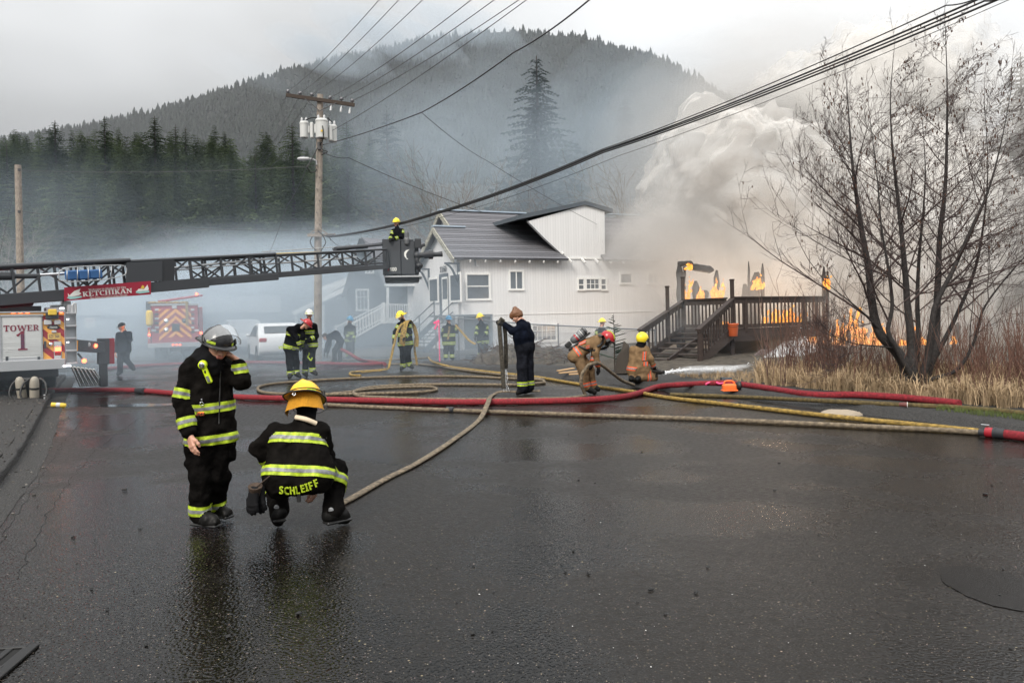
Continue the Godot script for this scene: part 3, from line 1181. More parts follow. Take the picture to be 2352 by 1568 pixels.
	p=person("person in dark clothes and cap walking with phone at the ear, behind the rear outrigger",24.0,Vector2(284,862),
		{"sl":[271,771,0.05],"sr":[297,769,-0.05],"el":[266,795,0.1],"wl":[265,812,0.18],"er":[299,783,0.15],"wr":[285,763,0.15],"nk":[284,765,0],"hd":[279,754,0.03],"hl":[275,803,0],"hr":[292,803,0],
		"kl":[275,832,0.1],"kr":[290,830,-0.05],"al":[275,856,0.05],"ar":[303,845,-0.12],"tl":[270,862,0.12],"tr":[307,851,-0.08]},st)
	var cap:=MB.new()
	cap.grid(24,8,func(a: float,b: float) -> Vector3:
		var th:=PI*0.5*b
		var an:=TAU*a
		return p.head*Vector3(0.098*cos(th)*cos(an),0.045+0.1*sin(th),-0.115*cos(th)*sin(an) - 0.012))
	var cp:=part("cap",cap,mt.hood,p.o)
	var pk:=MB.new()
	pk.grid(10,4,func(a: float,b: float) -> Vector3:
		var an:=PI*(0.15+0.7*a)
		return p.head*Vector3(0.09*cos(an),0.05 - 0.02*b,(0.1+0.075*b)*sin(an)),true)
	part("cap_peak",pk,mt.hood,cp)
	var ph:=MB.new()
	ph.box(Transform3D(Basis.from_euler(Vector3(0.2,0.5,0.2)),p.q.wr+Vector3(-0.02,0.07,0.03)),Vector3(0.07,0.15,0.012),0.004)
	part("phone",ph,mt.orange_plastic,p.o)
	st={"jacket": mt.navy_shirt,"pants": mt.pants_black,"cell": 0.03,"look": Vector3(-0.6,-0.8,0.1),"head_up": Vector3(-0.7,0.6,0),"hem": 0.02}
	p=person("person in dark clothes bent double over the red hose by the utility pole",28.0,Vector2(768,833),
		{"sl":[757,776,0.12],"sr":[758,774,-0.12],"el":[751,792,0.15],"wl":[746,810,0.15],"er":[757,793,-0.1],"wr":[752,812,-0.1],"nk":[754,772,0],"hd":[747,775,0],"back":[771,770,0],"hl":[781,784,0.1],"hr":[782,784,-0.1],
		"kl":[768,806,0.12],"kr":[780,808,-0.1],"al":[768,828,0.1],"ar":[781,828,-0.1],"tl":[762,833,0.12],"tr":[775,832,-0.1]},st)
	var hr:=MB.new()
	hr.ball(p.head*Vector3(0,0.05,-0.02),Vector3(0.09,0.09,0.105),p.head.basis,12)
	part("hair",hr,mt.hair_dark,p.o)
	st={"jacket": mt.jacket_navy,"pants": mt.jacket_navy,"edge": mt.lime,"cell": 0.03,"band": 0.1,"lift": 0.01,"torso_bands":[0.28,0.0],"leg_bands":[0.85],"hem": 0.02,"look": Vector3(0.6,-0.3,0.6)}
	p=person("firefighter in blue helmet standing below the white porch stairs",30.5,Vector2(804,827),
		{"sl":[795,757,0],"sr":[812,757,0],"el":[793,771,0.08],"wl":[801,780,0.2],"er":[814,771,0],"wr":[812,783,0.15],"nk":[803,748,0],"hd":[804,740,0.03],"hl":[798,786,0],"hr":[809,786,0],
		"kl":[799,806,0.04],"kr":[809,806,0.02],"al":[799,822,0],"ar":[810,822,0],"tl":[802,827,0.1],"tr":[813,827,0.1]},st)
	round_helmet(p.o,p.head,mt.helmet_blue,null,mt.lime)
	st=st.duplicate()
	st.merge({"cell": 0.026,"look": Vector3(-0.7,-0.45,0.6),"torso_bands":[0.3,0.02],"arm_bands":[0.75],"upper_bands":[0.35]},true)
	p=person("firefighter in yellow helmet carrying flat yellow hose folds over the shoulder",23.4,Vector2(932,850),
		{"sl":[917,747,0.05],"sr":[939,746,-0.03],"el":[907,763,0.12],"wl":[904,779,0.2],"er":[942,764,0.12],"wr":[931,775,0.28],"nk":[925,738,0],"hd":[920,728,0.03],"hl":[922,791,0.03],"hr":[940,791,-0.03],
		"kl":[925,819,0.1],"kr":[937,818,0.0],"al":[926,842,0.05],"ar":[940,838,-0.08],"tl":[921,849,0.12],"tr":[947,845,-0.02]},st)
	round_helmet(p.o,p.head,mt.helmet_lemon,null,mt.lime,1)
	st=st.duplicate()
	st.merge({"cell": 0.03,"look": Vector3(-0.4,0,-1),"torso_bands":[0.28,-0.02]},true)
	p=person("firefighter with blue helmet, back turned, yellow strap down the back, by the stair foot",28.0,Vector2(1031,823),
		{"sl":[1020,751,0],"sr":[1042,750,0],"el":[1017,766,0],"wl":[1019,780,-0.15],"er":[1049,760,-0.05],"wr":[1048,750,-0.25],"nk":[1030,742,0],"hd":[1030,733,-0.03],"hl":[1023,785,0],"hr":[1039,785,0],
		"kl":[1024,803,-0.03],"kr":[1038,803,-0.02],"al":[1024,818,0],"ar":[1038,818,0],"tl":[1021,823,-0.1],"tr":[1040,823,-0.1]},st)
	round_helmet(p.o,p.head,mt.helmet_blue,null,null)
	var ys:=MB.new()
	for k in 8:
		var q0:=stick(p,1032.0 - k*0.4,748+k*3.8)
		var q1:=stick(p,1032.0 - (k+1)*0.4,748+(k+1)*3.8)
		ys.bar(q0.origin+q0.basis.z*0.015,q1.origin+q1.basis.z*0.015,0.07,0.02,q0.basis.z)
	part("yellow_strap",ys,mat("hose_yellow",0.55,0.36,0.08,0.8),p.o)
	st=st.duplicate()
	st.merge({"look": Vector3(-0.6,-0.2,0.6),"torso_bands":[-0.05],"arm_bands":[0.3]},true)
	p=person("firefighter in yellow helmet in front of the dark basement opening, facing left",29.0,Vector2(1110,822),
		{"sl":[1098,751,0],"sr":[1117,751,0],"el":[1094,766,0.1],"wl":[1092,775,0.25],"er":[1119,766,0.1],"wr":[1110,772,0.25],"nk":[1105,742,0],"hd":[1102,732,0.03],"hl":[1102,785,0],"hr":[1116,785,0],
		"kl":[1103,804,0.04],"kr":[1115,804,0.02],"al":[1103,818,0],"ar":[1115,818,0],"tl":[1099,823,0.1],"tr":[1112,823,0.1]},st)
	round_helmet(p.o,p.head,mt.helmet_lemon,null,null)
	st=st.duplicate()
	st.merge({"look": Vector3(0.8,-0.1,-0.5),"torso_bands":[0.3]},true)
	p=person("firefighter in yellow helmet half hidden beyond the wire fence, left of the deck",29.0,Vector2(1382,820),
		{"sl":[1372,767,0],"sr":[1391,767,0],"el":[1369,782,0.1],"wl":[1373,794,0.2],"er":[1393,782,0.1],"wr":[1391,794,0.2],"nk":[1382,757,0],"hd":[1384,748,0.03],"hl":[1375,800,0],"hr":[1389,800,0],
		"kl":[1375,810,0.04],"kr":[1389,810,0.02],"al":[1375,818,0],"ar":[1389,818,0],"tl":[1379,821,0.1],"tr":[1393,821,0.1]},st)
	round_helmet(p.o,p.head,mt.helmet_lemon,null,null)
	st=st.duplicate()
	st.merge({"cell": 0.024,"look": Vector3(-0.35,-0.15,1),"torso_bands":[],"leg_bands":[],"arm_bands":[0.8],"ground": -1.0},true)
	p=person("firefighter in yellow helmet riding high up in the black aerial bucket",26.0,Vector2(914,634),
		{"sl":[903,531,0.05],"sr":[923,530,-0.03],"el":[898,543,0.12],"wl":[896,548,0.3],"er":[926,543,0.1],"wr":[906,548,0.3],"nk":[912,523,0],"hd":[910,512,0.04],"hl":[907,572,0],"hr":[920,572,0],
		"kl":[907,602,0.04],"kr":[920,602,0.02],"al":[907,628,0],"ar":[920,628,0],"tl":[905,633,0.1],"tr":[920,633,0.1]},st)
	round_helmet(p.o,p.head,mt.helmet_lemon,null,mt.lime)
	var tk:=MB.new()
	tk.lathe(PackedVector2Array([Vector2(0,-0.25),Vector2(0.07,-0.24),Vector2(0.085,-0.18),Vector2(0.085,0.15),Vector2(0.06,0.22),Vector2(0,0.24)]),16,tf(px(934,546,25.8) - p.root))
	var tko:=part("air_tank",tk,mt.tank_grey,p.o)
	var tb:=MB.new()
	tb.lathe(PackedVector2Array([Vector2(0.087,-0.04),Vector2(0.089,-0.03),Vector2(0.089,0.03),Vector2(0.087,0.04)]),16,tf(px(934,548,25.8) - p.root))
	part("tank_band",tb,mt.silver,tko)
	st={"jacket": mt.navy_shirt,"pants": mt.navy_pants,"edge": mt.lime,"cell": 0.02,"wrinkle": 0.008,"look": Vector3(-0.85,-0.65,0.1),"head_up": Vector3(-0.5,0.8,0),"torso_bands":[],"arm_bands":[],"leg_bands":[0.76],"band": 0.085,"hem": -0.08,"hip": 0.13,"neck": mt.skin,"arm": 0.06,"leg": 0.105,"curl": 0.75,"cuff": 1.0,
		"hand_l": Vector3(-1,0.25,0),"hand_r": Vector3(-1,0.2,0),"palm_l": Vector3(0.2,-0.3,-1),"palm_r": Vector3(0,-0.3,1),
		"extra": func(f: Field,q: Dictionary):
			f.add(q.nk+Vector3(-0.02,-0.03,0),q.nk+Vector3(0.0,-0.06,0),0.1,0.11,0)
			f.add(q.hl+Vector3(0.02,-0.02,0),q.hr+Vector3(0.0,0,0),0.15,0.15,4)
			f.add(q.sl.lerp(q.hl,0.5)+Vector3(-0.02,0,0),q.sr.lerp(q.hr,0.5),0.15,0.15,0)}
	p=person("woman with auburn hair tied up, in navy uniform, holding up a drained hose",15.6,Vector2(1205,903),
		{"sl":[1196,749,0.16],"sr":[1210,746,-0.16],"el":[1176,760,0.2],"wl":[1158,744,0.1],"er":[1180,757,-0.16],"wr":[1157,741,-0.06],"nk":[1199,738,0],"hd":[1187,727,0],"hl":[1197,795,0.09],"hr":[1213,794,-0.09],
		"kl":[1199,840,0.1],"kr":[1214,838,-0.08],"al":[1200,892,0.1],"ar":[1216,889,-0.1],"tl":[1190,901,0.12],"tr":[1206,898,-0.08]},st)
	var hair:=Field.new()
	hair.k=0.04
	hair.nz=FastNoiseLite.new()
	hair.nz.frequency=18.0
	hair.amp=0.012
	hair.add(Vector3(0,0.06,-0.02),Vector3(0,0.03,-0.06),0.095,0.09)
	hair.add(Vector3(0,0.09,0.05),Vector3(0,0.08,0.0),0.06,0.09)
	hair.add(Vector3(0,0.06,0.085),Vector3(0,0.05,0.09),0.03,0.025)
	hair.add(Vector3(0,0.1,-0.09),Vector3(0,0.16,-0.08),0.055,0.05)
	hair.add(Vector3(0,0.03,-0.1),Vector3(0,-0.02,-0.1),0.05,0.03)
	part("hair",net_mesh(hair.nets(0.009),[[[0],mt.hair_auburn]]),null,p.o,p.head)
	st={"jacket": mt.tan_coat,"pants": mt.tan_pants,"edge": mt.orange_band,"cell": 0.019,"wrinkle": 0.01,"look": Vector3(0.75,-0.75,0.25),"head_up": Vector3(0.7,0.6,0.1),"torso_bands":[0.02],"arm_bands":[0.8],"leg_bands":[0.82],"band": 0.085,"lift": 0.007,"hem": 0.08,"hip": 0.14,"arm": 0.066,"leg": 0.1,"cuff": 0.95,"curl": 0.6,"face": false,"thumb_r": true,"palm_r": Vector3(-1,0,0.3)}
	p=person("firefighter in tan gear and red helmet with air tank, stooping to haul hose",15.4,Vector2(1356,903),
		{"sl":[1377,785,0.17],"sr":[1382,778,-0.17],"el":[1368,812,0.22],"wl":[1374,843,0.18],"er":[1366,808,-0.1],"wr":[1362,832,0.0],"nk":[1381,777,0],"hd":[1395,779,0.0],"back":[1345,796,0],"hl":[1325,815,0.1],"hr":[1330,815,-0.1],
		"kl":[1340,853,0.12],"kr":[1354,852,-0.08],"al":[1345,890,0.09],"ar":[1360,887,-0.09],"tl":[1366,902,0.12],"tr":[1374,895,-0.06]},st)
	shell_helmet(p.o,p.head,mt.helmet_red,mt.lime)
	var mk:=MB.new()
	mk.ball(p.head*Vector3(0,-0.03,0.07),Vector3(0.075,0.095,0.06),p.head.basis,12)
	var mask:=part("breathing_mask",mk,mt.rubber,p.o)
	var vz:=MB.new()
	vz.grid(12,6,func(a: float,b: float) -> Vector3:
		var an:=PI*(0.15+0.7*a)
		return p.head*Vector3(0.08*cos(an),-0.06+0.1*b,0.075+0.065*sin(an)),true)
	part("mask_window",vz,mt.shield,mask)
	var rv:=MB.new()
	rv.tube(curve(PackedVector3Array([p.head*Vector3(0,-0.09,0.12),p.head*Vector3(0.02,-0.2,0.08),p.head*Vector3(0.06,-0.32,-0.02)]),0.03),0.022,8)
	part("air_hose",rv,mt.rubber,p.o)
	var ta: Vector3=px(1312,787,15.4) - p.root
	var tb2: Vector3=px(1347,757,15.4) - p.root
	var td:=(tb2 - ta).normalized()
	var tx:=Transform3D(aim(td,Vector3(0,0,1)),ta)
	var tl:=ta.distance_to(tb2)
	var tank:=MB.new()
	tank.lathe(PackedVector2Array([Vector2(0,0),Vector2(0.04,0.005),Vector2(0.07,0.04),Vector2(0.08,0.09),Vector2(0.08,tl - 0.09),Vector2(0.07,tl - 0.04),Vector2(0.04,tl - 0.005),Vector2(0,tl)]),20,tx)
	var tank_o:=part("air_tank",tank,mt.tank_grey,p.o)
	for b in [[0.12,0.15,mt.helmet_red],[0.17,0.18,mt.white_paint],[0.22,0.25,mt.silver],[0.27,0.28,mt.white_paint],[0.33,0.36,mt.rubber]]:
		var bm:=MB.new()
		bm.lathe(PackedVector2Array([Vector2(0.08,b[0]),Vector2(0.083,b[0]+0.002),Vector2(0.083,b[1] - 0.002),Vector2(0.08,b[1])]),20,tx)
		part("tank_band",bm,b[2],tank_o)
	var frame:=MB.new()
	frame.bar(ta+Vector3(0.05,-0.09,0),tb2+Vector3(0.07,-0.07,0),0.2,0.03,Vector3(0.6,-0.7,0),0.008)
	frame.box(tf(ta+Vector3(-0.06,-0.05,0),Vector3(0,0,0.7)),Vector3(0.14,0.1,0.12),0.02)
	frame.box(tf(ta+Vector3(-0.01,-0.13,0),Vector3(0,0,0.7)),Vector3(0.1,0.07,0.14),0.02)
	part("pack_frame",frame,mt.rubber,p.o)
	var hs:=MB.new()
	for sg in [[[1352,772],[1364,768],[1376,772],[1384,782],[1380,792],[1372,798]],[[1330,796],[1342,802],[1356,806],[1366,806]]]:
		var hp:=PackedVector3Array()
		for q in sg:
			var s0:=stick(p,q[0],q[1])
			hp.append(s0.origin+s0.basis.z*0.012)
		hs.tube(curve(hp,0.03),0.024,6)
	part("harness_strap",hs,mt.rubber,p.o)
	for pt in [[1338,789,0.16,0.07,0.45],[1350,798,0.08,0.06,0.3]]:
		var q:=stick(p,pt[0],pt[1])
		for k in 3:
			var bm:=MB.new()
			bm.box(q*tf(Vector3(0,(k - 1)*pt[3]*0.33,0.012),Vector3(0,0,pt[4])),Vector3(pt[2],pt[3]*0.34,0.006),0.001)
			part("back_patch",bm,mt.silver if k==1 else mt.orange_band,p.o)
	st={"jacket": mt.tan_coat,"pants": mt.tan_pants,"edge": mt.orange_band,"cell": 0.019,"wrinkle": 0.01,"look": Vector3(0.75,-0.25,-0.6),"ground": 0.03,"torso_bands":[-0.02],"arm_bands":[0.93],"leg_bands":[0.45],"band": 0.085,"lift": 0.007,"hem": 0.05,"hip": 0.15,"arm": 0.066,"leg": 0.105,"cuff": 0.8,"curl": 0.7,"face": false,
		"extra": func(f: Field,q: Dictionary):
			f.add(q.hd+Vector3(0,-0.03,0),q.nk+Vector3(0,0.0,0),0.085,0.09,6)
			f.add(q.hl+Vector3(0.02,-0.05,0),q.hr+Vector3(0.02,-0.04,0),0.15,0.15,7)}
	p=person("kneeling firefighter in tan gear and yellow helmet aiming the water jet",16.9,Vector2(1468,887),
		{"sl":[1454,816,0.02],"sr":[1484,815,-0.02],"el":[1452,838,-0.15],"wl":[1486,856,-0.35],"er":[1494,836,0.02],"wr":[1502,853,-0.05],"nk":[1471,806,0],"hd":[1476,792,0],"hl":[1456,858,0.02],"hr":[1476,857,-0.02],
		"kl":[1472,880,-0.3],"kr":[1500,879,-0.05],"al":[1452,880,0.12],"ar":[1470,880,0.12],"tl":[1449,884,0.22],"tr":[1464,884,0.22]},st)
	shell_helmet(p.o,p.head,mt.helmet_lemon,mt.lime_plastic)
	for pt in [[1480,830,0.09,0.2,-0.15],[1483,848,0.12,0.1,-0.2]]:
		var q:=stick(p,pt[0],pt[1])
		for k in 3:
			var bm:=MB.new()
			bm.box(q*tf(Vector3((k - 1)*pt[2]*0.33,0,0.012),Vector3(0,0,pt[4])),Vector3(pt[2]*0.34,pt[3],0.006),0.001)
			part("side_patch",bm,mt.silver if k==1 else mt.orange_band,p.o)
	var nz:=thing("hose_nozzle","black hose nozzle gripped by the kneeling firefighter","nozzle",px(1503,853,16.85))
	var nb:=MB.new()
	var nd:=(px(1525,855,16.6) - nz.position)
	nb.tube(PackedVector3Array([-nd*0.3,nd*0.35,nd*0.36,nd*0.7,nd*0.72,nd]),PackedFloat32Array([0.03,0.035,0.055,0.05,0.035,0.04]),14)
	part("barrel",nb,mt.rubber,nz)
	var ng:=MB.new()
	ng.bar(nd*0.3,nd*0.2+Vector3(0,-0.13,0),0.035,0.05,Vector3.RIGHT,0.01)
	part("grip",ng,mt.rubber,nz)
	var nh:=MB.new()
	nh.tube(curve(PackedVector3Array([nd*0.45+Vector3(0,0.03,0),nd*0.3+Vector3(0,0.1,0),nd*0.05+Vector3(0,0.09,0)]),0.03),0.009,6)
	part("handle",nh,mt.rubber,nz)
# ---------------------------------------------------------------- ground,road,verges
func smooth(a: float,b: float,x: float) -> float:
	var t:=clampf((x - a)/(b - a),0.0,1.0)
	return t*t*(3.0 - 2.0*t)
func road_material() -> StandardMaterial3D:
	var s:=1024
	var broad:=FastNoiseLite.new()
	broad.seed=12
	broad.frequency=0.0045
	broad.fractal_octaves=3
	var streak:=FastNoiseLite.new()
	streak.seed=31
	streak.frequency=0.012
	streak.fractal_octaves=4
	var fine:=FastNoiseLite.new()
	fine.seed=5
	fine.frequency=0.25
	fine.fractal_octaves=2
	var ia:=broad.get_seamless_image(s,s).get_data()
	var ib:=streak.get_seamless_image(s,s).get_data()
	var ic:=fine.get_seamless_image(s,s).get_data()
	var ro:=PackedByteArray()
	ro.resize(s*s)
	var al:=PackedByteArray()
	al.resize(s*s*3)
	for k in s*s:
		var a:=ia[k]/255.0
		var b:=ib[k]/255.0
		var c:=ic[k]/255.0
		var wet:=smooth(0.36,0.62,a*0.6+b*0.4)
		ro[k]=int(255.0*clampf(lerpf(0.4,0.1,wet)+(c - 0.5)*0.22,0.06,0.8))
		var t:=lerpf(1.0,0.66,wet)*(0.84+0.32*c)
		al[k*3]=int(255.0*clampf(t,0,1))
		al[k*3+1]=int(250.0*clampf(t,0,1))
		al[k*3+2]=int(243.0*clampf(t,0,1))
	var m:=mat("wet_asphalt",0.0115,0.0102,0.009,1.0)
	m.metallic_specular=0.31
	m.albedo_texture=ImageTexture.create_from_image(Image.create_from_data(s,s,false,Image.FORMAT_RGB8,al))
	m.roughness_texture=ImageTexture.create_from_image(Image.create_from_data(s,s,false,Image.FORMAT_L8,ro))
	m.roughness_texture_channel=BaseMaterial3D.TEXTURE_CHANNEL_RED
	m.uv1_triplanar=true
	m.uv1_world_triplanar=true
	m.uv1_scale=Vector3.ONE/19.0
	m.normal_enabled=true
	m.normal_texture=noise_tex("asphalt_bumps",2048,0.42,8,0,1,2.0,FastNoiseLite.TYPE_SIMPLEX_SMOOTH,3)
	m.normal_scale=0.3
	m.detail_enabled=true
	m.detail_albedo=stones(1024,26000,0.85)
	m.detail_blend_mode=BaseMaterial3D.BLEND_MODE_MIX
	m.detail_uv_layer=BaseMaterial3D.DETAIL_UV_2
	m.uv2_triplanar=true
	m.uv2_world_triplanar=true
	m.uv2_scale=Vector3.ONE/3.1
	return m
func stones(s: int,count: int,strength: float) -> ImageTexture:
	var r:=RandomNumberGenerator.new()
	r.seed=77
	var im:=Image.create(s,s,false,Image.FORMAT_RGBA8)
	im.fill(Color(0.2,0.2,0.2,0.0))
	for k in count:
		var x:=r.randi_range(0,s - 6)
		var y:=r.randi_range(0,s - 6)
		var l:=r.randf_range(0.1,0.42) if r.randf()<0.88 else r.randf_range(0.45,0.7)
		if r.randf()<0.3:
			l *= 0.1
		var c:=Color(l*1.06,l*r.randf_range(0.9,1.0),l*r.randf_range(0.72,0.95),strength*r.randf_range(0.4,1.0))
		var w:=r.randi_range(1,3)
		if r.randf()<0.04:
			w=4
		im.fill_rect(Rect2i(x,y+(1 if w>2 else 0),w,maxi(1,w - (2 if w>2 else 0))),c)
		if w>2:
			im.fill_rect(Rect2i(x+1,y,w - 2,w),c)
	return ImageTexture.create_from_image(im)
var kerb_line:=PackedVector3Array()
var verge_line:=PackedVector3Array()
func verge_side(p: Vector3) -> float:
	var best:=1e3
	var side:=0.0
	for k in verge_line.size() - 1:
		var a:=verge_line[k]
		var b:=verge_line[k+1]
		var q:=Geometry3D.get_closest_point_to_segment(Vector3(p.x,0,p.z),Vector3(a.x,0,a.z),Vector3(b.x,0,b.z))
		var d:=Vector2(p.x - q.x,p.z - q.z).length()
		if d<best:
			best=d
			side=d*signf((b.x - a.x)*(p.z - a.z) - (b.z - a.z)*(p.x - a.x))
	return side
func verge_height(s: float) -> float:
	return smooth(0.0,0.22,s)*0.12 - 0.03*smooth(0.2,1.0,s)+0.16*smooth(2.0,6.0,s)
func ground_and_road() -> void:
	for q in [[2900,1130],[2600,1062],[2352,1006],[2150,972],[1950,948],[1700,914],[1480,891],[1330,873],[1180,858],[1040,846],[960,838]]:
		verge_line.append(gp(q[0],q[1]))
	for q in [[-700,1800],[-300,1420],[-60,1175],[50,1040],[110,925],[150,868]]:
		kerb_line.append(gp(q[0],q[1]))
	var earth:=mat("earth",0.1,0.085,0.065,0.95)
	mottle(earth,Vector3.ONE*0.2,noise_tex("earth_tone",512,0.02,14,0.45,1.0),noise_tex("earth_bump",512,0.06,15,0,1,8.0),1.0,true)
	var m:=MB.new()
	m.quad(Vector3(-4000,-0.06,600),Vector3(4000,-0.06,600),Vector3(4000,-0.06,-5000),Vector3(-4000,-0.06,-5000))
	struct("ground",m,earth)
	m=MB.new()
	m.quad(Vector3(-60,0,14),Vector3(40,0,14),Vector3(40,0,-75),Vector3(-60,0,-75))
	struct("road",m,road_material())
	var side:=mat("old_asphalt",0.05,0.048,0.046,0.75)
	mottle(side,Vector3.ONE*0.5,noise_tex("old_tone",512,0.09,41,0.45,1.0),noise_tex("rubble_bump",512,0.12,42,0,1,9.0),1.0,true)
	side.detail_enabled=true
	side.detail_albedo=mt.wet_asphalt.detail_albedo
	side.detail_blend_mode=BaseMaterial3D.BLEND_MODE_MIX
	side.detail_uv_layer=BaseMaterial3D.DETAIL_UV_2
	side.uv2_triplanar=true
	side.uv2_world_triplanar=true
	side.uv2_scale=Vector3.ONE/2.3
	var nz:=FastNoiseLite.new()
	nz.seed=3
	nz.frequency=1.6
	var line:=curve(verge_line,0.15)
	var offs:=[-0.05,0.0,0.04,0.1,0.17,0.24,0.34,0.5,0.7,0.95,1.25,1.6,2.0]
	var sm:=MB.new()
	sm.grid(line.size() - 1,offs.size() - 1,func(a: float,b: float) -> Vector3:
		var k:=int(round(a*(line.size() - 1)))
		var o: float=offs[int(round(b*(offs.size() - 1)))]
		var p:=line[k]
		var t:=(line[mini(k+3,line.size() - 1)] - line[maxi(k - 3,0)]).normalized()
		var out:=Vector3(-t.z,0,t.x)
		var e:=o+0.09*nz.get_noise_2d(p.x*1.5,p.z*1.5)*(1.0 if o>-0.04 and o<0.8 else 0.0)
		var h:=verge_height(o)+(0.022*nz.get_noise_2d(p.x*4.0+o*9.0,p.z*4.0) if o>0.02 else 0.0)
		return p+out*e+Vector3(0,h - (0.02 if o<0.0 else 0.0),0),false)
	struct("pavement_edge",sm,side)
	var dirt:=mat("dirt",0.115,0.095,0.07,0.95)
	mottle(dirt,Vector3.ONE*0.33,tex.earth_tone,tex.earth_bump,1.0,true)
	var dn:=FastNoiseLite.new()
	dn.seed=9
	dn.frequency=0.35
	var dm:=MB.new()
	dm.grid(line.size()/2,30,func(a: float,b: float) -> Vector3:
		var k:=int(round(a*(line.size() - 1)))
		var p:=line[k]
		var t:=(line[mini(k+20,line.size() - 1)] - line[maxi(k - 20,0)]).normalized()
		var out:=Vector3(-t.z,0,t.x).lerp(Vector3(0.75,0,-0.66),minf(1.0,b*2.0)).normalized()
		var o:=1.55+40.0*b*b
		return p+out*o+Vector3(0,verge_height(minf(o,8.0)) - 0.012+0.09*dn.get_noise_2d(p.x+out.x*o,p.z+out.z*o)*smooth(1.9,3.5,o),0),false)
	struct("rough_ground",dm,dirt)
	var lot:=MB.new()
	lot.quad(Vector3(-22,0.012,-31.5),Vector3(4,0.012,-31.5),Vector3(14,0.012,-60),Vector3(-22,0.012,-60))
	struct("gravel_lot",lot,dirt)
	var kc:=mat("kerb_concrete",0.06,0.057,0.053,0.7)
	mottle(kc,Vector3.ONE*0.8,noise_tex("concrete_tone",512,0.05,61,0.4,1.0),tex.rubble_bump,0.6,true)
	var kl:=curve(kerb_line,0.25)
	var prof:=[[0.0,-0.01],[0.0,0.09],[-0.02,0.115],[-0.14,0.12],[-0.16,0.1]]
	var km:=MB.new()
	km.grid(kl.size() - 1,prof.size() - 1,func(a: float,b: float) -> Vector3:
		var k:=int(round(a*(kl.size() - 1)))
		var o: Array=prof[int(round(b*(prof.size() - 1)))]
		var t:=(kl[mini(k+2,kl.size() - 1)] - kl[maxi(k - 2,0)]).normalized()
		return kl[k]+Vector3(-t.z,0,t.x)*(o[0]+0.035*nz.get_noise_2d(kl[k].x*2.0,kl[k].z*2.0))+Vector3(0,o[1]*(0.85+0.3*nz.get_noise_2d(kl[k].x*2.5+9.0,kl[k].z*2.5)),0),true)
	struct("kerb",km,side)
	var gut:=MB.new()
	gut.grid(kl.size() - 1,1,func(a: float,b: float) -> Vector3:
		var k:=int(round(a*(kl.size() - 1)))
		var t:=(kl[mini(k+2,kl.size() - 1)] - kl[maxi(k - 2,0)]).normalized()
		return kl[k]+Vector3(-t.z,0,t.x)*(0.3 - 0.3*b+0.03*nz.get_noise_2d(kl[k].x,kl[k].z))+Vector3(0,0.004,0),true)
	struct("gutter",gut,side)
	var pm:=MB.new()
	pm.grid(kl.size() - 1,8,func(a: float,b: float) -> Vector3:
		var k:=int(round(a*(kl.size() - 1)))
		var t:=(kl[mini(k+2,kl.size() - 1)] - kl[maxi(k - 2,0)]).normalized()
		return kl[k]+Vector3(-t.z,0,t.x)*(-0.15 - 14.0*b)+Vector3(0,0.1+0.02*nz.get_noise_2d(kl[k].x*2.0+b*20.0,kl[k].z*2.0),0),true)
	struct("pavement",pm,side)
	var gs:=MB.new()
	gs.ball(Vector3.ZERO,Vector3(1,0.6,0.8),Basis(),6)
	var gm:=mat("loose_stone",1,1,1,0.8)
	gm.vertex_color_use_as_albedo=true
	var gl:=[]
	var gc:=[]
	var gr:=RandomNumberGenerator.new()
	gr.seed=15
	for k in 2600:
		var i:=gr.randi_range(0,kl.size() - 2)
		var t:=(kl[i+1] - kl[i]).normalized()
		var off:=0.45 - 1.6*pow(gr.randf(),0.8)
		var p:=kl[i].lerp(kl[i+1],gr.randf())+Vector3(-t.z,0,t.x)*off
		var s:=0.004+0.016*pow(gr.randf(),3.0)
		gl.append(Transform3D(Basis.from_euler(Vector3(gr.randf(),gr.randf()*6.0,0)).scaled(Vector3.ONE*s),Vector3(p.x,(0.125 if off<-0.02 else 0.006),p.z)))
		var l:=gr.randf_range(0.015,0.16)
		gc.append(Color(l,l*0.93,l*0.82))
	tag(multi("gravel",gs.mesh(),gm,gl,gc),"loose gravel along the left kerb","gravel","","stuff")
	var dp:=gp(-28,1540)
	var dg:=thing("storm_drain","black slotted storm drain grate at the lower left corner","drain",Vector3(dp.x,0.004,dp.z),0.12)
	var fr:=MB.new()
	fr.box(tf(Vector3(-0.36,0.004,0)),Vector3(0.05,0.016,0.5),0.003)
	fr.box(tf(Vector3(0.09,0.004,0)),Vector3(0.05,0.016,0.5),0.003)
	fr.box(tf(Vector3(-0.135,0.004,0.235)),Vector3(0.4,0.014,0.03),0.003)
	fr.box(tf(Vector3(-0.135,0.004,-0.235)),Vector3(0.4,0.014,0.03),0.003)
	fr.box(tf(Vector3(-0.135,0.004,0.0)),Vector3(0.4,0.014,0.03),0.003)
	var iron:=mat("cast_iron",0.014,0.014,0.014,0.45,0.3)
	part("frame",fr,iron,dg)
	for k in 6:
		var b:=MB.new()
		b.box(tf(Vector3(-0.335+0.08*k,0.003,0)),Vector3(0.036,0.012,0.44),0.003)
		part("grate_bar",b,iron,dg)
	var pit:=MB.new()
	pit.box(tf(Vector3(-0.135,-0.001,0)),Vector3(0.4,0.004,0.44))
	part("pit",pit,mat("pit_black",0.003,0.003,0.003,0.9),dg)
	var tar:=mat("tar_patch",0.0105,0.0095,0.0085,0.27)
	tar.metallic_specular=0.28
	mottle(tar,Vector3.ONE*0.6,tex.old_tone,tex.asphalt_bumps,0.25,true)
	var tn:=FastNoiseLite.new()
	tn.seed=8
	tn.frequency=0.8
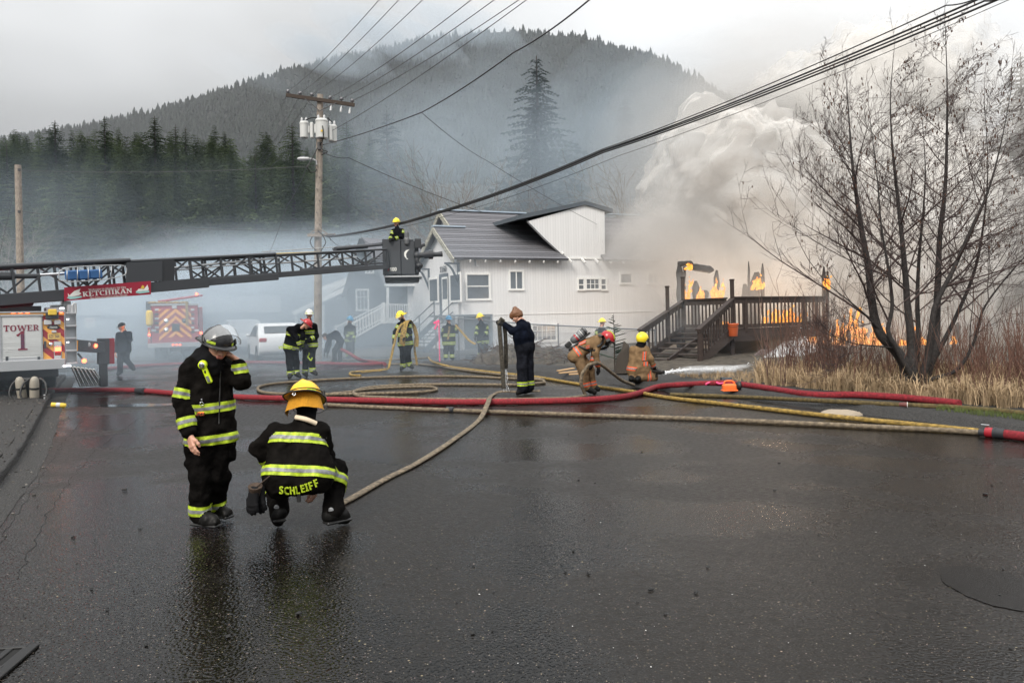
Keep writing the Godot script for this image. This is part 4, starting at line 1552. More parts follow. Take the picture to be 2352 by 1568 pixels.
	for q in [[2290,1350,0.26,0.12]]:
		var c:=gp(q[0],q[1])
		var tm:=MB.new()
		var out:=PackedVector3Array()
		for k in 40:
			var an:=-TAU*k/40
			var w: float=1.0+0.12*tn.get_noise_2d(cos(an)*2.0+q[0],sin(an)*2.0)
			out.append(c+Vector3(cos(an)*q[2]*w,0.004,sin(an)*(q[2]+q[3])*w))
		for k in 40:
			tm.tri(Vector3(c.x,0.004,c.z),out[(k+1) % 40]*1.0,out[k])
		struct("tar_patch",tm,tar)
	var cn:=FastNoiseLite.new()
	cn.seed=44
	cn.frequency=2.2
	for q in [[[320,960],[215,1040],[120,1165],[40,1330]],[[215,938],[150,1010],[85,1110],[-40,1300]],[[1660,932],[1800,944],[1960,962]]]:
		var cp:=PackedVector3Array()
		for w in q:
			cp.append(gp(w[0],w[1]))
		cp=curve(cp,0.05)
		var ck:=MB.new()
		ck.grid(cp.size() - 1,1,func(a: float,b: float) -> Vector3:
			var k:=int(round(a*(cp.size() - 1)))
			var t:=(cp[mini(k+1,cp.size() - 1)] - cp[maxi(k - 1,0)]).normalized()
			var w:=Vector3(-t.z,0,t.x)
			return cp[k]+w*(0.05*cn.get_noise_2d(cp[k].x,cp[k].z)+(b - 0.5)*(0.003+0.013*absf(cn.get_noise_2d(cp[k].z*3.0,cp[k].x))))+Vector3(0,0.002,0))
		struct("road_crack",ck,mt.pit_black)
	var water:=mat("puddle_water",0.012,0.0115,0.011,0.1)
	water.metallic_specular=0.4
	mottle(water,Vector3.ONE*0.5,null,noise_tex("ripples",512,0.02,71,0,1,3.0),0.12,true)
	for q in [[330,930,1.2,0.3,15]]:
		var c:=gp(q[0],q[1])
		var tm:=MB.new()
		var out:=PackedVector3Array()
		for k in 60:
			var an:=-TAU*k/60
			var w: float=0.85+0.22*tn.get_noise_2d(cos(an)*0.9+q[4]*7.0,sin(an)*0.9)+0.13*tn.get_noise_2d(cos(an)*4.0+q[4]*9.0,sin(an)*4.0)+0.08*sin(an*3.0+q[4])
			out.append(Vector3(c.x+cos(an)*q[2]*w,0.0035,c.z+sin(an)*q[3]*w))
		for k in 60:
			tm.tri(Vector3(c.x,0.0035,c.z),out[(k+1) % 60],out[k])
		struct("puddle",tm,water)
# ---------------------------------------------------------------- litter of the fire on the road
func embers() -> void:
	var shapes:=[]
	for k in 5:
		var m:=MB.new()
		for n in 1+k % 2:
			m.box(tf(Vector3(rng.randf_range(-0.3,0.3)*n,0.0,rng.randf_range(-0.3,0.3)*n),Vector3(rng.randf_range(-0.4,0.4),rng.randf()*3.0,rng.randf_range(-0.4,0.4))),Vector3(rng.randf_range(0.6,1.4),rng.randf_range(0.25,0.5),rng.randf_range(0.4,0.9)),0.15)
		shapes.append(m.mesh())
	var black:=mat("charcoal",0.008,0.008,0.008,0.7)
	for k in 110:
		var p:=gp(rng.randf_range(30,2350),930.0+560.0*pow(rng.randf(),1.5))
		if verge_side(p)>-0.1:
			continue
		var s:=0.011+0.026*pow(rng.randf(),3.0)
		var o:=part("burnt_chip",shapes[k % 5],black,null,tf(p+Vector3(0,s*0.2+0.003,0),Vector3(0,rng.randf()*TAU,0),Vector3.ONE*s))
		tag(o,"small black flake of burnt debris fallen on the wet road","debris","burnt flakes scattered over the road")
	for q in [[1352,1320,0.036],[1495,1357,0.034],[1880,1345,0.0],[1780,1128,0.03],[285,1127,0.05],[1790,1065,0.03]]:
		if q[2]>0.0:
			var o:=part("burnt_chunk",shapes[2],black,null,tf(gp(q[0],q[1])+Vector3(0,q[2]*0.3,0),Vector3(0,q[0],0),Vector3.ONE*q[2]))
			tag(o,"larger black lump of burnt debris lying on the wet road","debris","burnt lumps on the road")
	for k in 34:
		var p:=gp(rng.randf_range(1100,2300),1050.0+500.0*rng.randf())
		var o:=part("pale_fleck",shapes[k % 5],mt.white_paint,null,tf(p+Vector3(0,0.004,0),Vector3(0,rng.randf()*TAU,0),Vector3(1,0.4,1)*rng.randf_range(0.004,0.009)))
		tag(o,"tiny white fleck lying on the dark asphalt","debris","white flecks on the road")
# ---------------------------------------------------------------- mountain and woods
func ridge(x: float) -> float:
	var pts:=[[-600,420],[-200,360],[0,318],[150,292],[350,252],[500,205],[650,160],[800,122],[950,92],[1050,74],[1150,64],[1250,72],[1330,77],[1400,97],[1500,122],[1600,172],[1680,218],[1740,275],[1800,360],[1880,500],[1960,620],[2500,650],[3000,650]]
	for k in pts.size() - 1:
		if x<=pts[k+1][0]:
			return lerpf(pts[k][1],pts[k+1][1],clampf((x - pts[k][0])/(pts[k+1][0] - pts[k][0]),0,1))
	return 640.0
func mountain_point(x: float,v: float) -> Vector3:
	var d:=lerpf(420.0,1250.0,v)
	var y:=lerpf(650.0,ridge(x)+8.0,pow(v,0.85))
	return px(x,y,d)
func far_tree(seed_: int) -> ArrayMesh:
	var r:=RandomNumberGenerator.new()
	r.seed=seed_
	var m:=MB.new()
	var n:=7
	for k in n:
		var y0:=0.08+0.86*k/n
		var rad:=0.19*(1.0 - float(k)/n)+0.02
		var sides:=6
		var top:=Vector3(r.randf_range(-0.02,0.02),minf(1.0,y0+0.26),r.randf_range(-0.02,0.02))
		for s in sides:
			var a:=TAU*(s+r.randf_range(-0.3,0.3))/sides
			var rr:=rad*r.randf_range(0.6,1.25)
			var p:=Vector3(cos(a)*rr,y0 - r.randf()*0.03,sin(a)*rr)
			var w:=Vector3(-sin(a),0,cos(a))*rr*0.62
			m.tri(p - w+Vector3(0,0.04,0),top,p+w+Vector3(0,0.04,0))
			m.tri(p - w+Vector3(0,0.04,0),p+w+Vector3(0,0.04,0),p*Vector3(1.15,1,1.15) - Vector3(0,0.03,0))
	return m.mesh()
func multi(called: String,mesh: Mesh,material: Material,list: Array,tints: Array,parent: Node3D=null) -> MultiMeshInstance3D:
	var mm:=MultiMesh.new()
	mm.transform_format=MultiMesh.TRANSFORM_3D
	mm.use_colors=not tints.is_empty()
	mm.mesh=mesh
	mm.instance_count=list.size()
	for k in list.size():
		mm.set_instance_transform(k,list[k])
		if not tints.is_empty():
			mm.set_instance_color(k,tints[k])
	var o:=MultiMeshInstance3D.new()
	o.multimesh=mm
	o.material_override=material
	if parent:
		o.name=called
		parent.add_child(o,true)
	else:
		o.name=numbered(called)
		add_child(o)
	o.set_meta("kind","stuff")
	return o
func mountain() -> void:
	var m:=MB.new()
	m.grid(90,40,func(a: float,b: float) -> Vector3:
		if b>0.9:
			var q:=mountain_point(lerpf(-600,3000,a),1.0)
			return q+Vector3(0,-(b - 0.9)*2000.0,-(b - 0.9)*3000.0)
		return mountain_point(lerpf(-600,3000,a),b/0.9))
	var soil:=mat("forest_floor",0.022,0.024,0.02,0.95)
	struct("mountain",m,soil)
	var needles:=mat("far_needles",1,1,1,0.9)
	needles.vertex_color_use_as_albedo=true
	var r:=RandomNumberGenerator.new()
	r.seed=51
	var woods:=[]
	var tints:=[]
	for k in 3:
		woods.append([])
		tints.append([])
	for k in 26000:
		var v:=pow(r.randf(),0.62)
		var x:=r.randf_range(-350,1950)
		var p:=mountain_point(x,v)
		var h:=r.randf_range(7.5,14.0)*(1.35 if r.randf()<0.12 else 1.0)
		var w:=k % 3
		woods[w].append(Transform3D(Basis(Vector3.UP,r.randf()*TAU).scaled(Vector3(h*1.1,h,h*1.1)),p+Vector3(0,-0.6,0)))
		var t:=r.randf_range(0.55,1.3)
		tints[w].append(Color(0.026*t,0.033*t,0.026*t))
	for k in 3:
		var o:=multi("mountain_forest",far_tree(90+k),needles,woods[k],tints[k])
		tag(o,"dark conifer forest covering the mountain slope under the cloud","forest","forest on the mountain","stuff")
func conifer(seed_: int,droop: float,dense: int) -> Array:
	var r:=RandomNumberGenerator.new()
	r.seed=seed_
	var t:=MB.new()
	t.tube(PackedVector3Array([Vector3(0,-0.03,0),Vector3(0,0.5,0),Vector3(0,1.0,0)]),PackedFloat32Array([0.017,0.01,0.0015]),6,false)
	var m:=MB.new()
	for k in dense:
		var u:=float(k)/dense
		var y:=0.1+0.89*pow(u,0.9)
		var reach:=(0.2*pow(1.0 - u,0.8)+0.014)*r.randf_range(0.72,1.2)
		var n:=5+(k % 2)
		for b in n:
			var a:=TAU*(b+r.randf_range(-0.35,0.35))/n+k*1.7
			var l:=reach*r.randf_range(0.65,1.15)
			var dir:=Vector3(cos(a),0,sin(a))
			var side:=Vector3(-sin(a),0,cos(a))
			var p0:=Vector3(0,y,0)
			var p1:=p0+dir*l*0.55+Vector3(0,0.01 - droop*l*0.2,0)
			var p2:=p0+dir*l+Vector3(0,-droop*l*0.45+l*0.08,0)
			var segs:=6
			for s in segs:
				var f:=(s+0.5)/segs
				var c:=p0.lerp(p1,f*2.0) if f<0.5 else p1.lerp(p2,f*2.0 - 1.0)
				var w:=l*0.26*(1.0 - 0.5*f)*r.randf_range(0.6,1.3)
				var fw:=dir*l*0.16
				for sd in [-1.0,1.0]:
					var tip: Vector3=c+side*sd*w+fw - Vector3(0,w*(0.3+droop*0.5)*r.randf(),0)
					m.col=Color.WHITE
					m.tri(c - dir*l*0.05,tip,c+fw*0.8+Vector3(0,l*0.015,0))
				m.tri(c,c+fw - Vector3(0,w*0.7*droop*r.randf(),0),c+fw*0.4 - Vector3(0,w*0.75,0)+side*w*r.randf_range(-0.4,0.4))
	return [t.mesh(),m.mesh()]
func woods() -> void:
	var kinds:=[conifer(1,0.55,46),conifer(2,0.8,54),conifer(3,0.4,40)]
	var bark:=mat("conifer_bark",0.04,0.032,0.025,0.9)
	var green:=mat("conifer_needles",1,1,1,0.85)
	green.vertex_color_use_as_albedo=true
	green.metallic_specular=0.1
	var hue:=[mat("needles_dark",0.045,0.064,0.03,0.85),mat("needles_mid",0.062,0.086,0.034,0.85),mat("needles_grey",0.04,0.052,0.038,0.85)]
	for h: StandardMaterial3D in hue:
		h.metallic_specular=0.1
	var r:=RandomNumberGenerator.new()
	r.seed=19
	var m:=MB.new()
	m.grid(40,12,func(a: float,b: float) -> Vector3:
		var p:=px(lerpf(-900,1500,a),CY,lerpf(72,230,b))
		p.y=slope(p)
		return p)
	struct("hillside",m,mt.forest_floor)
	var list:=[[],[],[]]
	var tints:=[[],[],[]]
	for k in 520:
		var d:=r.randf_range(84,205)
		var x:=r.randf_range(-260,980)
		var p:=px(x,CY,d)
		p.y=slope(p) - 0.4
		var h:=(8.5+12.5*pow(r.randf(),1.2))*(1.0 if x<640 else 0.8)
		var w:=k % 3
		list[w].append(Transform3D(Basis(Vector3.UP,r.randf()*TAU).scaled(Vector3(h*r.randf_range(0.95,1.3),h,h*r.randf_range(0.95,1.3))),p))
		var t:=r.randf_range(0.6,1.35)
		tints[w].append(Color(0.068*t,0.092*t,0.036*t))
	for k in 3:
		var o:=multi("hillside_forest",kinds[k][1],green,list[k],tints[k])
		tag(o,"dense green conifer wood on the slope beyond the trucks","forest","wood on the slope","stuff")
	var says:=["tall dark spruce just left of the utility pole","dark spruce just right of the transformers","pale smoke-veiled spruce between the pole and the tall spruce","tallest broad spruce rising behind the white house roof","faint spruce top right of the tallest spruce","bushy spruce top at the far left of the wood","narrow dark spruce top second from the left of the wood","pointed spruce top near the middle of the wood","slim spruce top right of the middle of the wood","short spruce left of the utility pole's spruce","spruce at the right edge half lost in smoke","faint spruce in smoke behind the bare tree","spruce crown peeking from the left edge","thin spruce beside the pointed one in the wood"]
	var spots:=[[670,283,74,16,1.25,1],[795,276,84,17,1.25,1],[888,252,80,22,1.2,2],[1232,128,84,28,1.3,2],[1436,222,150,26,1.1,2],[125,276,108,17,1.5,0],[239,268,112,18,1.0,0],[354,266,110,18,1.2,0],[402,286,112,17,1.0,0],[585,352,88,13,1.2,1],[2345,120,60,22,1.1,2],[2196,170,85,30,1.1,2],[14,330,100,15,1.4,0],[425,292,115,16,1.0,0]]
	for k in spots.size():
		var q: Array=spots[k]
		var top:=px(q[0],q[1],q[2])
		var base:=Vector3(top.x,maxf(top.y - q[3],-0.2),top.z)
		var h:=top.y - base.y
		var o:=thing("spruce",says[k],"conifer",base,k*1.3,"spruces that stand out from the wood")
		var sc:=tf(Vector3.ZERO,Vector3.ZERO,Vector3(h*q[4],h,h*q[4]))
		part("trunk",kinds[k % 3][0],bark,o,sc)
		part("crown",kinds[k % 3][1],hue[q[5]],o,sc)
func slope(p: Vector3) -> float:
	var d:=-p.z
	return maxf(0.0,d - 76.0)*0.27*smooth(-20.0,30.0,-(p.x+10.0)+30.0) - 0.05
# ---------------------------------------------------------------- leafless trees
func branchy(seed_: int,h: float,spread: float,twigs: int) -> MB:
	var r:=RandomNumberGenerator.new()
	r.seed=seed_
	var m:=MB.new()
	var stack:=[[Vector3.ZERO,Vector3.UP,h*0.5,h*0.0085,0]]
	while not stack.is_empty():
		var b: Array=stack.pop_back()
		var p: Vector3=b[0]
		var dir: Vector3=b[1]
		var l: float=b[2]
		var rad: float=b[3]
		var lvl: int=b[4]
		var pts:=PackedVector3Array([p])
		var rr:=PackedFloat32Array([rad])
		var n:=4 if lvl<2 else 3
		for k in n:
			dir=(dir+Vector3(r.randf_range(-1,1),r.randf_range(-0.3,0.7),r.randf_range(-1,1))*0.2).normalized()
			p+=dir*l/n
			pts.append(p)
			rr.append(maxf(rad*(1.0 - 0.75*(k+1)/n),0.006))
			if lvl<3:
				for s in (twigs if lvl>0 else 2):
					var side:=dir.cross(Vector3(r.randf_range(-1,1),r.randf_range(-1,1),r.randf_range(-1,1))).normalized()
					stack.append([p,(dir*(1.2 - spread*0.4)+side*spread).normalized(),l*r.randf_range(0.42,0.7),rad*(1.0 - 0.6*(k+1)/n)*0.6,lvl+1])
		m.tube(pts,rr,4 if lvl<2 else 3,false)
	return m
func bare_trees() -> void:
	var pale:=mat("alder_bark",0.22,0.2,0.18,0.85)
	var red:=mat("reddish_bark",0.14,0.09,0.08,0.85)
	var kinds:=[branchy(3,10.0,0.75,2).mesh(),branchy(5,10.0,0.6,2).mesh(),branchy(8,10.0,0.95,2).mesh()]
	var says:=["pale leafless tree behind the lower gable of the white house","pale leafless tree rising over the ridge of the white house","pale leafless tree left of the broad dormer","forked leafless tree over the dormer roof","tall pale leafless tree right of the dormer","reddish leafless tree above the middle of the aerial ladder","grey leafless tree beside the short left pole","low reddish leafless tree left of the utility pole","thin leafless tree right of the utility pole","leafless tree at the far left edge","leafless tree fading into smoke right of the dormer's tall tree"]
	var spots:=[[1000,640,372,47,0],[1050,640,322,49,1],[1100,640,340,48,0],[1345,640,380,47,2],[1463,640,345,48,1],[345,690,470,66,2],[118,690,480,62,2],[520,700,520,62,0],[800,700,500,58,2],[10,690,470,60,1],[1540,660,400,70,0]]
	for k in spots.size():
		var q: Array=spots[k]
		var base:=px(q[0],q[1],q[3])
		base.y=0
		var h: float=px(q[0],q[2],q[3]).y
		var o:=thing("bare_tree",says[k],"tree",base,k*2.1,"leafless trees behind the houses")
		part("branches",kinds[q[4]],red if k in [5,7] else pale,o,tf(Vector3.ZERO,Vector3.ZERO,Vector3.ONE*h/9.0))
# ---------------------------------------------------------------- facades: a point of the photograph met with a plane of a thing
func lp(root: Node3D,x: float,y: float,zl: float) -> Vector3:
	return root.transform.affine_inverse()*on_plane(x,y,root.transform*Vector3(0,0,zl),root.transform.basis.z.normalized())
func lpx(root: Node3D,x: float,y: float,xl: float) -> Vector3:
	return root.transform.affine_inverse()*on_plane(x,y,root.transform*Vector3(xl,0,0),root.transform.basis.x.normalized())
func panel(mb: MB,root: Node3D,x0: float,y0: float,x1: float,y1: float,zl: float,thick: float,bev:=0.0) -> void:
	var a:=lp(root,x0,y0,zl)
	var b:=lp(root,x1,y1,zl)
	var s:=(b - a).abs()
	mb.box(tf(Vector3((a.x+b.x)*0.5,(a.y+b.y)*0.5,zl - thick*0.5)),Vector3(s.x,s.y,thick),bev)
func panelx(mb: MB,root: Node3D,x0: float,y0: float,x1: float,y1: float,xl: float,thick: float) -> void:
	var a:=lpx(root,x0,y0,xl)
	var b:=lpx(root,x1,y1,xl)
	var s:=(b - a).abs()
	mb.box(tf(Vector3(xl+thick*0.5,(a.y+b.y)*0.5,(a.z+b.z)*0.5)),Vector3(thick,s.y,s.z))
func one_panel(called: String,root: Node3D,x0: float,y0: float,x1: float,y1: float,zl: float,thick: float,m: Material,parent: Node3D=null,bev:=0.0) -> MeshInstance3D:
	var mb:=MB.new()
	panel(mb,root,x0,y0,x1,y1,zl,thick,bev)
	return part(called,mb,m,parent if parent else root)
func band_stripes(called: String,root: Node3D,parent: Node3D,a: Vector3,b: Vector3,dirs: Array,width: float,m: Material,zl: float) -> void:
	var rect:=PackedVector2Array([Vector2(a.x,a.y),Vector2(b.x,a.y),Vector2(b.x,b.y),Vector2(a.x,b.y)])
	for half in dirs:
		var x0: float=half[0]
		var x1: float=half[1]
		var y:=a.y - 3.0
		while y<b.y+3.0:
			var q:=PackedVector2Array([Vector2(x0,y),Vector2(x1,y+(x1 - x0)*half[2]),Vector2(x1,y+(x1 - x0)*half[2]+width),Vector2(x0,y+width)])
			for piece in Geometry2D.intersect_polygons(rect,q):
				var pts:=PackedVector3Array()
				if Geometry2D.is_polygon_clockwise(piece):
					piece.reverse()
				for p in piece:
					pts.append(Vector3(p.x,p.y,zl))
				var mb:=MB.new()
				mb.poly(pts,Vector3(0,0,-0.004))
				part(called,mb,m,parent)
			y+=width*2.0
func local_tf(root: Node3D,p: Vector3,r:=Vector3.ZERO) -> Transform3D:
	return tf(p,r)
func window_at(root: Node3D,x0: float,y0: float,x1: float,y1: float,zl: float,bars: Array,frame_w: float,white: Material,pane: Material,parent: Node3D=null) -> void:
	var a:=lp(root,x0,y1,zl)
	var b:=lp(root,x1,y0,zl)
	var mb:=MB.new()
	var cx:=(a.x+b.x)*0.5
	var cy:=(a.y+b.y)*0.5
	var w:=b.x - a.x
	var h:=b.y - a.y
	mb.box(tf(Vector3(cx,b.y+frame_w*0.5,zl+0.02)),Vector3(w+frame_w*2,frame_w,0.08))
	mb.box(tf(Vector3(cx,a.y - frame_w*0.5,zl+0.03)),Vector3(w+frame_w*2.4,frame_w,0.1))
	mb.box(tf(Vector3(a.x - frame_w*0.5,cy,zl+0.018)),Vector3(frame_w,h,0.08))
	mb.box(tf(Vector3(b.x+frame_w*0.5,cy,zl+0.018)),Vector3(frame_w,h,0.08))
	var o:=part("window",mb,white,parent if parent else root)
	var xs:=[0.0]
	var ys:=[0.0]
	for f in bars:
		if f>0:
			xs.append(f)
		else:
			ys.append(-f)
	xs.append(1.0)
	ys.append(1.0)
	for i in xs.size() - 1:
		for j in ys.size() - 1:
			var pm:=MB.new()
			var px0: float=a.x+w*xs[i]
			var px1: float=a.x+w*xs[i+1]
			var py0: float=b.y - h*ys[j+1]
			var py1: float=b.y - h*ys[j]
			pm.box(tf(Vector3((px0+px1)*0.5,(py0+py1)*0.5,zl+0.002)),Vector3(px1 - px0 - 0.03,py1 - py0 - 0.03,0.012))
			part("pane",pm,pane,o)
	for f in bars:
		var bm:=MB.new()
		if f>0:
			bm.box(tf(Vector3(a.x+w*f,cy,zl+0.012)),Vector3(0.05 if bars.size()<3 else 0.03,h,0.05))
		else:
			bm.box(tf(Vector3(cx,b.y+h*f,zl+0.014)),Vector3(w,0.05 if bars.size()<3 else 0.03,0.05))
		part("glazing_bar",bm,white,o)
# ---------------------------------------------------------------- the tower truck on the left
func truck_materials() -> void:
	mottle(mat("truck_red",0.3,0.016,0.026,0.25),Vector3.ONE,null)
	mat("truck_yellow",0.72,0.33,0.05,0.35)
	mottle(mat("aluminium",0.42,0.43,0.44,0.42,0.6),Vector3.ONE*6,null,noise_tex("tread",128,0.12,81,0,1,4.0,FastNoiseLite.TYPE_CELLULAR,1),0.5)
	mat("door_silver",0.56,0.57,0.56,0.4,0.2)
	mat("steel_black",0.04,0.044,0.05,0.42)
	mat("steel_dark",0.022,0.024,0.028,0.5)
	mat("lamp_grey",0.45,0.46,0.47,0.2)
	mat("tyre",0.012,0.012,0.012,0.85)
	glow("red_lamp",1.0,0.08,0.03,5.0)
	glow("white_lamp",0.95,0.95,1.0,2.2)
	mat("blue_bag",0.03,0.11,0.28,0.6)
	mat("sign_red",0.3,0.012,0.035,0.45)
	mat("letter_white",0.72,0.72,0.68,0.5)
	mat("letter_maroon",0.17,0.012,0.03,0.4)
	mat("letter_navy",0.03,0.04,0.1,0.4)
	mat("plate_yellow",0.62,0.4,0.1,0.5)
	mat("bag_yellow",0.62,0.43,0.05,0.6)
	mat("tail_red",0.32,0.012,0.012,0.2)
	mat("hose_red",0.33,0.016,0.028,0.85)
func tower_truck() -> void:
	var p0:=px(174,800,17.3)
	p0.y=0
	var o:=thing("tower_truck","aerial tower fire truck with red and yellow chevron rear, its black ladder reaching right","fire truck",p0,deg_to_rad(36))
	var a:=lp(o,-60,846,0)
	var b:=lp(o,149,717,0)
	var top:=b.y
	var low:=lp(o,120,832,0).y
	var body:=MB.new()
	body.box(tf(Vector3(-1.44,(top+low)*0.5,-4.2)),Vector3(2.3,top - low,8.2),0.02)
	part("body",body,mt.truck_red,o)
	var un:=MB.new()
	un.box(tf(Vector3(-1.3,0.62,-4.4)),Vector3(2.0,0.35,7.6),0.02)
	part("chassis",un,mt.steel_black,o)
	var x0:=lp(o,98,780,0).x
	var x1:=lp(o,148,780,0).x
	var pan:=MB.new()
	pan.box(tf(Vector3((x0+x1)*0.5,(top+low)*0.5,-0.06)),Vector3(x1 - x0,top - low - 0.01,0.05),0.004)
	var pn:=part("chevron_panel",pan,mt.truck_red,o)
	band_stripes("yellow_chevron",o,pn,Vector3(x0,low+0.02,0),Vector3(x1,top - 0.03,0),[[x0,x1,-0.95,0]],0.17,mt.truck_yellow,-0.03)
	var lx:=lp(o,-70,780,0).x
	var edge:=MB.new()
	edge.box(tf(Vector3((lx+x1)*0.5,top - 0.03,-0.045)),Vector3(x1 - lx,0.07,0.07),0.004)
	var eb:=part("top_rail",edge,mt.truck_yellow,o)
	var cap:=MB.new()
	cap.box(tf(Vector3((lx+x1)*0.5,top+0.015,-0.04)),Vector3(x1 - lx,0.03,0.1),0.005)
	part("rail_trim",cap,mt.aluminium,eb)
	for q in [[25,34],[42,50],[58,66],[136,143]]:
		one_panel("marker_lamp",o,q[0],717.2,q[1],719.6,0.0,0.02,mt.red_lamp,eb)
	var dr:=MB.new()
	panel(dr,o,-14,724,97,831,-0.03,0.04)
	var door:=part("roller_door",dr,mt.door_silver,o)
	for k in 20:
		var y:=727.0+k*4.72
		var sl:=MB.new()
		panel(sl,o,3,y+0.25,94,y+4.4,-0.02,0.02,0.006)
		part("door_slat",sl,mt.door_silver,door)
	for q in [[-4,724,2.5,831],[95,724,98,826],[-4,722.5,98,725.5]]:
		one_panel("door_frame",o,q[0],q[1],q[2],q[3],-0.002,0.03,mt.aluminium,door)
	one_panel("door_bar",o,10,822.5,93,826.5,0.004,0.03,mt.aluminium,door)
	for q in [15,88]:
		one_panel("door_latch",o,q - 3,819,q+3,828,0.012,0.04,mt.steel_dark,door)
	var c:=lp(o,48,753.5,-0.01)
	var sx:=lp(o,89,753,0).x - lp(o,7,753,0).x
	text("door_lettering","TOWER",0.13,mt.letter_maroon,door,tf(Vector3(c.x,c.y,-0.014)),"Droid Serif",true,sx)
	c=lp(o,50,783,-0.01)
	text("door_number","1",0.42,mt.letter_maroon,door,tf(Vector3(c.x,c.y,-0.014)),"Droid Serif",true,0.2)
	for k in 10:
		var yy:=768.5+k*3.4
		one_panel("number_line",o,46.5,yy,55,yy+0.8,-0.006,0.004,mt.letter_navy,door)
	for q in [[100,734.5,118,745.5],[124,735,139,745]]:
		one_panel("work_lamp",o,q[0],q[1],q[2],q[3],0.03,0.06,mt.lamp_grey,o,0.012)
	var oc:=lp(o,122,751.5,0.0)
	var om:=MB.new()
	om.ball(Vector3(oc.x,oc.y,-0.025),Vector3(0.125,0.05,0.014),Basis(),20)
	var badge:=part("oval_badge",om,mt.steel_dark,o)
	text("badge_lettering","Pierce",0.055,mt.letter_white,badge,tf(Vector3(oc.x,oc.y,-0.008)),"Droid Serif",false,0.15)
	var pl:=one_panel("licence_plate",o,108.5,765,138.5,778.3,-0.012,0.01,mt.plate_yellow,o)
	var pc:=lp(o,123.5,772.3,-0.01)
	text("plate_lettering","XZF 344",0.075,mt.letter_navy,pl,tf(Vector3(pc.x,pc.y,-0.012)),"Droid Sans",false,0.2)
	one_panel("plate_lamp",o,117.5,759,129,764,0.02,0.05,mt.lamp_grey,o,0.01)
	var cl:=one_panel("lamp_cluster",o,122.5,784,141.5,825,-0.01,0.03,mt.aluminium,o,0.01)
	for q in [[787,795.5,mt.lamp_grey],[797,806,mt.red_lamp],[807.5,815.5,mt.tail_red],[817,823.5,mt.lamp_grey]]:
		one_panel("tail_lamp",o,125,q[0],139.5,q[1],0.004,0.02,q[2],cl,0.006)
	one_panel("grab_handle",o,100,783,106,800,0.03,0.04,mt.steel_dark,o,0.01)
	var ev:=MB.new()
	ev.lathe(PackedVector2Array([Vector2(0.04,-0.02),Vector2(0.045,0.01),Vector2(0.02,0.02),Vector2(0,0.015)]),16,tf(lp(o,115.5,790,-0.02),Vector3(PI/2,0,0)))
	part("air_socket",ev,mt.chrome,o)
	var fl:=one_panel("floodlight",o,110,710,130,723.5,0.16,0.12,mt.bag_yellow,o,0.015)
	one_panel("floodlight_bracket",o,104,717,134,732,0.06,0.1,mt.steel_black,fl,0.01)
	var bump:=MB.new()
	panel(bump,o,-60,832.5,149,846.5,0.09,0.16,0.01)
	part("step_bumper",bump,mt.aluminium,o)
	one_panel("step_lamp",o,144,839,162,841,0.1,0.02,mt.white_lamp,o)
	var rec:=MB.new()
	panel(rec,o,149.5,717,175,835,-0.14,0.05)
	var rc:=part("recess",rec,mt.aluminium,o)
	for q in [[149,717,152.5,836],[173,717,176.5,836]]:
		one_panel("recess_rail",o,q[0],q[1],q[2],q[3],0.02,0.16,mt.aluminium,rc,0.008)
	for y in [718.5,748,776.5,805,834]:
		one_panel("step",o,150,y - 1.6,176,y+1.6,0.05,0.16,mt.aluminium,rc,0.006)
	for y in [733,786]:
		one_panel("recess_lamp",o,152,y - 1,157.5,y+1,-0.02,0.02,mt.white_lamp,rc)
	for q in [[104,706,150,718,-0.5],[118,700,140,709,-0.8],[143,691,162,706,-0.7],[154,700,174,717,-0.3]]:
		one_panel("roof_box",o,q[0],q[1],q[2],q[3],q[4],0.5,mt.aluminium,o,0.01)
	one_panel("roof_lamp",o,137,706,146,709.5,-0.1,0.05,mt.white_lamp,o)
	var hp:=PackedVector3Array()
	for q in [[165,717],[166,700],[169,696],[173,697],[173.5,704],[173,717]]:
		hp.append(lp(o,q[0],q[1],-0.08))
	var hm:=MB.new()
	hm.tube(curve(hp,0.04),0.02,8)
	part("roof_handrail",hm,mt.aluminium,o)
	var dk:=MB.new()
	panel(dk,o,-70,704,94,717,-0.9,1.2)
	part("turntable_deck",dk,mt.steel_dark,o)
	for z in [-2.6,-3.9]:
		for x in [-0.35,-2.25]:
			var wm:=MB.new()
			wm.lathe(PackedVector2Array([Vector2(0.3,-0.15),Vector2(0.48,-0.14),Vector2(0.52,-0.1),Vector2(0.52,0.1),Vector2(0.48,0.14),Vector2(0.3,0.15)]),24,tf(Vector3(x,0.52,z),Vector3(0,0,PI/2)))
			var w:=part("wheel",wm,mt.tyre,o)
			var rm:=MB.new()
			rm.lathe(PackedVector2Array([Vector2(0,0.08),Vector2(0.3,0.1),Vector2(0.3,-0.1),Vector2(0,-0.08)]),20,tf(Vector3(x,0.52,z),Vector3(0,0,PI/2)))
			part("rim",rm,mt.aluminium,w)
	var ob:=MB.new()
	var oa:=px(170,793,17.5) - p0
	var oe:=px(236,798,18.6) - p0
	var inv:=Transform3D(o.transform.basis,Vector3.ZERO).affine_inverse()
	oa=inv*oa
	oe=inv*oe
	ob.bar(oa,oe,0.22,0.26,Vector3.UP,0.01)
	var arm:=part("outrigger_arm",ob,mt.steel_black,o)
	var side:=Vector3(0,0,0.12)
	var ym:=MB.new()
	ym.poly(PackedVector3Array([oa.lerp(oe,0.05)+Vector3(0,-0.12,0.135),oa.lerp(oe,0.32)+Vector3(0,-0.12,0.135),oa.lerp(oe,0.18)+Vector3(0,0.12,0.135),oa.lerp(oe,0.02)+Vector3(0,0.12,0.135)]),Vector3(0,0,-0.01))
	part("outrigger_stripe",ym,mt.truck_yellow,arm)
	var lm:=MB.new()
	var lc: Vector3=inv*(px(218,794,18.1) - p0)
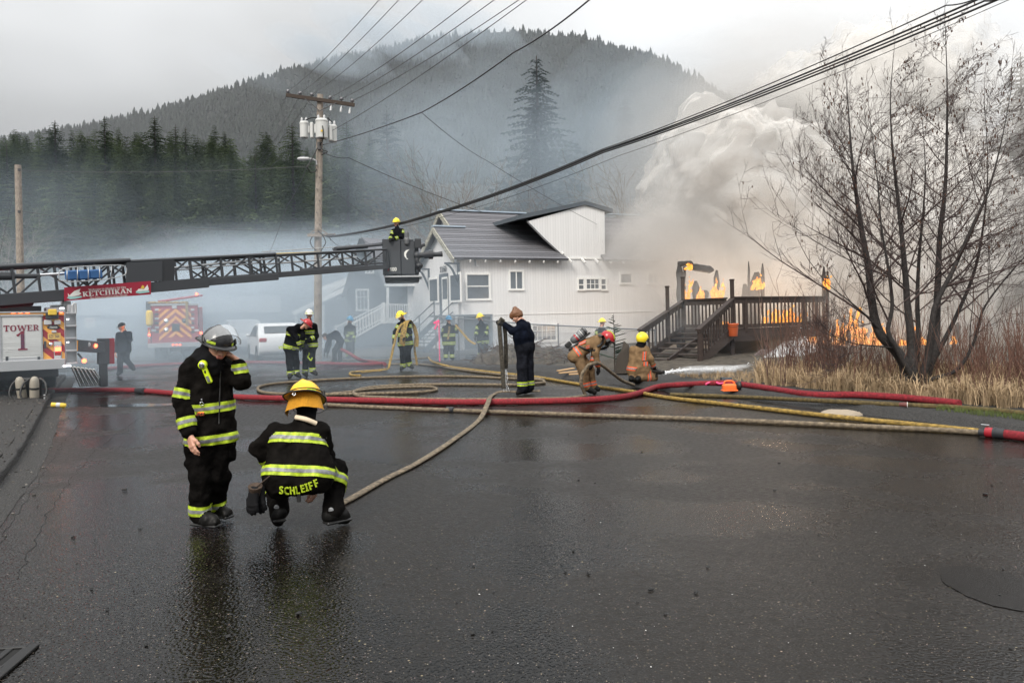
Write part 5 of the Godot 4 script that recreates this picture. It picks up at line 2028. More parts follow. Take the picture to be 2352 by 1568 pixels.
	lm.ball(lc,Vector3(0.05,0.05,0.03),Basis(),12)
	part("outrigger_lamp",lm,mt.red_lamp,arm)
	lm=MB.new()
	lm.ball(inv*(px(201,791,17.85) - p0),Vector3(0.06,0.06,0.02),Basis(),12)
	part("outrigger_reflector",lm,mt.lamp_grey,arm)
	var leg:=MB.new()
	var l0: Vector3=inv*(px(236,777,18.6) - p0)
	var l1: Vector3=inv*(px(236,836,18.6) - p0)
	leg.bar(l0,l1,0.26,0.24,Vector3.RIGHT,0.01)
	var lg:=part("outrigger_leg",leg,mt.steel_black,o)
	var rs:=MB.new()
	rs.bar(l0+Vector3(0.145,0,0.02),l1+Vector3(0.145,0,0.02),0.02,0.2,Vector3.RIGHT)
	part("red_edge",rs,mt.truck_red,lg)
	var in_:=MB.new()
	in_.bar(l1+Vector3(0,0.2,0.0),Vector3(l1.x,0.12,l1.z),0.17,0.17,Vector3.RIGHT,0.01)
	part("inner_leg",in_,mt.steel_dark,lg)
	var fp:=MB.new()
	fp.box(tf(Vector3(l1.x,0.05,l1.z)),Vector3(0.62,0.05,0.5),0.01)
	part("foot_plate",fp,mt.steel_dark,lg)
	var br:=MB.new()
	br.bar(inv*(px(178,812,17.5) - p0),inv*(px(191,827,17.3) - p0),0.03,0.03)
	var bo:=part("lamp_stalk",br,mt.steel_black,o)
	lm=MB.new()
	lm.ball(inv*(px(192.5,828.5,17.3) - p0),Vector3(0.05,0.05,0.04),Basis(),10)
	part("stalk_lamp",lm,mt.red_lamp,bo)
	aerial(o)
func aerial(o: Node3D) -> void:
	var a:=px(-160,716,16.1)
	var b:=px(888,627,26.0)
	var d:=(b - a).normalized()
	var sd:=d.cross(Vector3.UP).normalized()
	var up:=sd.cross(d).normalized()
	var l:=a.distance_to(b)
	var bt:=Transform3D(Basis(sd,up,-d),a)
	var t:=o.transform.affine_inverse()*bt
	var inv:=bt.affine_inverse()
	var s_at:=func(x: float,y: float) -> Vector3:
		return inv*on_plane(x,y,bt*Vector3(0.45,0,0),sd)
	var sections:=[["base_section",-2.0,-(s_at.call(300,640) as Vector3).z,0.5,0.0,0.86,0.13,0.26,0.055],["middle_section",3.0,-(s_at.call(640,640) as Vector3).z,0.41,0.07,0.83,0.1,0.2,0.045],["tip_section",6.0,l - 0.2,0.33,0.14,0.8,0.09,0.16,0.035]]
	for q in sections:
		var s0: float=q[1]
		var s1: float=q[2]
		var w: float=q[3]
		var y0: float=q[4]
		var y1: float=q[5]
		var m:=MB.new()
		for x in [-w,w]:
			m.box(tf(Vector3(x,y0+q[7]*0.5,-(s0+s1)*0.5)),Vector3(q[6],q[7],s1 - s0),0.012)
			m.tube(PackedVector3Array([Vector3(x,y1,-s0),Vector3(x,y1,-s1)]),q[8],8)
		var sec:=part(q[0],m,mt.steel_black,o,t)
		sec.set_meta("label","black lattice length of the aerial ladder")
		var n:=int((s1 - s0)/0.85)
		for k in n+1:
			var s:=s0+(s1 - s0)*k/n
			for x in [-w,w]:
				var bm:=MB.new()
				bm.bar(Vector3(x,y0+0.1,-s),Vector3(x,y1,-s),0.05,0.05)
				part("upright",bm,mt.steel_black,sec)
				if k<n:
					var e:=s+(s1 - s0)/n
					bm=MB.new()
					if k % 2==0:
						bm.bar(Vector3(x,y0+0.15,-s),Vector3(x,y1,-e),0.04,0.04)
					else:
						bm.bar(Vector3(x,y1,-s),Vector3(x,y0+0.15,-e),0.04,0.04)
					part("brace",bm,mt.steel_black,sec)
		var rn:=int((s1 - s0)/0.36)
		for k in rn:
			var s:=s0+0.36*k
			var rm:=MB.new()
			rm.tube(PackedVector3Array([Vector3(-w,y0+q[7]*0.75,-s),Vector3(w,y0+q[7]*0.75,-s)]),0.018,6,false)
			part("rung",rm,mt.aluminium if q[0]=="tip_section" else mt.steel_dark,sec)
	for q in [[[395,615],[640,592],0.36,0.03,mt.aluminium],[[600,607],[818,591],0.3,0.028,mt.aluminium],[[395,621],[600,603],0.36,0.02,mt.aluminium],[[560,585],[770,577],0.3,0.012,mt.bag_yellow],[[90,631],[200,625],0.5,0.035,mt.chrome],[[600,578],[770,567],0.3,0.012,mt.aluminium]]:
		var m:=MB.new()
		var p0: Vector3=inv*on_plane(q[0][0],q[0][1],bt*Vector3(q[2],0,0),sd)
		var p1: Vector3=inv*on_plane(q[1][0],q[1][1],bt*Vector3(q[2],0,0),sd)
		m.tube(PackedVector3Array([p0,p1]),q[3],8)
		part("ladder_handrail",m,q[4],o,t)
	for q in [[[-60,696],[152,682],0.3,0.15],[[-60,634],[90,634],0.42,0.09],[[770,571],[888,561],0.1,0.07],[[690,620],[880,604],0.3,0.05]]:
		var m:=MB.new()
		var p0: Vector3=inv*on_plane(q[0][0],q[0][1],bt*Vector3(q[2],0,0),sd)
		var p1: Vector3=inv*on_plane(q[1][0],q[1][1],bt*Vector3(q[2],0,0),sd)
		m.tube(PackedVector3Array([p0,p0.lerp(p1,0.6),p0.lerp(p1,0.61),p1]),PackedFloat32Array([q[3],q[3],q[3]*0.6,q[3]*0.6]),12)
		part("hydraulic_cylinder",m,mt.steel_black,o,t)
	var plate:=func(x0: float,y0: float,x1: float,y1: float,off: float,th: float,m: Material,called: String,sl: float,par: Node3D) -> MeshInstance3D:
		var pts:=PackedVector3Array()
		for q in [[x0,y1],[x1,y1+sl],[x1,y0+sl],[x0,y0]]:
			pts.append(inv*on_plane(q[0],q[1],bt*Vector3(off,0,0),sd))
		var mb:=MB.new()
		mb.poly(pts,Vector3(-th,0,0))
		return part(called,mb,m,par,t if par==o else Transform3D())
	plate.call(290,603,372,650,0.56,0.05,mt.steel_black,"side_plate",-5.0,o)
	plate.call(372,597,400,660,0.54,0.05,mt.steel_dark,"side_plate",-3.0,o)
	plate.call(345,648,480,672,0.55,0.04,mt.steel_black,"side_plate",-12.0,o)
	var sign_o: MeshInstance3D=plate.call(147,660,346,691,0.585,0.02,mt.sign_red,"city_sign",-15.0,o)
	sign_o.set_meta("label","maroon welcome sign bolted to the side of the ladder")
	var words:=[["Welcome to Alaska's 1st City",246,662.5,0.05,86.0],["KETCHIKAN",246.5,671.5,0.115,114.0],["The Salmon Capital of the World",249,681.5,0.05,86.0]]
	for q in words:
		var c: Vector3=inv*on_plane(q[1],q[2],bt*Vector3(0.59,0,0),sd)
		var e0: Vector3=inv*on_plane(q[1] - q[4]*0.5,q[2]+q[4]*0.037,bt*Vector3(0.59,0,0),sd)
		var e1: Vector3=inv*on_plane(q[1]+q[4]*0.5,q[2] - q[4]*0.037,bt*Vector3(0.59,0,0),sd)
		var tilt:=atan2(e1.y - e0.y,-(e1.z - e0.z))
		text("sign_lettering",q[0],q[3],mt.letter_white,sign_o,Transform3D(Basis(Vector3.UP,PI/2)*Basis(Vector3.BACK,tilt),c),"Droid Serif",q[0]=="KETCHIKAN",e0.distance_to(e1))
	var teal:=mat("sign_teal",0.3,0.52,0.5,0.5)
	for q in [[[[153,684],[160,687],[172,686],[187,683],[186,679],[170,681],[157,680]],teal],[[[156,681],[162,675],[170,668],[184,663],[181,670],[186,674],[180,678],[170,680]],mt.letter_white],[[[155,673],[159,678],[156,681]],mt.letter_white],[[[311,672],[320,674],[342,671],[342,667],[326,668],[312,668]],teal],[[[314,668],[318,663],[330,664],[338,654],[341,664],[338,668],[326,670]],mt.letter_white],[[[322,663],[326,655],[330,656],[331,663]],mt.bag_yellow]]:
		var pts:=PackedVector3Array()
		for w in q[0]:
			pts.append(inv*on_plane(w[0],w[1],bt*Vector3(0.592,0,0),sd))
		var flat:=PackedVector2Array()
		for w in pts:
			flat.append(Vector2(-w.z,w.y))
		if Geometry2D.is_polygon_clockwise(flat):
			pts.reverse()
		var mb:=MB.new()
		mb.poly(pts,Vector3(-0.006,0,0))
		part("sign_emblem",mb,q[1],sign_o)
	var wire:=MB.new()
	var f:=func(x: float,y: float,off: float) -> Vector3:
		return inv*on_plane(x,y,bt*Vector3(off,0,0),sd)
	for rail in [[[135,624],[150,615],[200,611],[250,609],[283,610],[290,617],[289,626]],[[135,643],[156,647],[200,645],[250,640],[286,631],[289,626]],[[135,624],[134,634],[135,643]]]:
		var pts:=PackedVector3Array()
		for q in rail:
			pts.append(f.call(q[0],q[1],0.85))
		wire.tube(curve(pts,0.08),0.012,6)
	for q in [[153,616,646],[177,613,646],[202,611,645],[228,610,643],[255,609,639]]:
		wire.tube(curve(PackedVector3Array([f.call(q[0]+2,q[1]+6,0.5),f.call(q[0],q[1],0.8),f.call(q[0],(q[1]+q[2])*0.5,0.92),f.call(q[0],q[2],0.8),f.call(q[0]+2,q[2] - 4,0.5)]),0.06),0.011,6)
	part("wire_basket",wire,mt.aluminium,o,t)
	for q in [[152,620,176,644],[178,619,202,643],[204,618,230,641]]:
		var pts:=PackedVector3Array()
		var mb:=MB.new()
		var p0: Vector3=f.call(q[0],q[3],0.7)
		var p1: Vector3=f.call(q[2],q[1],0.7)
		mb.box(tf((p0+p1)*0.5),Vector3(0.2,absf(p1.y - p0.y),absf(p1.z - p0.z)),0.03)
		var bag:=part("blue_bag",mb,mt.blue_bag,o,t)
	var bp:=px(884,640,26.0)
	var bo:=Node3D.new()
	var bucket_t:=Transform3D(Basis(Vector3.UP,deg_to_rad(8)),bp)
	var s:=26.0/F
	var bx:=func(x0: float,y0: float,x1: float,y1: float,z: float,th: float) -> MB:
		var mb:=MB.new()
		mb.box(tf(Vector3(((x0+x1)*0.5 - 884)*s,(640 - (y0+y1)*0.5)*s,z - th*0.5)),Vector3((x1 - x0)*s,(y1 - y0)*s,th),0.012)
		return mb
	var bt2: Transform3D=o.transform.affine_inverse()*bucket_t
	var fl:=MB.new()
	fl.box(tf(Vector3(42*s,3.5*s,-0.6)),Vector3(86*s,4*s,1.9),0.01)
	var plat:=part("platform",fl,mt.aluminium,o,bt2)
	plat.set_meta("label","black aerial bucket at the ladder tip")
	part("front_panel",bx.call(881,551,921,631,0.32,0.04),mt.steel_black,plat)
	part("door_panel",bx.call(922,556,953,631,0.3,0.04),mt.steel_black,plat)
	part("side_panel",bx.call(953,553,962,631,0.1,0.8),mt.steel_dark,plat)
	part("back_panel",bx.call(881,551,962,631,-1.3,0.04),mt.steel_dark,plat)
	part("left_panel",bx.call(880,551,884,631,0.3,1.6),mt.steel_dark,plat)
	part("under_plate",bx.call(884,638,962,647,0.2,1.5),mt.steel_dark,plat)
	for q in [[921,552,951,556],[953,550,968,556]]:
		part("top_rail",bx.call(q[0],q[1],q[2],q[3],0.3,0.06),mt.steel_black,plat)
	part("hatch",bx.call(953,552,968,572,0.34,0.05),mt.steel_dark,plat)
	text("bucket_lettering","100",0.12,mt.letter_white,plat,tf(Vector3((903.5 - 884)*s,(640 - 620)*s,0.326)),"Droid Sans",true,15*s)
	var slash:=MB.new()
	slash.poly(PackedVector3Array([Vector3(6.5*s,16.8*s,0.328),Vector3(9*s,16.8*s,0.328),Vector3(11*s,23*s,0.328),Vector3(9.5*s,23*s,0.328)]),Vector3(0,0,-0.006))
	part("bucket_stroke",slash,mt.red_lamp.duplicate() if false else mt.truck_red,plat)
	var fish:=MB.new()
	var fo:=PackedVector3Array()
	for q in [[935,598],[929,590],[929,582],[933,577],[941,575],[936,580],[933,586],[934,594],[938,597]]:
		fo.append(Vector3((q[0] - 884)*s,(640 - q[1])*s,0.306))
	fo.reverse()
	fish.poly(fo,Vector3(0,0,-0.006))
	part("fish_emblem",fish,mt.letter_white,plat)
	var cn:=MB.new()
	var cp:=func(x: float,y: float,z: float) -> Vector3:
		return Vector3((x - 884)*s,(640 - y)*s,z)
	cn.tube(PackedVector3Array([cp.call(960,589,0.3),cp.call(974,588,0.3),cp.call(974.5,588,0.3),cp.call(984,587,0.3),cp.call(985,587,0.3),cp.call(994,587,0.3),cp.call(995,587,0.3),cp.call(1004,587,0.3),cp.call(1016,586,0.3)]),PackedFloat32Array([0.09,0.09,0.13,0.13,0.16,0.16,0.09,0.08,0.1]),14)
	part("water_cannon",cn,mt.steel_dark,plat)
	cn=MB.new()
	cn.tube(curve(PackedVector3Array([cp.call(960,625,0.2),cp.call(961,610,0.3),cp.call(957,600,0.32),cp.call(962,589,0.3)]),0.05),0.08,12)
	cn.ball(cp.call(962,612,0.3),Vector3(0.13,0.11,0.12))
	cn.ball(cp.call(958,589,0.3),Vector3(0.12,0.14,0.12))
	part("cannon_pipe",cn,mt.steel_dark,plat)
	cn=MB.new()
	cn.box(tf(cp.call(972,566,0.3),Vector3(0,0,0.3)),Vector3(0.16,0.1,0.1),0.02)
	cn.bar(cp.call(966,575,0.3),cp.call(971,566,0.3),0.04,0.04)
	part("bucket_lamp",cn,mt.steel_dark,plat)
	for k in 4:
		var cb:=MB.new()
		cb.tube(curve(PackedVector3Array([cp.call(820+k*3,590+k*3,0.1),cp.call(840,602+k*2,0.25),cp.call(858,594+k*3,0.25),cp.call(882,588+k*5,0.1)]),0.06),0.016,5)
		part("control_cable",cb,mt.rubber,plat)
	var em:=MB.new()
	for q in [[[770,570],[790,612]],[[790,570],[822,585]],[[812,568],[884,560]]]:
		em.bar(cp.call(q[0][0],q[0][1],0.2),cp.call(q[1][0],q[1][1],0.2),0.07,0.07)
	part("tip_frame",em,mt.steel_black,plat)
func truck_gear() -> void:
	for k in 6:
		var a:=px(166.0+k*9.0,842.0+k*1.2,16.9+0.05*k)
		var b:=gp(186.0+k*10.0,890.0 - k*0.6)
		b=b.lerp(px(238,886,16.2),0.0)
		var o:=thing("ground_ladder",["aluminium ladder leaning from the truck's rear, leftmost of its pack","aluminium ladder second from left in the pack behind the truck","aluminium ladder third from left in the pack behind the truck","aluminium ladder third from right in the pack behind the truck","aluminium ladder second from right in the pack behind the truck","aluminium ladder nearest the outrigger in its leaning pack"][k],"ladder",b,0.0,"pack of ladders behind the tower truck")
		var d:=a - b
		var alu:=mat("ladder_alu",0.58,0.58,0.55,0.55,0.0)
		for s in [-0.03,0.03]:
			var m:=MB.new()
			m.bar(Vector3(s,0.03,0),d+Vector3(s,0,0),0.026,0.03,Vector3.RIGHT,0.004)
			part("side_rail",m,alu,o)
		for n in 6:
			var m:=MB.new()
			m.tube(PackedVector3Array([d*(0.1+0.15*n)+Vector3(-0.03,0.0,-0.04),d*(0.1+0.15*n)+Vector3(0.03,0.0,-0.04)]),0.014,6)
			part("rung",m,alu,o)
	var beige:=mat("tank_beige",0.27,0.245,0.2,0.5)
	for q in [[53,905,0.0,"breathing set with beige cylinder on the ground, left of the pair"],[78,903,0.3,"breathing set with beige cylinder on the ground, right of the pair"]]:
		var base:=gp(q[0],926)
		var o:=thing("breathing_set",q[3],"breathing set",base,0.3,"breathing sets dropped by the truck")
		var m:=MB.new()
		m.lathe(PackedVector2Array([Vector2(0,0.05),Vector2(0.07,0.06),Vector2(0.088,0.14),Vector2(0.09,0.4),Vector2(0.08,0.5),Vector2(0.05,0.56),Vector2(0,0.58)]),20,tf(Vector3(0,0,0),Vector3(0.12,0,0.1 - q[2]*0.5)))
		var tk:=part("cylinder",m,beige,o)
		m=MB.new()
		m.lathe(PackedVector2Array([Vector2(0.092,0.3),Vector2(0.095,0.305),Vector2(0.095,0.34),Vector2(0.092,0.345)]),20,tf(Vector3.ZERO,Vector3(0.12,0,0.1 - q[2]*0.5)))
		part("cylinder_strap",m,mt.rubber,tk)
		m=MB.new()
		m.box(tf(Vector3(0,0.28,-0.12),Vector3(0.1,0,0)),Vector3(0.24,0.5,0.06),0.03)
		part("back_plate",m,mt.rubber,o)
		for s in [-1.0,1.0]:
			m=MB.new()
			m.tube(curve(PackedVector3Array([Vector3(0.08*s,0.52,-0.1),Vector3(0.2*s,0.42,-0.02),Vector3(0.24*s,0.2,0.06),Vector3(0.14*s,0.04,0.1)]),0.05),0.022,6)
			part("shoulder_strap",m,mt.rubber,o)
		m=MB.new()
		m.ball(Vector3(0.02,0.06,0.16),Vector3(0.2,0.07,0.12),Basis(),12)
		m.tube(curve(PackedVector3Array([Vector3(0.1,0.1,0.1),Vector3(0.25,0.16,0.16),Vector3(0.3,0.03,0.2),Vector3(0.1,0.02,0.26)]),0.05),0.014,6)
		part("face_mask_and_hose",m,mt.rubber,o)
		m=MB.new()
		m.box(tf(Vector3(0.22,0.12,0.12)),Vector3(0.03,0.12,0.03),0.006)
		part("gauge",m,mt.lamp_grey,o)
	var fo:=thing("yellow_torch","yellow cylinder lamp with wire handle lying by the kerb","flashlight",gp(134,936)+Vector3(0,0.05,0),0.25)
	var m:=MB.new()
	m.lathe(PackedVector2Array([Vector2(0,-0.13),Vector2(0.045,-0.125),Vector2(0.048,-0.04),Vector2(0.04,-0.03),Vector2(0.04,0.05),Vector2(0.046,0.06),Vector2(0.046,0.13),Vector2(0,0.135)]),16,tf(Vector3.ZERO,Vector3(0,0,PI/2 - 0.12)))
	part("body",m,mt.bag_yellow,fo)
	m=MB.new()
	m.lathe(PackedVector2Array([Vector2(0.049,-0.03),Vector2(0.05,0.0),Vector2(0.05,0.035),Vector2(0.049,0.04)]),16,tf(Vector3.ZERO,Vector3(0,0,PI/2 - 0.12)))
	part("grey_band",m,mt.lamp_grey,fo)
	m=MB.new()
	m.tube(curve(PackedVector3Array([Vector3(-0.12,0,0),Vector3(-0.2,-0.03,0.02),Vector3(-0.33,-0.035,0.03)]),0.03),0.007,6)
	part("wire_handle",m,mt.rubber,fo)
# ---------------------------------------------------------------- the pumper and the parked cars
func pumper() -> void:
	var p0:=px(466,810,32.0)
	p0.y=0
	var o:=thing("fire_engine","red fire engine seen from the rear with a red and yellow chevron tailgate","fire truck",p0,deg_to_rad(24))
	var x0:=lp(o,346,750,0).x
	var x1:=lp(o,455,750,0).x
	var top:=lp(o,400,699,0).y
	var low:=lp(o,400,790,0).y
	var m:=MB.new()
	m.box(tf(Vector3((x0+x1)*0.5,(top+low)*0.5,-3.6)),Vector3(x1 - x0,top - low,7.2),0.03)
	part("body",m,mt.truck_red,o)
	var c0:=lp(o,365,783,0.02)
	var c1:=lp(o,438,709,0.02)
	m=MB.new()
	m.box(tf((c0+c1)*0.5+Vector3(0,0,-0.01)),Vector3(c1.x - c0.x,c1.y - c0.y,0.04),0.004)
	var tg:=part("tailgate",m,mt.truck_red,o)
	var mid:=(c0.x+c1.x)*0.5
	band_stripes("yellow_chevron",o,tg,Vector3(c0.x,c0.y,0),Vector3(c1.x,c1.y,0),[[c0.x,mid,0.9,0],[mid,c1.x,-0.9,0]],0.15,mt.truck_yellow,0.036)
	var sq:=one_panel("tow_plate",o,394,743,412,759.5,0.08,0.05,mt.steel_dark,tg,0.01)
	for q in [[381,736.5],[381,757],[423,736.5]]:
		var k:=MB.new()
		k.lathe(PackedVector2Array([Vector2(0.09,-0.02),Vector2(0.1,0.02),Vector2(0.05,0.05),Vector2(0,0.05)]),16,tf(lp(o,q[0],q[1],0.03),Vector3(PI/2,0,0)))
		part("hose_inlet",k,mt.steel_dark if q[0]>400 else mt.chrome,tg)
	for side in [[354.5,364],[437,446]]:
		for k in 6:
			var y:=708.5+k*10.2
			var hw:=1.0
			one_panel("light_block",o,side[0],y,side[1],y+5.0,0.03,0.04,mt.lamp_grey if k % 2==0 else mt.steel_dark,o,0.008)
	one_panel("top_lamp",o,394,699.5,405,708,0.04,0.05,mt.lamp_grey,o,0.01)
	one_panel("lower_board",o,372,775,437,784,0.045,0.03,mt.truck_red,o)
	one_panel("step",o,338,789,470,795,0.35,0.4,mt.aluminium,o,0.01)
	one_panel("step_block",o,378,787,418,797,0.37,0.06,mt.aluminium,o,0.01)
	for k in 3:
		one_panel("step_lamp",o,395.0+k*8.0,790.8,399.0+k*8.0,792.6,0.39,0.02,mt.red_lamp,o)
	for q in [[339.5,766,344.5,771,mt.red_lamp],[458,762,464,767,mt.red_lamp],[339.5,758,344.5,764,mt.truck_yellow],[339.5,773,344.5,778,mt.lamp_grey],[446,756,457,761,mt.lamp_grey],[347,756,358,761,mt.lamp_grey]]:
		one_panel("tail_lamp",o,q[0],q[1],q[2],q[3],0.04,0.06,q[4],o,0.01)
	one_panel("side_bin",o,455,705,466,780,-0.4,1.6,mt.truck_red,o,0.02)
	one_panel("fender",o,338,752,346,790,-0.1,1.2,mt.truck_red,o,0.02)
	one_panel("body_trim",o,345,698,456,700.5,0.04,0.06,mt.aluminium,o)
	one_panel("body_edge",o,345,700,347,788,0.03,0.05,mt.aluminium,o)
	var b:=MB.new()
	var bc:=lp(o,342.5,730.5,0.16)
	b.lathe(PackedVector2Array([Vector2(0,-0.33),Vector2(0.09,-0.31),Vector2(0.135,-0.22),Vector2(0.135,0.22),Vector2(0.09,0.31),Vector2(0,0.33)]),16,tf(bc))
	part("yellow_bag",b,mt.bag_yellow,o)
	one_panel("mirror",o,334,692,346,712,-1.5,0.25,mt.steel_dark,o,0.02)
	var hose:=mat("hose_yellow",0.55,0.36,0.08,0.8)
	var hm:=MB.new()
	for k in 5:
		var p1:=lp(o,350.0+k*18.0,695.5,-0.3)
		hm.ball(p1,Vector3(0.2+0.03*(k % 2),0.06,0.2),Basis(),10)
	var hb:=part("hose_bed",hm,hose,o)
	hb.set_meta("kind","stuff")
	one_panel("hanging_hose",o,425,692,432,747,0.1,0.03,hose,o,0.008)
	m=MB.new()
	var t0:=lp(o,372,692,-1.2)
	m.bar(t0+Vector3(0,0,0.6),lp(o,455,678,-1.2)+Vector3(0,-0.02,0),0.9,0.08,Vector3.UP,0.02)
	part("hose_cover",m,mt.truck_red,o)
	one_panel("beacon",o,448,672,454,677,-1.2,0.15,mt.red_lamp,o,0.01)
	for x in [x0+0.35,x1 - 0.35]:
		m=MB.new()
		m.lathe(PackedVector2Array([Vector2(0.3,-0.28),Vector2(0.46,-0.26),Vector2(0.5,-0.2),Vector2(0.5,0.2),Vector2(0.46,0.26),Vector2(0.3,0.28)]),20,tf(Vector3(x,0.5,-2.2),Vector3(0,0,PI/2)))
		part("wheel",m,mt.tyre,o)
	m=MB.new()
	m.box(tf(Vector3((x0+x1)*0.5,0.55,-2.0)),Vector3(1.2,0.25,3.6),0.05)
	for x in [-0.25,0.25]:
		m.box(tf(Vector3((x0+x1)*0.5+x,0.5,0.05)),Vector3(0.12,0.3,0.2),0.02)
	part("chassis",m,mt.steel_dark,o)
func car(called: String,label: String,category: String,at: Vector3,turn: float,profile: Array,glassp: Array,paint: Material,length_wheels: Array,wide: float) -> Node3D:
	var o:=thing(called,label,category,at,turn)
	var n:=profile.size()
	var m:=MB.new()
	var xs:=[-1.0,-0.94,0.0,0.94,1.0]
	var ring:=func(k: int,s: float) -> Vector3:
		var q: Array=profile[k % n]
		var tuck:=1.0 - 0.16*smooth(0.95,1.6,q[1])
		var inset:=0.0 if absf(s)<0.97 else 0.03
		var c:=Vector2(0.0,0.75)
		var pp:=Vector2(q[0],q[1])
		pp=pp.lerp(c,inset)
		return Vector3(s*wide*0.5*tuck,pp.y,pp.x)
	m.grid(n,4,func(a: float,b: float) -> Vector3:
		return ring.call(int(round(a*n)),xs[int(round(b*4))]),true)
	for s in [-1.0,1.0]:
		var pts:=PackedVector3Array()
		for k in n:
			pts.append(ring.call(k,s))
		if s>0:
			pts.reverse()
		m.poly(pts,Vector3(-s*0.01,0,0))
	part("body",m,paint,o)
	var dark:=mat("car_glass",0.02,0.024,0.028,0.3)
	for g in glassp:
		for s in [-1.0,1.0]:
			var pts:=PackedVector3Array()
			for q in g:
				pts.append(Vector3(s*(wide*0.5*(1.0 - 0.16*smooth(0.95,1.6,q[1]))+0.006),q[1],q[0]))
			if s>0:
				pts.reverse()
			var gm:=MB.new()
			gm.poly(pts,Vector3(-s*0.02,0,0))
			part("side_window",gm,dark,o)
	for z in length_wheels:
		for s in [-1.0,1.0]:
			var wm:=MB.new()
			wm.lathe(PackedVector2Array([Vector2(0.2,-0.1),Vector2(0.31,-0.1),Vector2(0.34,-0.06),Vector2(0.34,0.08),Vector2(0.31,0.11),Vector2(0.2,0.11)]),22,tf(Vector3(s*(wide*0.5 - 0.08),0.34,z),Vector3(0,0,-s*PI/2)))
			var w:=part("wheel",wm,mt.tyre,o)
			var rm:=MB.new()
			rm.lathe(PackedVector2Array([Vector2(0.2,0.08),Vector2(0.14,0.06),Vector2(0.06,0.1),Vector2(0,0.1)]),14,tf(Vector3(s*(wide*0.5 - 0.08),0.34,z),Vector3(0,0,-s*PI/2)))
			part("rim",rm,mt.aluminium,w)
	return o
func parked_cars() -> void:
	var white:=mat("car_white",0.62,0.63,0.64,0.25)
	var dark:=mat("car_glass",0.02,0.024,0.028,0.3)
	var p:=px(632,800,31.0)
	p.y=0
	var o:=car("parked_car","white hatchback car parked beyond the street pair, left of the utility pole","car",p,deg_to_rad(205),
		[[2.1,0.35],[2.15,0.6],[2.05,0.8],[1.2,0.98],[0.45,1.42],[-0.2,1.52],[-1.0,1.48],[-1.75,1.1],[-2.05,0.95],[-2.1,0.5],[-2.0,0.3],[-1.1,0.28],[1.2,0.25]],
		[[[1.0,1.0],[-0.1,1.0],[-0.1,1.44],[0.45,1.37]],[[-0.18,1.0],[-1.2,1.02],[-0.95,1.38],[-0.18,1.44]]],white,[1.35,-1.3],1.75)
	var m:=MB.new()
	m.poly(PackedVector3Array([Vector3(-0.66,1.02,1.16),Vector3(0.66,1.02,1.16),Vector3(0.6,1.38,0.55),Vector3(-0.6,1.38,0.55)]),Vector3(0,-0.02,-0.02))
	part("windscreen",m,dark,o)
	m=MB.new()
	m.poly(PackedVector3Array([Vector3(0.62,1.14,-1.72),Vector3(-0.62,1.14,-1.72),Vector3(-0.58,1.4,-1.2),Vector3(0.58,1.4,-1.2)]),Vector3(0,-0.02,0.02))
	part("rear_window",m,dark,o)
	for s in [-1.0,1.0]:
		m=MB.new()
		m.box(tf(Vector3(0.68*s,0.72,2.06)),Vector3(0.34,0.13,0.1),0.04)
		part("headlight",m,mt.lamp_grey,o)
		m=MB.new()
		m.box(tf(Vector3(0.72*s,0.88,-2.04)),Vector3(0.28,0.16,0.08),0.03)
		part("tail_light",m,mt.tail_red,o)
		m=MB.new()
		m.box(tf(Vector3(0.95*s,1.03,0.85)),Vector3(0.18,0.12,0.1),0.04)
		part("mirror",m,white,o)
	p=px(556,790,39.0)
	p.y=0
	o=car("pickup_truck","white pickup truck parked behind the front firefighter's helmet","pickup truck",p,deg_to_rad(28),
		[[2.6,0.4],[2.65,0.7],[2.5,0.98],[1.4,1.08],[0.85,1.62],[-0.3,1.7],[-0.75,1.62],[-0.85,1.05],[-2.6,1.05],[-2.62,0.5],[-2.4,0.4]],
		[[[1.2,1.08],[-0.6,1.08],[-0.55,1.55],[0.75,1.55]]],white,[1.7,-1.6],1.8)
	for s in [-1.0,1.0]:
		m=MB.new()
		m.box(tf(Vector3(0.8*s,0.82,-2.62)),Vector3(0.14,0.3,0.05),0.02)
		part("tail_light",m,mt.tail_red,o)
	m=MB.new()
	m.box(tf(Vector3(0,1.35,-0.83)),Vector3(1.2,0.36,0.03))
	part("rear_window",m,dark,o)
	m=MB.new()
	m.box(tf(Vector3(0,0.5,-2.68)),Vector3(1.7,0.16,0.12),0.03)
	part("bumper",m,mt.aluminium,o)
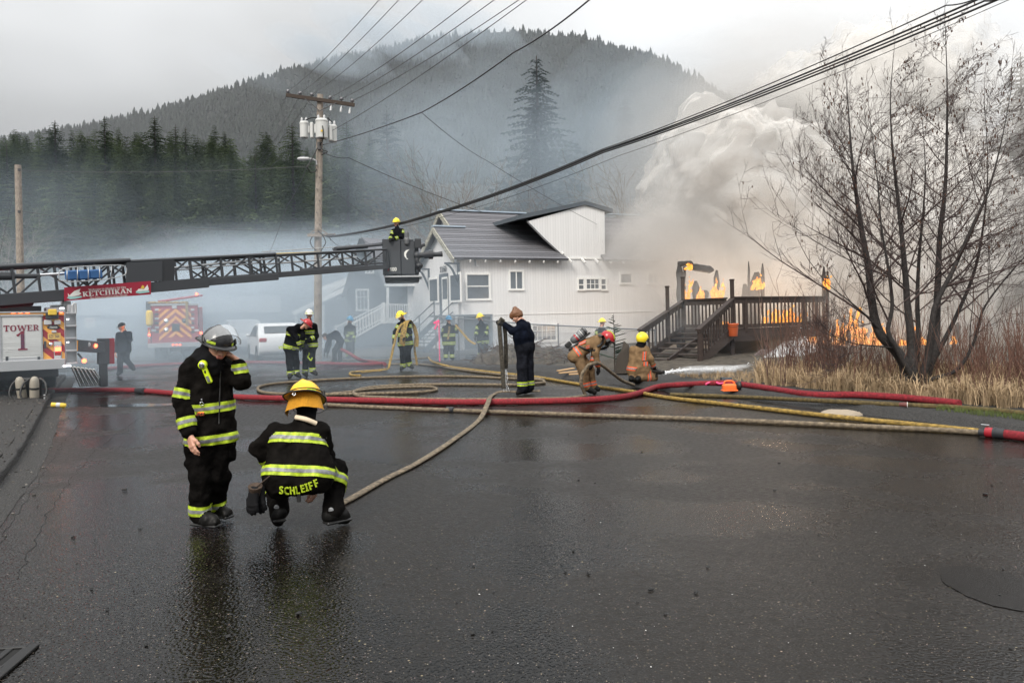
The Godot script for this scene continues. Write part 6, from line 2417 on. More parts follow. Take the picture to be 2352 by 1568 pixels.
# ---------------------------------------------------------------- houses
func house_materials() -> void:
	var siding:=mat("white_siding",0.65,0.65,0.65,0.7)
	var gi:=Image.create(128,16,false,Image.FORMAT_RGB8)
	gi.fill(Color(1,1,1))
	for k in 8:
		gi.fill_rect(Rect2i(k*16,0,1,16),Color(0.82,0.82,0.82))
		gi.fill_rect(Rect2i(k*16+1,0,15,16),Color.from_hsv(0,0,0.97+0.03*fmod(k*0.37,1.0)))
	siding.albedo_texture=ImageTexture.create_from_image(gi)
	siding.uv1_triplanar=true
	siding.uv1_scale=Vector3.ONE*0.85
	mat("white_trim",0.72,0.72,0.7,0.55)
	mottle(mat("old_trim",0.6,0.58,0.48,0.7),Vector3.ONE*1.5,noise_tex("stain",256,0.02,91,0.45,1.0))
	mottle(mat("roof_shingle",0.19,0.19,0.21,0.9),Vector3.ONE*1.1,noise_tex("shingle_tone",512,0.14,92,0.6,1.0,0.0,FastNoiseLite.TYPE_CELLULAR,1),tex.rubble_bump,0.4)
	mat("roof_shingle_b",0.145,0.145,0.16,0.9)
	mat("ridge_metal",0.4,0.48,0.56,0.35,0.4)
	mat("fascia_dark",0.07,0.085,0.1,0.7)
	var pane:=mat("window_pane",0.075,0.085,0.095,0.14)
	pane.metallic_specular=0.45
	mottle(mat("grey_shingle_wall",0.085,0.1,0.115,0.85),Vector3(1.0,1.6,1.0),noise_tex("wall_shingle",512,0.09,93,0.55,1.0,0.0,FastNoiseLite.TYPE_CELLULAR,1),tex.rubble_bump,0.5)
	mat("iron_rail",0.03,0.035,0.04,0.5)
	mottle(mat("deck_wood",0.06,0.036,0.028,0.75),Vector3(8,1.0,8),noise_tex("grain",256,0.03,94,0.4,1.0),tex.folds,0.4)
	mottle(mat("deck_wood_pale",0.095,0.07,0.058,0.75),Vector3(8,1.0,8),tex.grain,tex.folds,0.4)
	mottle(mat("char",0.026,0.023,0.022,0.85),Vector3.ONE*4,tex.grime,tex.rubble_bump,0.8)
	mat("dark_opening",0.006,0.007,0.008,0.9)
	mottle(mat("concrete",0.2,0.195,0.185,0.85),Vector3.ONE,tex.concrete_tone,tex.rubble_bump,0.3)
func white_house() -> void:
	var p0:=px(1055,800,36.0)
	p0.y=0
	var o:=thing("white_house","white sided house with grey shingle roof, front gable and broad dormer","house",p0,deg_to_rad(25))
	var ey:=4.36
	var sl:=0.629
	var ry:=func(z: float) -> float:
		return ey+(0.45 - z)*sl
	var m:=MB.new()
	m.box(tf(Vector3(6.5,2.2,-0.075)),Vector3(13.0,4.5,0.15))
	m.box(tf(Vector3(12.9,2.2,-4.0)),Vector3(0.15,4.5,7.7))
	m.box(tf(Vector3(6.5,2.2,-8.0)),Vector3(13.0,4.5,0.15))
	var wall:=part("wall",m,mt.white_siding,o)
	m=MB.new()
	var gp2:=PackedVector3Array([Vector3(-0.02,0,-5.2),Vector3(-0.02,0,0.0),Vector3(-0.02,4.5,0.0),Vector3(-0.02,5.96,-2.3),Vector3(-0.02,4.6,-5.2)])
	m.poly(gp2,Vector3(0.15,0,0))
	m.box(tf(Vector3(0.3,2.2,-6.6)),Vector3(0.15,4.5,2.8))
	m.poly(PackedVector3Array([Vector3(0.9,4.0,-7.0),Vector3(0.9,4.0,0.1),Vector3(0.9,ry.call(0.1) - 0.12,0.1),Vector3(0.9,ry.call(-4.0) - 0.12,-4.0),Vector3(0.9,4.8,-7.0)]),Vector3(0.15,0,0))
	part("gable_wall",m,mt.white_siding,o)
	for y in [1.02,2.0]:
		m=MB.new()
		m.box(tf(Vector3(6.0,y - 0.35,0.012)),Vector3(12.0,0.025,0.03))
		part("wall_batten",m,mt.white_siding,wall)
	var n:=Vector3(0,1,sl).normalized()
	var wn: Vector3=o.transform.basis*n
	var wp: Vector3=o.transform*Vector3(0,ey,0.45)
	var inv:=o.transform.affine_inverse()
	var hit:=func(x: float,y: float) -> Vector3:
		return inv*on_plane(x,y,wp,wn)
	var s_len:=sqrt(1.0+sl*sl)
	var to2:=func(p: Vector3) -> Vector2:
		return Vector2(p.x,(0.45 - p.z)*s_len)
	var outline:=PackedVector2Array()
	outline.append(Vector2(-0.35,0))
	outline.append(Vector2((hit.call(1303,590.5) as Vector3).x,0))
	for q in [[1290,583],[1250,548],[1208,507],[1187,492.5]]:
		outline.append(to2.call(hit.call(q[0],q[1])))
	outline.append(Vector2(0.6,(0.45+4.0)*s_len))
	outline.append(Vector2(0.6,(0.45+2.3)*s_len))
	outline.append(Vector2(-0.35,(0.45+2.3)*s_len))
	roof_courses(o,outline,ey,sl,0.2)
	var r0: Vector3=hit.call(1389,594)
	var outline2:=PackedVector2Array([Vector2(r0.x,0),Vector2(13.6,0),Vector2(13.6,to2.call(hit.call(1463,503)).y),Vector2(r0.x,to2.call(hit.call(1389,501)).y)])
	roof_courses(o,outline2,ey,sl,0.2)
	m=MB.new()
	m.poly(PackedVector3Array([Vector3(0.55,ry.call(-4.0),-4.0),Vector3(13.4,ry.call(-4.0),-4.0),Vector3(13.4,4.3,-8.6),Vector3(0.55,4.3,-8.6)]),Vector3(0,-0.1,0))
	m.poly(PackedVector3Array([Vector3(-0.35,6.05,-2.3),Vector3(1.3,6.05,-2.3),Vector3(1.3,4.3,-5.8),Vector3(-0.35,4.3,-5.8)]),Vector3(0,-0.1,0))
	part("rear_roof",m,mt.roof_shingle_b,o)
	for q in [[-0.4,1.3,-2.3,6.09],[0.55,5.6,-4.0,7.16],[9.4,13.5,-4.3,7.35]]:
		m=MB.new()
		m.bar(Vector3(q[0],q[3]+0.05,q[2] - 0.02),Vector3(q[1],q[3]+0.05,q[2] - 0.02),0.34,0.07)
		part("ridge_cap",m,mt.ridge_metal,o)
	for q in [[-0.39,0.5,-2.3,-5.4,4.34,6.09,4.35],[0.56,-2.2,-4.0,-6.4,6.03,7.16,5.5]]:
		m=MB.new()
		var xx: float=q[0]
		var flare:=0.16
		m.bar(Vector3(xx,q[4] - 0.14,q[1]),Vector3(xx,q[5] - 0.14,q[2]),0.07,0.24)
		m.bar(Vector3(xx,q[5] - 0.14,q[2]),Vector3(xx,q[6] - 0.14,q[3]),0.07,0.24)
		part("barge_board",m,mt.old_trim,o)
	for z in [0.3,-4.0]:
		m=MB.new()
		m.tube(curve(PackedVector3Array([Vector3(-0.7,4.1,z),Vector3(-0.4,3.85,z - 0.02),Vector3(-0.15,3.3,z - 0.04),Vector3(-0.05,3.05,z - 0.05)]),0.1),0.055,6)
		m.bar(Vector3(-0.06,4.1,z - 0.05),Vector3(-0.06,3.0,z - 0.05),0.09,0.09)
		m.bar(Vector3(-0.75,4.1,z - 0.02),Vector3(0.0,4.1,z - 0.05),0.08,0.09)
		part("bracket",m,mt.fascia_dark,o)
	for k in 12:
		m=MB.new()
		m.bar(Vector3(0.5+k*0.78,ey - 0.17,0.42),Vector3(0.5+k*0.78,ey+0.06,0.02),0.06,0.1)
		part("rafter_end",m,mt.white_trim,o)
	var pts:=PackedVector3Array()
	for q in [[1292,592],[1389,594],[1389,486],[1346,470],[1213,508],[1250,546],[1289,582]]:
		pts.append(lp(o,q[0],q[1],0.012))
	m=MB.new()
	m.poly(pts,Vector3(0,0,-0.2))
	var dm:=part("dormer",m,mt.white_siding,o)
	m=MB.new()
	var d0:=lp(o,1391,594,0.0)
	var d1:=lp(o,1391,486,0.0)
	m.box(tf(Vector3(d0.x - 0.08,(d0.y+d1.y)*0.5,-2.0)),Vector3(0.12,d1.y - d0.y,4.0))
	part("dormer_side",m,mt.white_siding,dm)
	m=MB.new()
	var e0:=lp(o,1187,495,0.12)
	var e1:=lp(o,1345,461,0.12)
	var e2:=lp(o,1408,479,0.12)
	m.poly(PackedVector3Array([e0 - Vector3(0,0.2,0),e1 - Vector3(0,0.2,0),e1,e0]),Vector3(0,0,-5.5))
	m.poly(PackedVector3Array([e1 - Vector3(0,0.2,0),e2 - Vector3(0,0.2,0),e2,e1]),Vector3(0,0,-5.5))
	part("dormer_roof",m,mt.fascia_dark,dm)
	m=MB.new()
	m.bar(hit.call(1209,508)+Vector3(0.03,0.05,0),hit.call(1293,586)+Vector3(0.03,0.05,0),0.08,0.12)
	m.bar(lp(o,1290,592.5,0.03),lp(o,1391,593.5,0.03),0.05,0.08)
	part("dormer_trim",m,mt.white_trim,dm)
	var vent:=MB.new()
	vent.tube(PackedVector3Array([hit.call(1508,545),hit.call(1508,545)+Vector3(0,0.9,0)]),0.07,10)
	part("roof_vent",vent,mt.lamp_grey,o)
	window_at(o,1073,631,1122,686,0.0,[-0.48],0.09,mt.white_trim,mt.window_pane)
	window_at(o,1172,624,1199,663,0.0,[0.5],0.09,mt.white_trim,mt.window_pane)
	window_at(o,1329,641,1340,664,0.0,[-0.55],0.08,mt.white_trim,mt.window_pane)
	window_at(o,1347,641,1375,663,0.0,[0.33,0.67,-0.5],0.08,mt.white_trim,mt.window_pane)
	window_at(o,1381,641,1391,664,0.0,[-0.55],0.08,mt.white_trim,mt.window_pane)
	window_at(o,1426,629,1450,649,0.0,[],0.09,mt.white_trim,mt.window_pane)
	window_at(o,1490,628,1511,649,0.0,[0.5],0.09,mt.white_trim,mt.window_pane)
	window_at(o,1224,747,1276,782,0.0,[0.2,0.4,0.6,0.78,-0.33,-0.67],0.1,mt.white_trim,mt.window_pane)
	for q in [[986,643,1004,690],[1034,633,1056,688]]:
		var wm:=MB.new()
		panelx(wm,o,q[0] - 2,q[1] - 5,q[2]+2,q[3]+5,-0.1,0.06)
		var w:=part("window",wm,mt.white_trim,o)
		var pm:=MB.new()
		panelx(pm,o,q[0],q[1],q[2],q[3],-0.115,0.02)
		part("pane",pm,mt.window_pane,w)
	m=MB.new()
	panelx(m,o,1008,630,1029,736,-0.09,0.05)
	var door:=part("door",m,mt.fascia_dark,o)
	m=MB.new()
	panelx(m,o,1014,637,1028,731,-0.12,0.04)
	part("door_leaf",m,mt.white_trim,door)
	m=MB.new()
	panelx(m,o,1015.5,641,1026.5,686,-0.135,0.02)
	part("door_glass",m,mt.window_pane,door)
	var nc:=lpx(o,1019,618,-0.03)
	text("house_number","1160",0.3,mt.dark,o,Transform3D(Basis(Vector3.UP,-PI/2),nc+Vector3(-0.04,0,0)),"Droid Serif",true,0.95)
	one_panel("basement_opening",o,1066,727,1128,800,0.03,0.03,mt.dark_opening)
	m=MB.new()
	var b0:=lp(o,1000,724,0.9)
	var b1:=lp(o,1131,727,0.9)
	m.box(tf(Vector3((b0.x+b1.x)*0.5,b0.y - 0.04,0.48)),Vector3(b1.x - b0.x,0.08,0.9))
	m.bar(Vector3(b1.x - 0.05,b0.y - 0.08,0.88),Vector3(b1.x - 0.05,0,0.88),0.09,0.09,Vector3.RIGHT)
	m.bar(Vector3(b0.x+0.9,b0.y - 0.08,0.88),Vector3(b0.x+0.9,0,0.88),0.09,0.09,Vector3.RIGHT)
	part("porch_shelf",m,mt.fascia_dark,o)
	var sd0:=px(1020,738,37.0)
	var sd1:=gp(948,806)
	sd1=px(950,800,34.5)
	sd1.y=0.05
	var sa: Vector3=inv*sd0
	var sb: Vector3=inv*sd1
	var across:=(sb - sa).cross(Vector3.UP).normalized()*0.55
	var st:=MB.new()
	st.bar(sa - across,sb - across,0.06,0.28)
	st.bar(sa+across,sb+across,0.06,0.28)
	var stair:=part("front_stair",st,mt.fascia_dark,o)
	for k in 9:
		var c:=sa.lerp(sb,(k+0.5)/9.0)
		var sm:=MB.new()
		sm.bar(c - across,c+across,0.28,0.05)
		part("step",sm,mt.fascia_dark,stair)
	for s in [-1.0,1.0]:
		for h in [0.5,0.95]:
			var rm:=MB.new()
			rm.tube(PackedVector3Array([sa+across*s+Vector3(0,h,0),sb+across*s+Vector3(0,h,0)]),0.028,6)
			part("handrail",rm,mt.iron_rail,stair)
		for k in 3:
			var c:=sa.lerp(sb,k*0.5)
			var rm:=MB.new()
			rm.tube(PackedVector3Array([c+across*s,c+across*s+Vector3(0,1.0,0)]),0.028,6)
			part("rail_post",rm,mt.iron_rail,stair)
func roof_courses(o: Node3D,outline: PackedVector2Array,ey: float,sl: float,step: float) -> void:
	var s_len:=sqrt(1.0+sl*sl)
	var nn:=Vector3(0,1,sl).normalized()
	var back:=func(q: Vector2,lift: float) -> Vector3:
		return Vector3(q.x,ey+q.y/s_len*sl,0.45 - q.y/s_len)+nn*lift
	if Geometry2D.is_polygon_clockwise(outline):
		outline.reverse()
	var base:=MB.new()
	var pts:=PackedVector3Array()
	for q in outline:
		pts.append(back.call(q,0.0))
	base.poly(pts,nn*-0.1)
	var roof:=part("roof",base,mt.roof_shingle,o)
	var hi:=0.0
	for q in outline:
		hi=maxf(hi,q.y)
	var y:=0.0
	var k:=0
	while y<hi - 0.02:
		var row:=PackedVector2Array([Vector2(-2,y),Vector2(20,y),Vector2(20,y+step),Vector2(-2,y+step)])
		for piece in Geometry2D.intersect_polygons(outline,row):
			if Geometry2D.is_polygon_clockwise(piece):
				piece.reverse()
			var c:=PackedVector3Array()
			for q in piece:
				c.append(back.call(q,lerpf(0.026,0.012,(q.y - y)/step)))
			var mb:=MB.new()
			mb.poly(c,nn*-0.011)
			part("shingle_course",mb,mt.roof_shingle if k % 3 else mt.roof_shingle_b,roof)
		y+=step
		k+=1
func grey_house() -> void:
	var p0:=px(850,800,43.0)
	p0.y=0
	var o:=thing("grey_house","older grey shingled house with white porch stairs, behind the aerial bucket","house",p0,deg_to_rad(14))
	var poly:=func(list: Array,zl: float,th: float,m: Material,called: String,par: Node3D) -> MeshInstance3D:
		var pts:=PackedVector3Array()
		for q in list:
			pts.append(lp(o,q[0],q[1],zl))
		var mb:=MB.new()
		mb.poly(pts,Vector3(0,0,-th))
		return part(called,mb,m,par)
	poly.call([[800,800],[985,800],[985,652],[800,655]],0.0,6.0,mt.grey_shingle_wall,"wall",o)
	poly.call([[792,672],[800,655],[876,655],[870,640],[852,590],[832,552]],-0.2,0.3,mt.grey_shingle_wall,"gable_wall",o)
	var roof:=MB.new()
	var a:=lp(o,829,545,0.4)
	var b:=lp(o,978,549,-2.0)
	var c:=lp(o,985,652,0.8)
	var d:=lp(o,880,655,0.8)
	roof.poly(PackedVector3Array([d,c,b+Vector3(0,0,-1.5),a]),Vector3(0,-0.12,0))
	var e:=lp(o,789,676,0.5)
	roof.poly(PackedVector3Array([a,a+Vector3(0,0,-6),e+Vector3(0,0,-6),e]),Vector3(0,-0.12,0))
	part("roof",roof,mt.roof_shingle_b,o)
	var trim:=MB.new()
	trim.bar(a+Vector3(0,-0.1,0.06),e+Vector3(0,-0.1,0.06),0.06,0.24)
	trim.bar(a+Vector3(0,-0.1,0.06),d+Vector3(0,-0.1,0.06),0.06,0.2)
	part("barge_board",trim,mt.grey_shingle_wall,o)
	trim=MB.new()
	trim.bar(lp(o,880,655,0.85),lp(o,978,654,0.85),0.08,0.12)
	trim.bar(lp(o,890,660,0.8),lp(o,890,735,0.8),0.14,0.14,Vector3.RIGHT)
	trim.bar(lp(o,976,655,0.8),lp(o,976,800,0.8),0.14,0.14,Vector3.RIGHT)
	part("porch_frame",trim,mt.white_trim,o)
	one_panel("porch_opening",o,895,662,973,735,0.03,0.03,mt.dark_opening)
	one_panel("porch_door",o,856,658,880,735,0.04,0.03,mt.dark_opening)
	window_at(o,821,667,843,710,0.0,[0.33,0.67,-0.35],0.1,mt.white_trim,mt.window_pane)
	window_at(o,842,613,855,625,-0.18,[0.5],0.08,mt.white_trim,mt.window_pane)
	var f:=MB.new()
	panel(f,o,878,733,982,740,1.4,1.5)
	var porch:=part("porch_floor",f,mt.white_trim,o)
	var rail:=func(x0: float,y0: float,x1: float,y1: float,n: int,z0: float,z1: float,h: float) -> void:
		var q0:=lp(o,x0,y0,z0)
		var q1:=lp(o,x1,y1,z1)
		var mb:=MB.new()
		mb.bar(q0+Vector3(0,h,0),q1+Vector3(0,h,0),0.09,0.07)
		mb.bar(q0+Vector3(0,0.08,0),q1+Vector3(0,0.08,0),0.07,0.07)
		var r:=part("porch_rail",mb,mt.white_trim,o)
		for k in n+1:
			var c2:=q0.lerp(q1,float(k)/n)
			var bm:=MB.new()
			bm.bar(c2+Vector3(0,0.1,0),c2+Vector3(0,h,0),0.045,0.045,Vector3.RIGHT)
			part("baluster",bm,mt.white_trim,r)
		for c2 in [q0,q1]:
			var bm:=MB.new()
			bm.bar(c2+Vector3(0,-0.1,0),c2+Vector3(0,h+0.1,0),0.12,0.12,Vector3.RIGHT)
			part("newel_post",bm,mt.white_trim,r)
	rail.call(882,734,940,735,11,1.4,1.4,0.85)
	rail.call(772,788,879,735,16,2.2,1.4,0.85)
	rail.call(800,786,882,740,12,3.4,2.6,0.85)
	for k in 8:
		var q0:=lp(o,772.0+13.0*k,790.0 - 6.6*k,2.0)
		var sm:=MB.new()
		sm.box(tf(q0+Vector3(0.3,0.0,0.0)),Vector3(0.4,0.06,1.3))
		part("step",sm,mt.concrete,o)
	var s0:=px(735,800,44.0)
	s0.y=0
	var s:=thing("carport","low carport with pale sloping roof left of the grey house","carport",s0,deg_to_rad(10))
	var m:=MB.new()
	m.poly(PackedVector3Array([lp(s,672,718,1.5),lp(s,790,662,1.5),lp(s,800,640,-3.0),lp(s,690,705,-3.0)]),Vector3(0,-0.12,0))
	part("roof",m,mt.concrete,s)
	m=MB.new()
	m.bar(lp(s,672,720,1.55),lp(s,792,664,1.55),0.06,0.24)
	part("fascia",m,mt.white_trim,s)
	m=MB.new()
	m.poly(PackedVector3Array([lp(s,738,658,-0.5),lp(s,736,690,-0.5),lp(s,800,664,-0.5),lp(s,800,636,-0.5)]),Vector3(0,0,-0.2))
	part("upper_wall",m,mt.white_trim,s)
	m=MB.new()
	panel(m,s,742,690,795,800,-1.0,0.1)
	part("back_wall",m,mt.grey_shingle_wall,s)
	for x in [742,680]:
		m=MB.new()
		m.bar(lp(s,x,700.0 if x>700 else 718.0,1.3),lp(s,x,800,1.3),0.14,0.14,Vector3.RIGHT)
		part("post",m,mt.white_trim,s)
func warehouse() -> void:
	var p0:=px(250,780,56.0)
	p0.y=0
	var o:=thing("warehouse","long pale flat building in haze between the two fire trucks","building",p0,deg_to_rad(20))
	var m:=MB.new()
	panel(m,o,-100,715,640,790,0,8.0)
	part("wall",m,mat("warehouse_wall",0.24,0.26,0.28,0.8),o)
	m=MB.new()
	panel(m,o,-105,688,645,716,0.3,8.6)
	part("upper_wall",m,mat("warehouse_upper",0.42,0.43,0.44,0.8),o)
	for k in 6:
		m=MB.new()
		panel(m,o,180.0+k*75.0,695,182.5+k*75.0,716,0.35,0.05)
		part("wall_seam",m,mt.concrete,o)
	var s0:=px(290,760,40.0)
	s0.y=0
	var s:=thing("notice_board","white notice board with red lettering in the haze beyond the outrigger","sign",px(205,752,40.0)*Vector3(1,0,1),deg_to_rad(25))
	m=MB.new()
	panel(m,s,194,730,217,752,0.02,0.03)
	part("board",m,mt.white_trim,s)
	for k in 5:
		m=MB.new()
		panel(m,s,196.5,733.0+k*3.6,214.5,734.4+k*3.6,0.026,0.004)
		part("printed_line",m,mt.letter_maroon if k<2 else mt.lamp_grey,s)
	m=MB.new()
	panel(m,s,204,752,206,786,0.0,0.05)
	part("post",m,mt.concrete,s)
# ---------------------------------------------------------------- the burning house on the right
func deck() -> void:
	var o:=thing("deck","dark wooden deck with railing and open stair left of the burning house","deck",px(1690,800,24.0)*Vector3(1,0,1))
	var r:=o.position
	var near_top:=px(1684,757,24.0)
	var fl:=near_top.y
	var near_bot:=px(1605,838,21.6)
	var far_top:=px(1571,762,26.0)
	far_top.y=fl
	var far_bot:=px(1470,832,23.0)
	var gy:=0.12
	near_bot.y=gy
	far_bot.y=gy
	var right:=px(1902,752,27.2)
	right.y=fl
	var back:=far_top+(right - near_top)
	var P:=func(v: Vector3) -> Vector3:
		return v - r
	var frame:=MB.new()
	frame.bar(P.call(near_top)+Vector3(0,-0.2,0),P.call(right)+Vector3(0,-0.2,0),0.06,0.36)
	frame.bar(P.call(near_top)+Vector3(0,-0.2,0),P.call(far_top)+Vector3(0,-0.2,0),0.06,0.36)
	var fr:=part("rim_joist",frame,mt.deck_wood,o)
	var u:=(right - near_top)
	var v:=(far_top - near_top)
	for k in 22:
		var a:=near_top+v*((k+0.5)/22.0)
		var mb:=MB.new()
		mb.bar(P.call(a),P.call(a+u),v.length()/22.0 - 0.012,0.04)
		part("deck_board",mb,mt.deck_wood_pale if k % 3 else mt.deck_wood,fr)
	for q in [[near_top,0.04],[near_top+u*0.33,0.04],[near_top+u*0.66,0.05],[right,0.0],[far_top,0.0]]:
		var mb:=MB.new()
		var c: Vector3=q[0]
		mb.bar(P.call(c)+Vector3(0,-0.02,-0.1),P.call(Vector3(c.x,gy - 0.2,c.z))+Vector3(0,0,-0.1),0.12,0.12,Vector3.RIGHT)
		part("support_post",mb,mt.deck_wood,o)
	var sk:=MB.new()
	var b0: Vector3=P.call(near_top+v*0.45)
	sk.bar(b0+Vector3(0,-0.62,0),b0+u+Vector3(0,-0.62,0),0.05,0.75)
	part("skirting",sk,mt.char,o)
	var rails:=func(a: Vector3,b: Vector3,n: int,h: float,post_h: float,posts: Array,m: Material) -> void:
		var mb:=MB.new()
		mb.bar(P.call(a)+Vector3(0,h,0),P.call(b)+Vector3(0,h,0),0.15,0.045)
		mb.bar(P.call(a)+Vector3(0,h - 0.11,0.02),P.call(b)+Vector3(0,h - 0.11,0.02),0.045,0.17)
		var rl:=part("railing",mb,m,o)
		mb=MB.new()
		mb.bar(P.call(a)+Vector3(0,0.1,0),P.call(b)+Vector3(0,0.1,0),0.045,0.12)
		part("bottom_rail",mb,m,rl)
		for k in n:
			var c:=a.lerp(b,(k+0.5)/n)
			var bm:=MB.new()
			bm.bar(P.call(c)+Vector3(0,0.12,0.025),P.call(c)+Vector3(0,h - 0.1,0.025),0.045,0.045,Vector3.RIGHT)
			part("baluster",bm,mt.deck_wood if k % 4 else mt.deck_wood_pale,rl)
		for f in posts:
			var c:=a.lerp(b,f)
			var bm:=MB.new()
			bm.bar(P.call(c)+Vector3(0,-0.1,0),P.call(c)+Vector3(0,post_h,0),0.11,0.11,Vector3.RIGHT,0.01)
			bm.box(tf(P.call(c)+Vector3(0,post_h+0.02,0)),Vector3(0.14,0.05,0.14),0.01)
			part("railing_post",bm,m,rl)
	rails.call(near_top,right,26,1.02,1.0,[0.12,0.72,0.87],mt.deck_wood)
	rails.call(far_top,near_top+v*0.12,12,1.0,1.0,[],mt.deck_wood_pale)
	rails.call(near_bot,near_top,13,0.98,1.55,[1.0],mt.deck_wood)
	rails.call(far_bot,far_top,13,0.98,1.75,[0.62,1.0],mt.deck_wood_pale)
	var bp:=MB.new()
	bp.bar(P.call(near_bot)+Vector3(0.05,-0.2,0),P.call(near_bot)+Vector3(0.05,0.85,0),0.12,0.12,Vector3.RIGHT)
	bp.bar(P.call(far_bot)+Vector3(0.05,-0.2,0),P.call(far_bot)+Vector3(0.05,0.85,0),0.12,0.12,Vector3.RIGHT)
	part("newel_post",bp,mt.deck_wood,o)
	for s in [[near_bot,near_top],[far_bot,far_top],[(near_bot+far_bot)*0.5,(near_top+far_top)*0.5]]:
		var mb:=MB.new()
		mb.bar(P.call(s[0])+Vector3(0,0.02,0),P.call(s[1])+Vector3(0,-0.14,0),0.05,0.24)
		part("stringer",mb,mt.deck_wood,o)
	for k in 6:
		var f:=(k+0.6)/6.5
		var mb:=MB.new()
		var a:=near_bot.lerp(near_top,f)
		var b:=far_bot.lerp(far_top,f)
		mb.bar(P.call(a),P.call(b),0.27,0.045)
		part("stair_tread",mb,mt.deck_wood_pale,o)
	var wb:=MB.new()
	wb.poly(PackedVector3Array([P.call(px(1700,845,23.4)),P.call(px(1790,845,24.2)),P.call(px(1787,803,24.2)),P.call(px(1752,803,23.9))]),Vector3(0,0,-0.2))
	part("concrete_block",wb,mat("block_brown",0.13,0.1,0.095,0.85),o)
	var bk:=thing("orange_bucket","orange plastic bucket standing on the deck by the stair head","bucket",px(1683,772,23.7))
	var lm:=MB.new()
	lm.lathe(PackedVector2Array([Vector2(0.0,0.0),Vector2(0.15,0.0),Vector2(0.185,0.36),Vector2(0.2,0.36),Vector2(0.2,0.4),Vector2(0.175,0.4),Vector2(0.16,0.1)]),20)
	part("body",lm,mat("bucket_orange",0.5,0.1,0.03,0.5),bk)
	lm=MB.new()
	lm.tube(curve(PackedVector3Array([Vector3(-0.19,0.36,0),Vector3(-0.1,0.3,0.18),Vector3(0.1,0.3,0.18),Vector3(0.19,0.36,0)]),0.05),0.008,5)
	part("handle",lm,mt.rubber,bk)
func ruins() -> void:
	var o:=thing("burning_house","charred remains of the burning house: blackened posts and lintel behind the deck","house",px(1700,790,29.0)*Vector3(1,0,1))
	var r:=o.position
	var nz:=FastNoiseLite.new()
	nz.seed=2
	nz.frequency=3.0
	var stick_:=func(x0: float,y0: float,x1: float,y1: float,w: float,d: float,called: String,m: Material) -> void:
		var a:=px(x0,y0,d)
		var b:=px(x1,y1,d)
		var pts:=PackedVector3Array()
		var rr:=PackedFloat32Array()
		for k in 9:
			var f:=k/8.0
			pts.append(a.lerp(b,f) - r+Vector3(nz.get_noise_1d(f*4.0+x0),0,0)*w*0.3)
			rr.append(w*(0.5+0.18*nz.get_noise_1d(f*5.0+y0))*(0.35 if k==8 else 1.0))
		var mb:=MB.new()
		mb.tube(pts,rr,5)
		part(called,mb,m,o)
	var charm: Material=mt.char
	for q in [[1562,800,1562,602,0.28,"charred_post"],[1572,612,1572,690,0.12,"charred_post"],[1556,606,1592,604,0.2,"lintel"],[1588,612,1638,620,0.3,"hanging_beam"],[1598,760,1599,645,0.3,"charred_post"],[1645,760,1646,620,0.22,"charred_post"],[1615,700,1618,666,0.4,"burnt_stub"],[1714,750,1712,652,0.32,"wall_stub"],[1720,760,1720,600,0.09,"charred_post"],[1733,760,1735,625,0.5,"wall_stub"],[1752,760,1752,605,0.14,"charred_post"],[1893,800,1893,612,0.16,"charred_post"],[1901,800,1901,622,0.12,"charred_post"],[1950,800,1948,760,0.2,"burnt_stub"],[2010,810,2012,775,0.16,"burnt_stub"],[2195,820,2200,740,0.2,"charred_post"]]:
		stick_.call(q[0],q[1],q[2],q[3],q[4],28.6 if q[0]<1880 else 28.0,q[5],charm)
	var bm:=MB.new()
	for k in 40:
		var p:=px(1760.0+14.0*k*0.6+rng.randf()*40,770+rng.randf()*30,29.0+rng.randf()*2.0) - r
		bm.box(tf(p,Vector3(rng.randf()*2,rng.randf()*3,rng.randf())),Vector3(rng.randf_range(0.3,1.4),0.1,rng.randf_range(0.1,0.3)))
	var heap:=part("burnt_rubble",bm,charm,o)
	heap.set_meta("kind","stuff")
	var fm:=StandardMaterial3D.new()
	fm.resource_name="flame"
	fm.albedo_color=Color(0.2,0.06,0.01)
	fm.roughness=1.0
	fm.emission_enabled=true
	fm.emission_operator=BaseMaterial3D.EMISSION_OP_MULTIPLY
	fm.emission=Color(1,1,1)
	fm.emission_energy_multiplier=0.85
	var gr:=Gradient.new()
	gr.set_color(0,Color(1.0,0.36,0.06))
	gr.set_color(1,Color(1.0,0.86,0.42))
	gr.add_point(0.5,Color(1.0,0.6,0.16))
	var nt:=NoiseTexture2D.new()
	nt.width=256
	nt.height=256
	nt.seamless=true
	var fn:=FastNoiseLite.new()
	fn.seed=6
	fn.frequency=0.02
	fn.fractal_octaves=4
	nt.noise=fn
	nt.color_ramp=gr
	fm.emission_texture=nt
	fm.uv1_triplanar=true
	fm.uv1_scale=Vector3(2.2,1.0,2.2)
	var fires:=[[1797,757,0.8,1.0,27.6,"flames seen through the deck balusters",1],[1948,806,1.3,1.75,28.2,"large bright fire right of the deck, left of the bare tree's trunk",1],[2094,800,0.5,0.9,27.0,"flame glimpsed between the trunks of the bare tree",0],[1848,806,0.26,0.5,25.5,"small flame under the deck where the water jet lands",0],[1630,692,0.5,0.8,28.4,"flames along the low charred wall behind the stair rail",0],[1648,690,0.2,1.0,28.3,"thin flames climbing the pointed charred post",0],[1577,690,0.13,1.1,28.4,"thin flames inside the charred door frame",0],[1743,664,0.22,0.7,28.3,"flames high on the charred wall stub",0],[1664,753,0.25,0.35,27.0,"little flame behind the top of the near stair rail",0],[1900,665,0.1,0.7,27.9,"thin flame on the charred posts at the deck's right end",0],[2018,812,0.3,0.5,27.5,"small flame low in the brush right of the large fire",0],[2193,790,0.12,0.4,27.5,"small flame far right behind the brush",0],[1582,617,0.12,0.25,28.4,"flame licking the burnt lintel",0]]
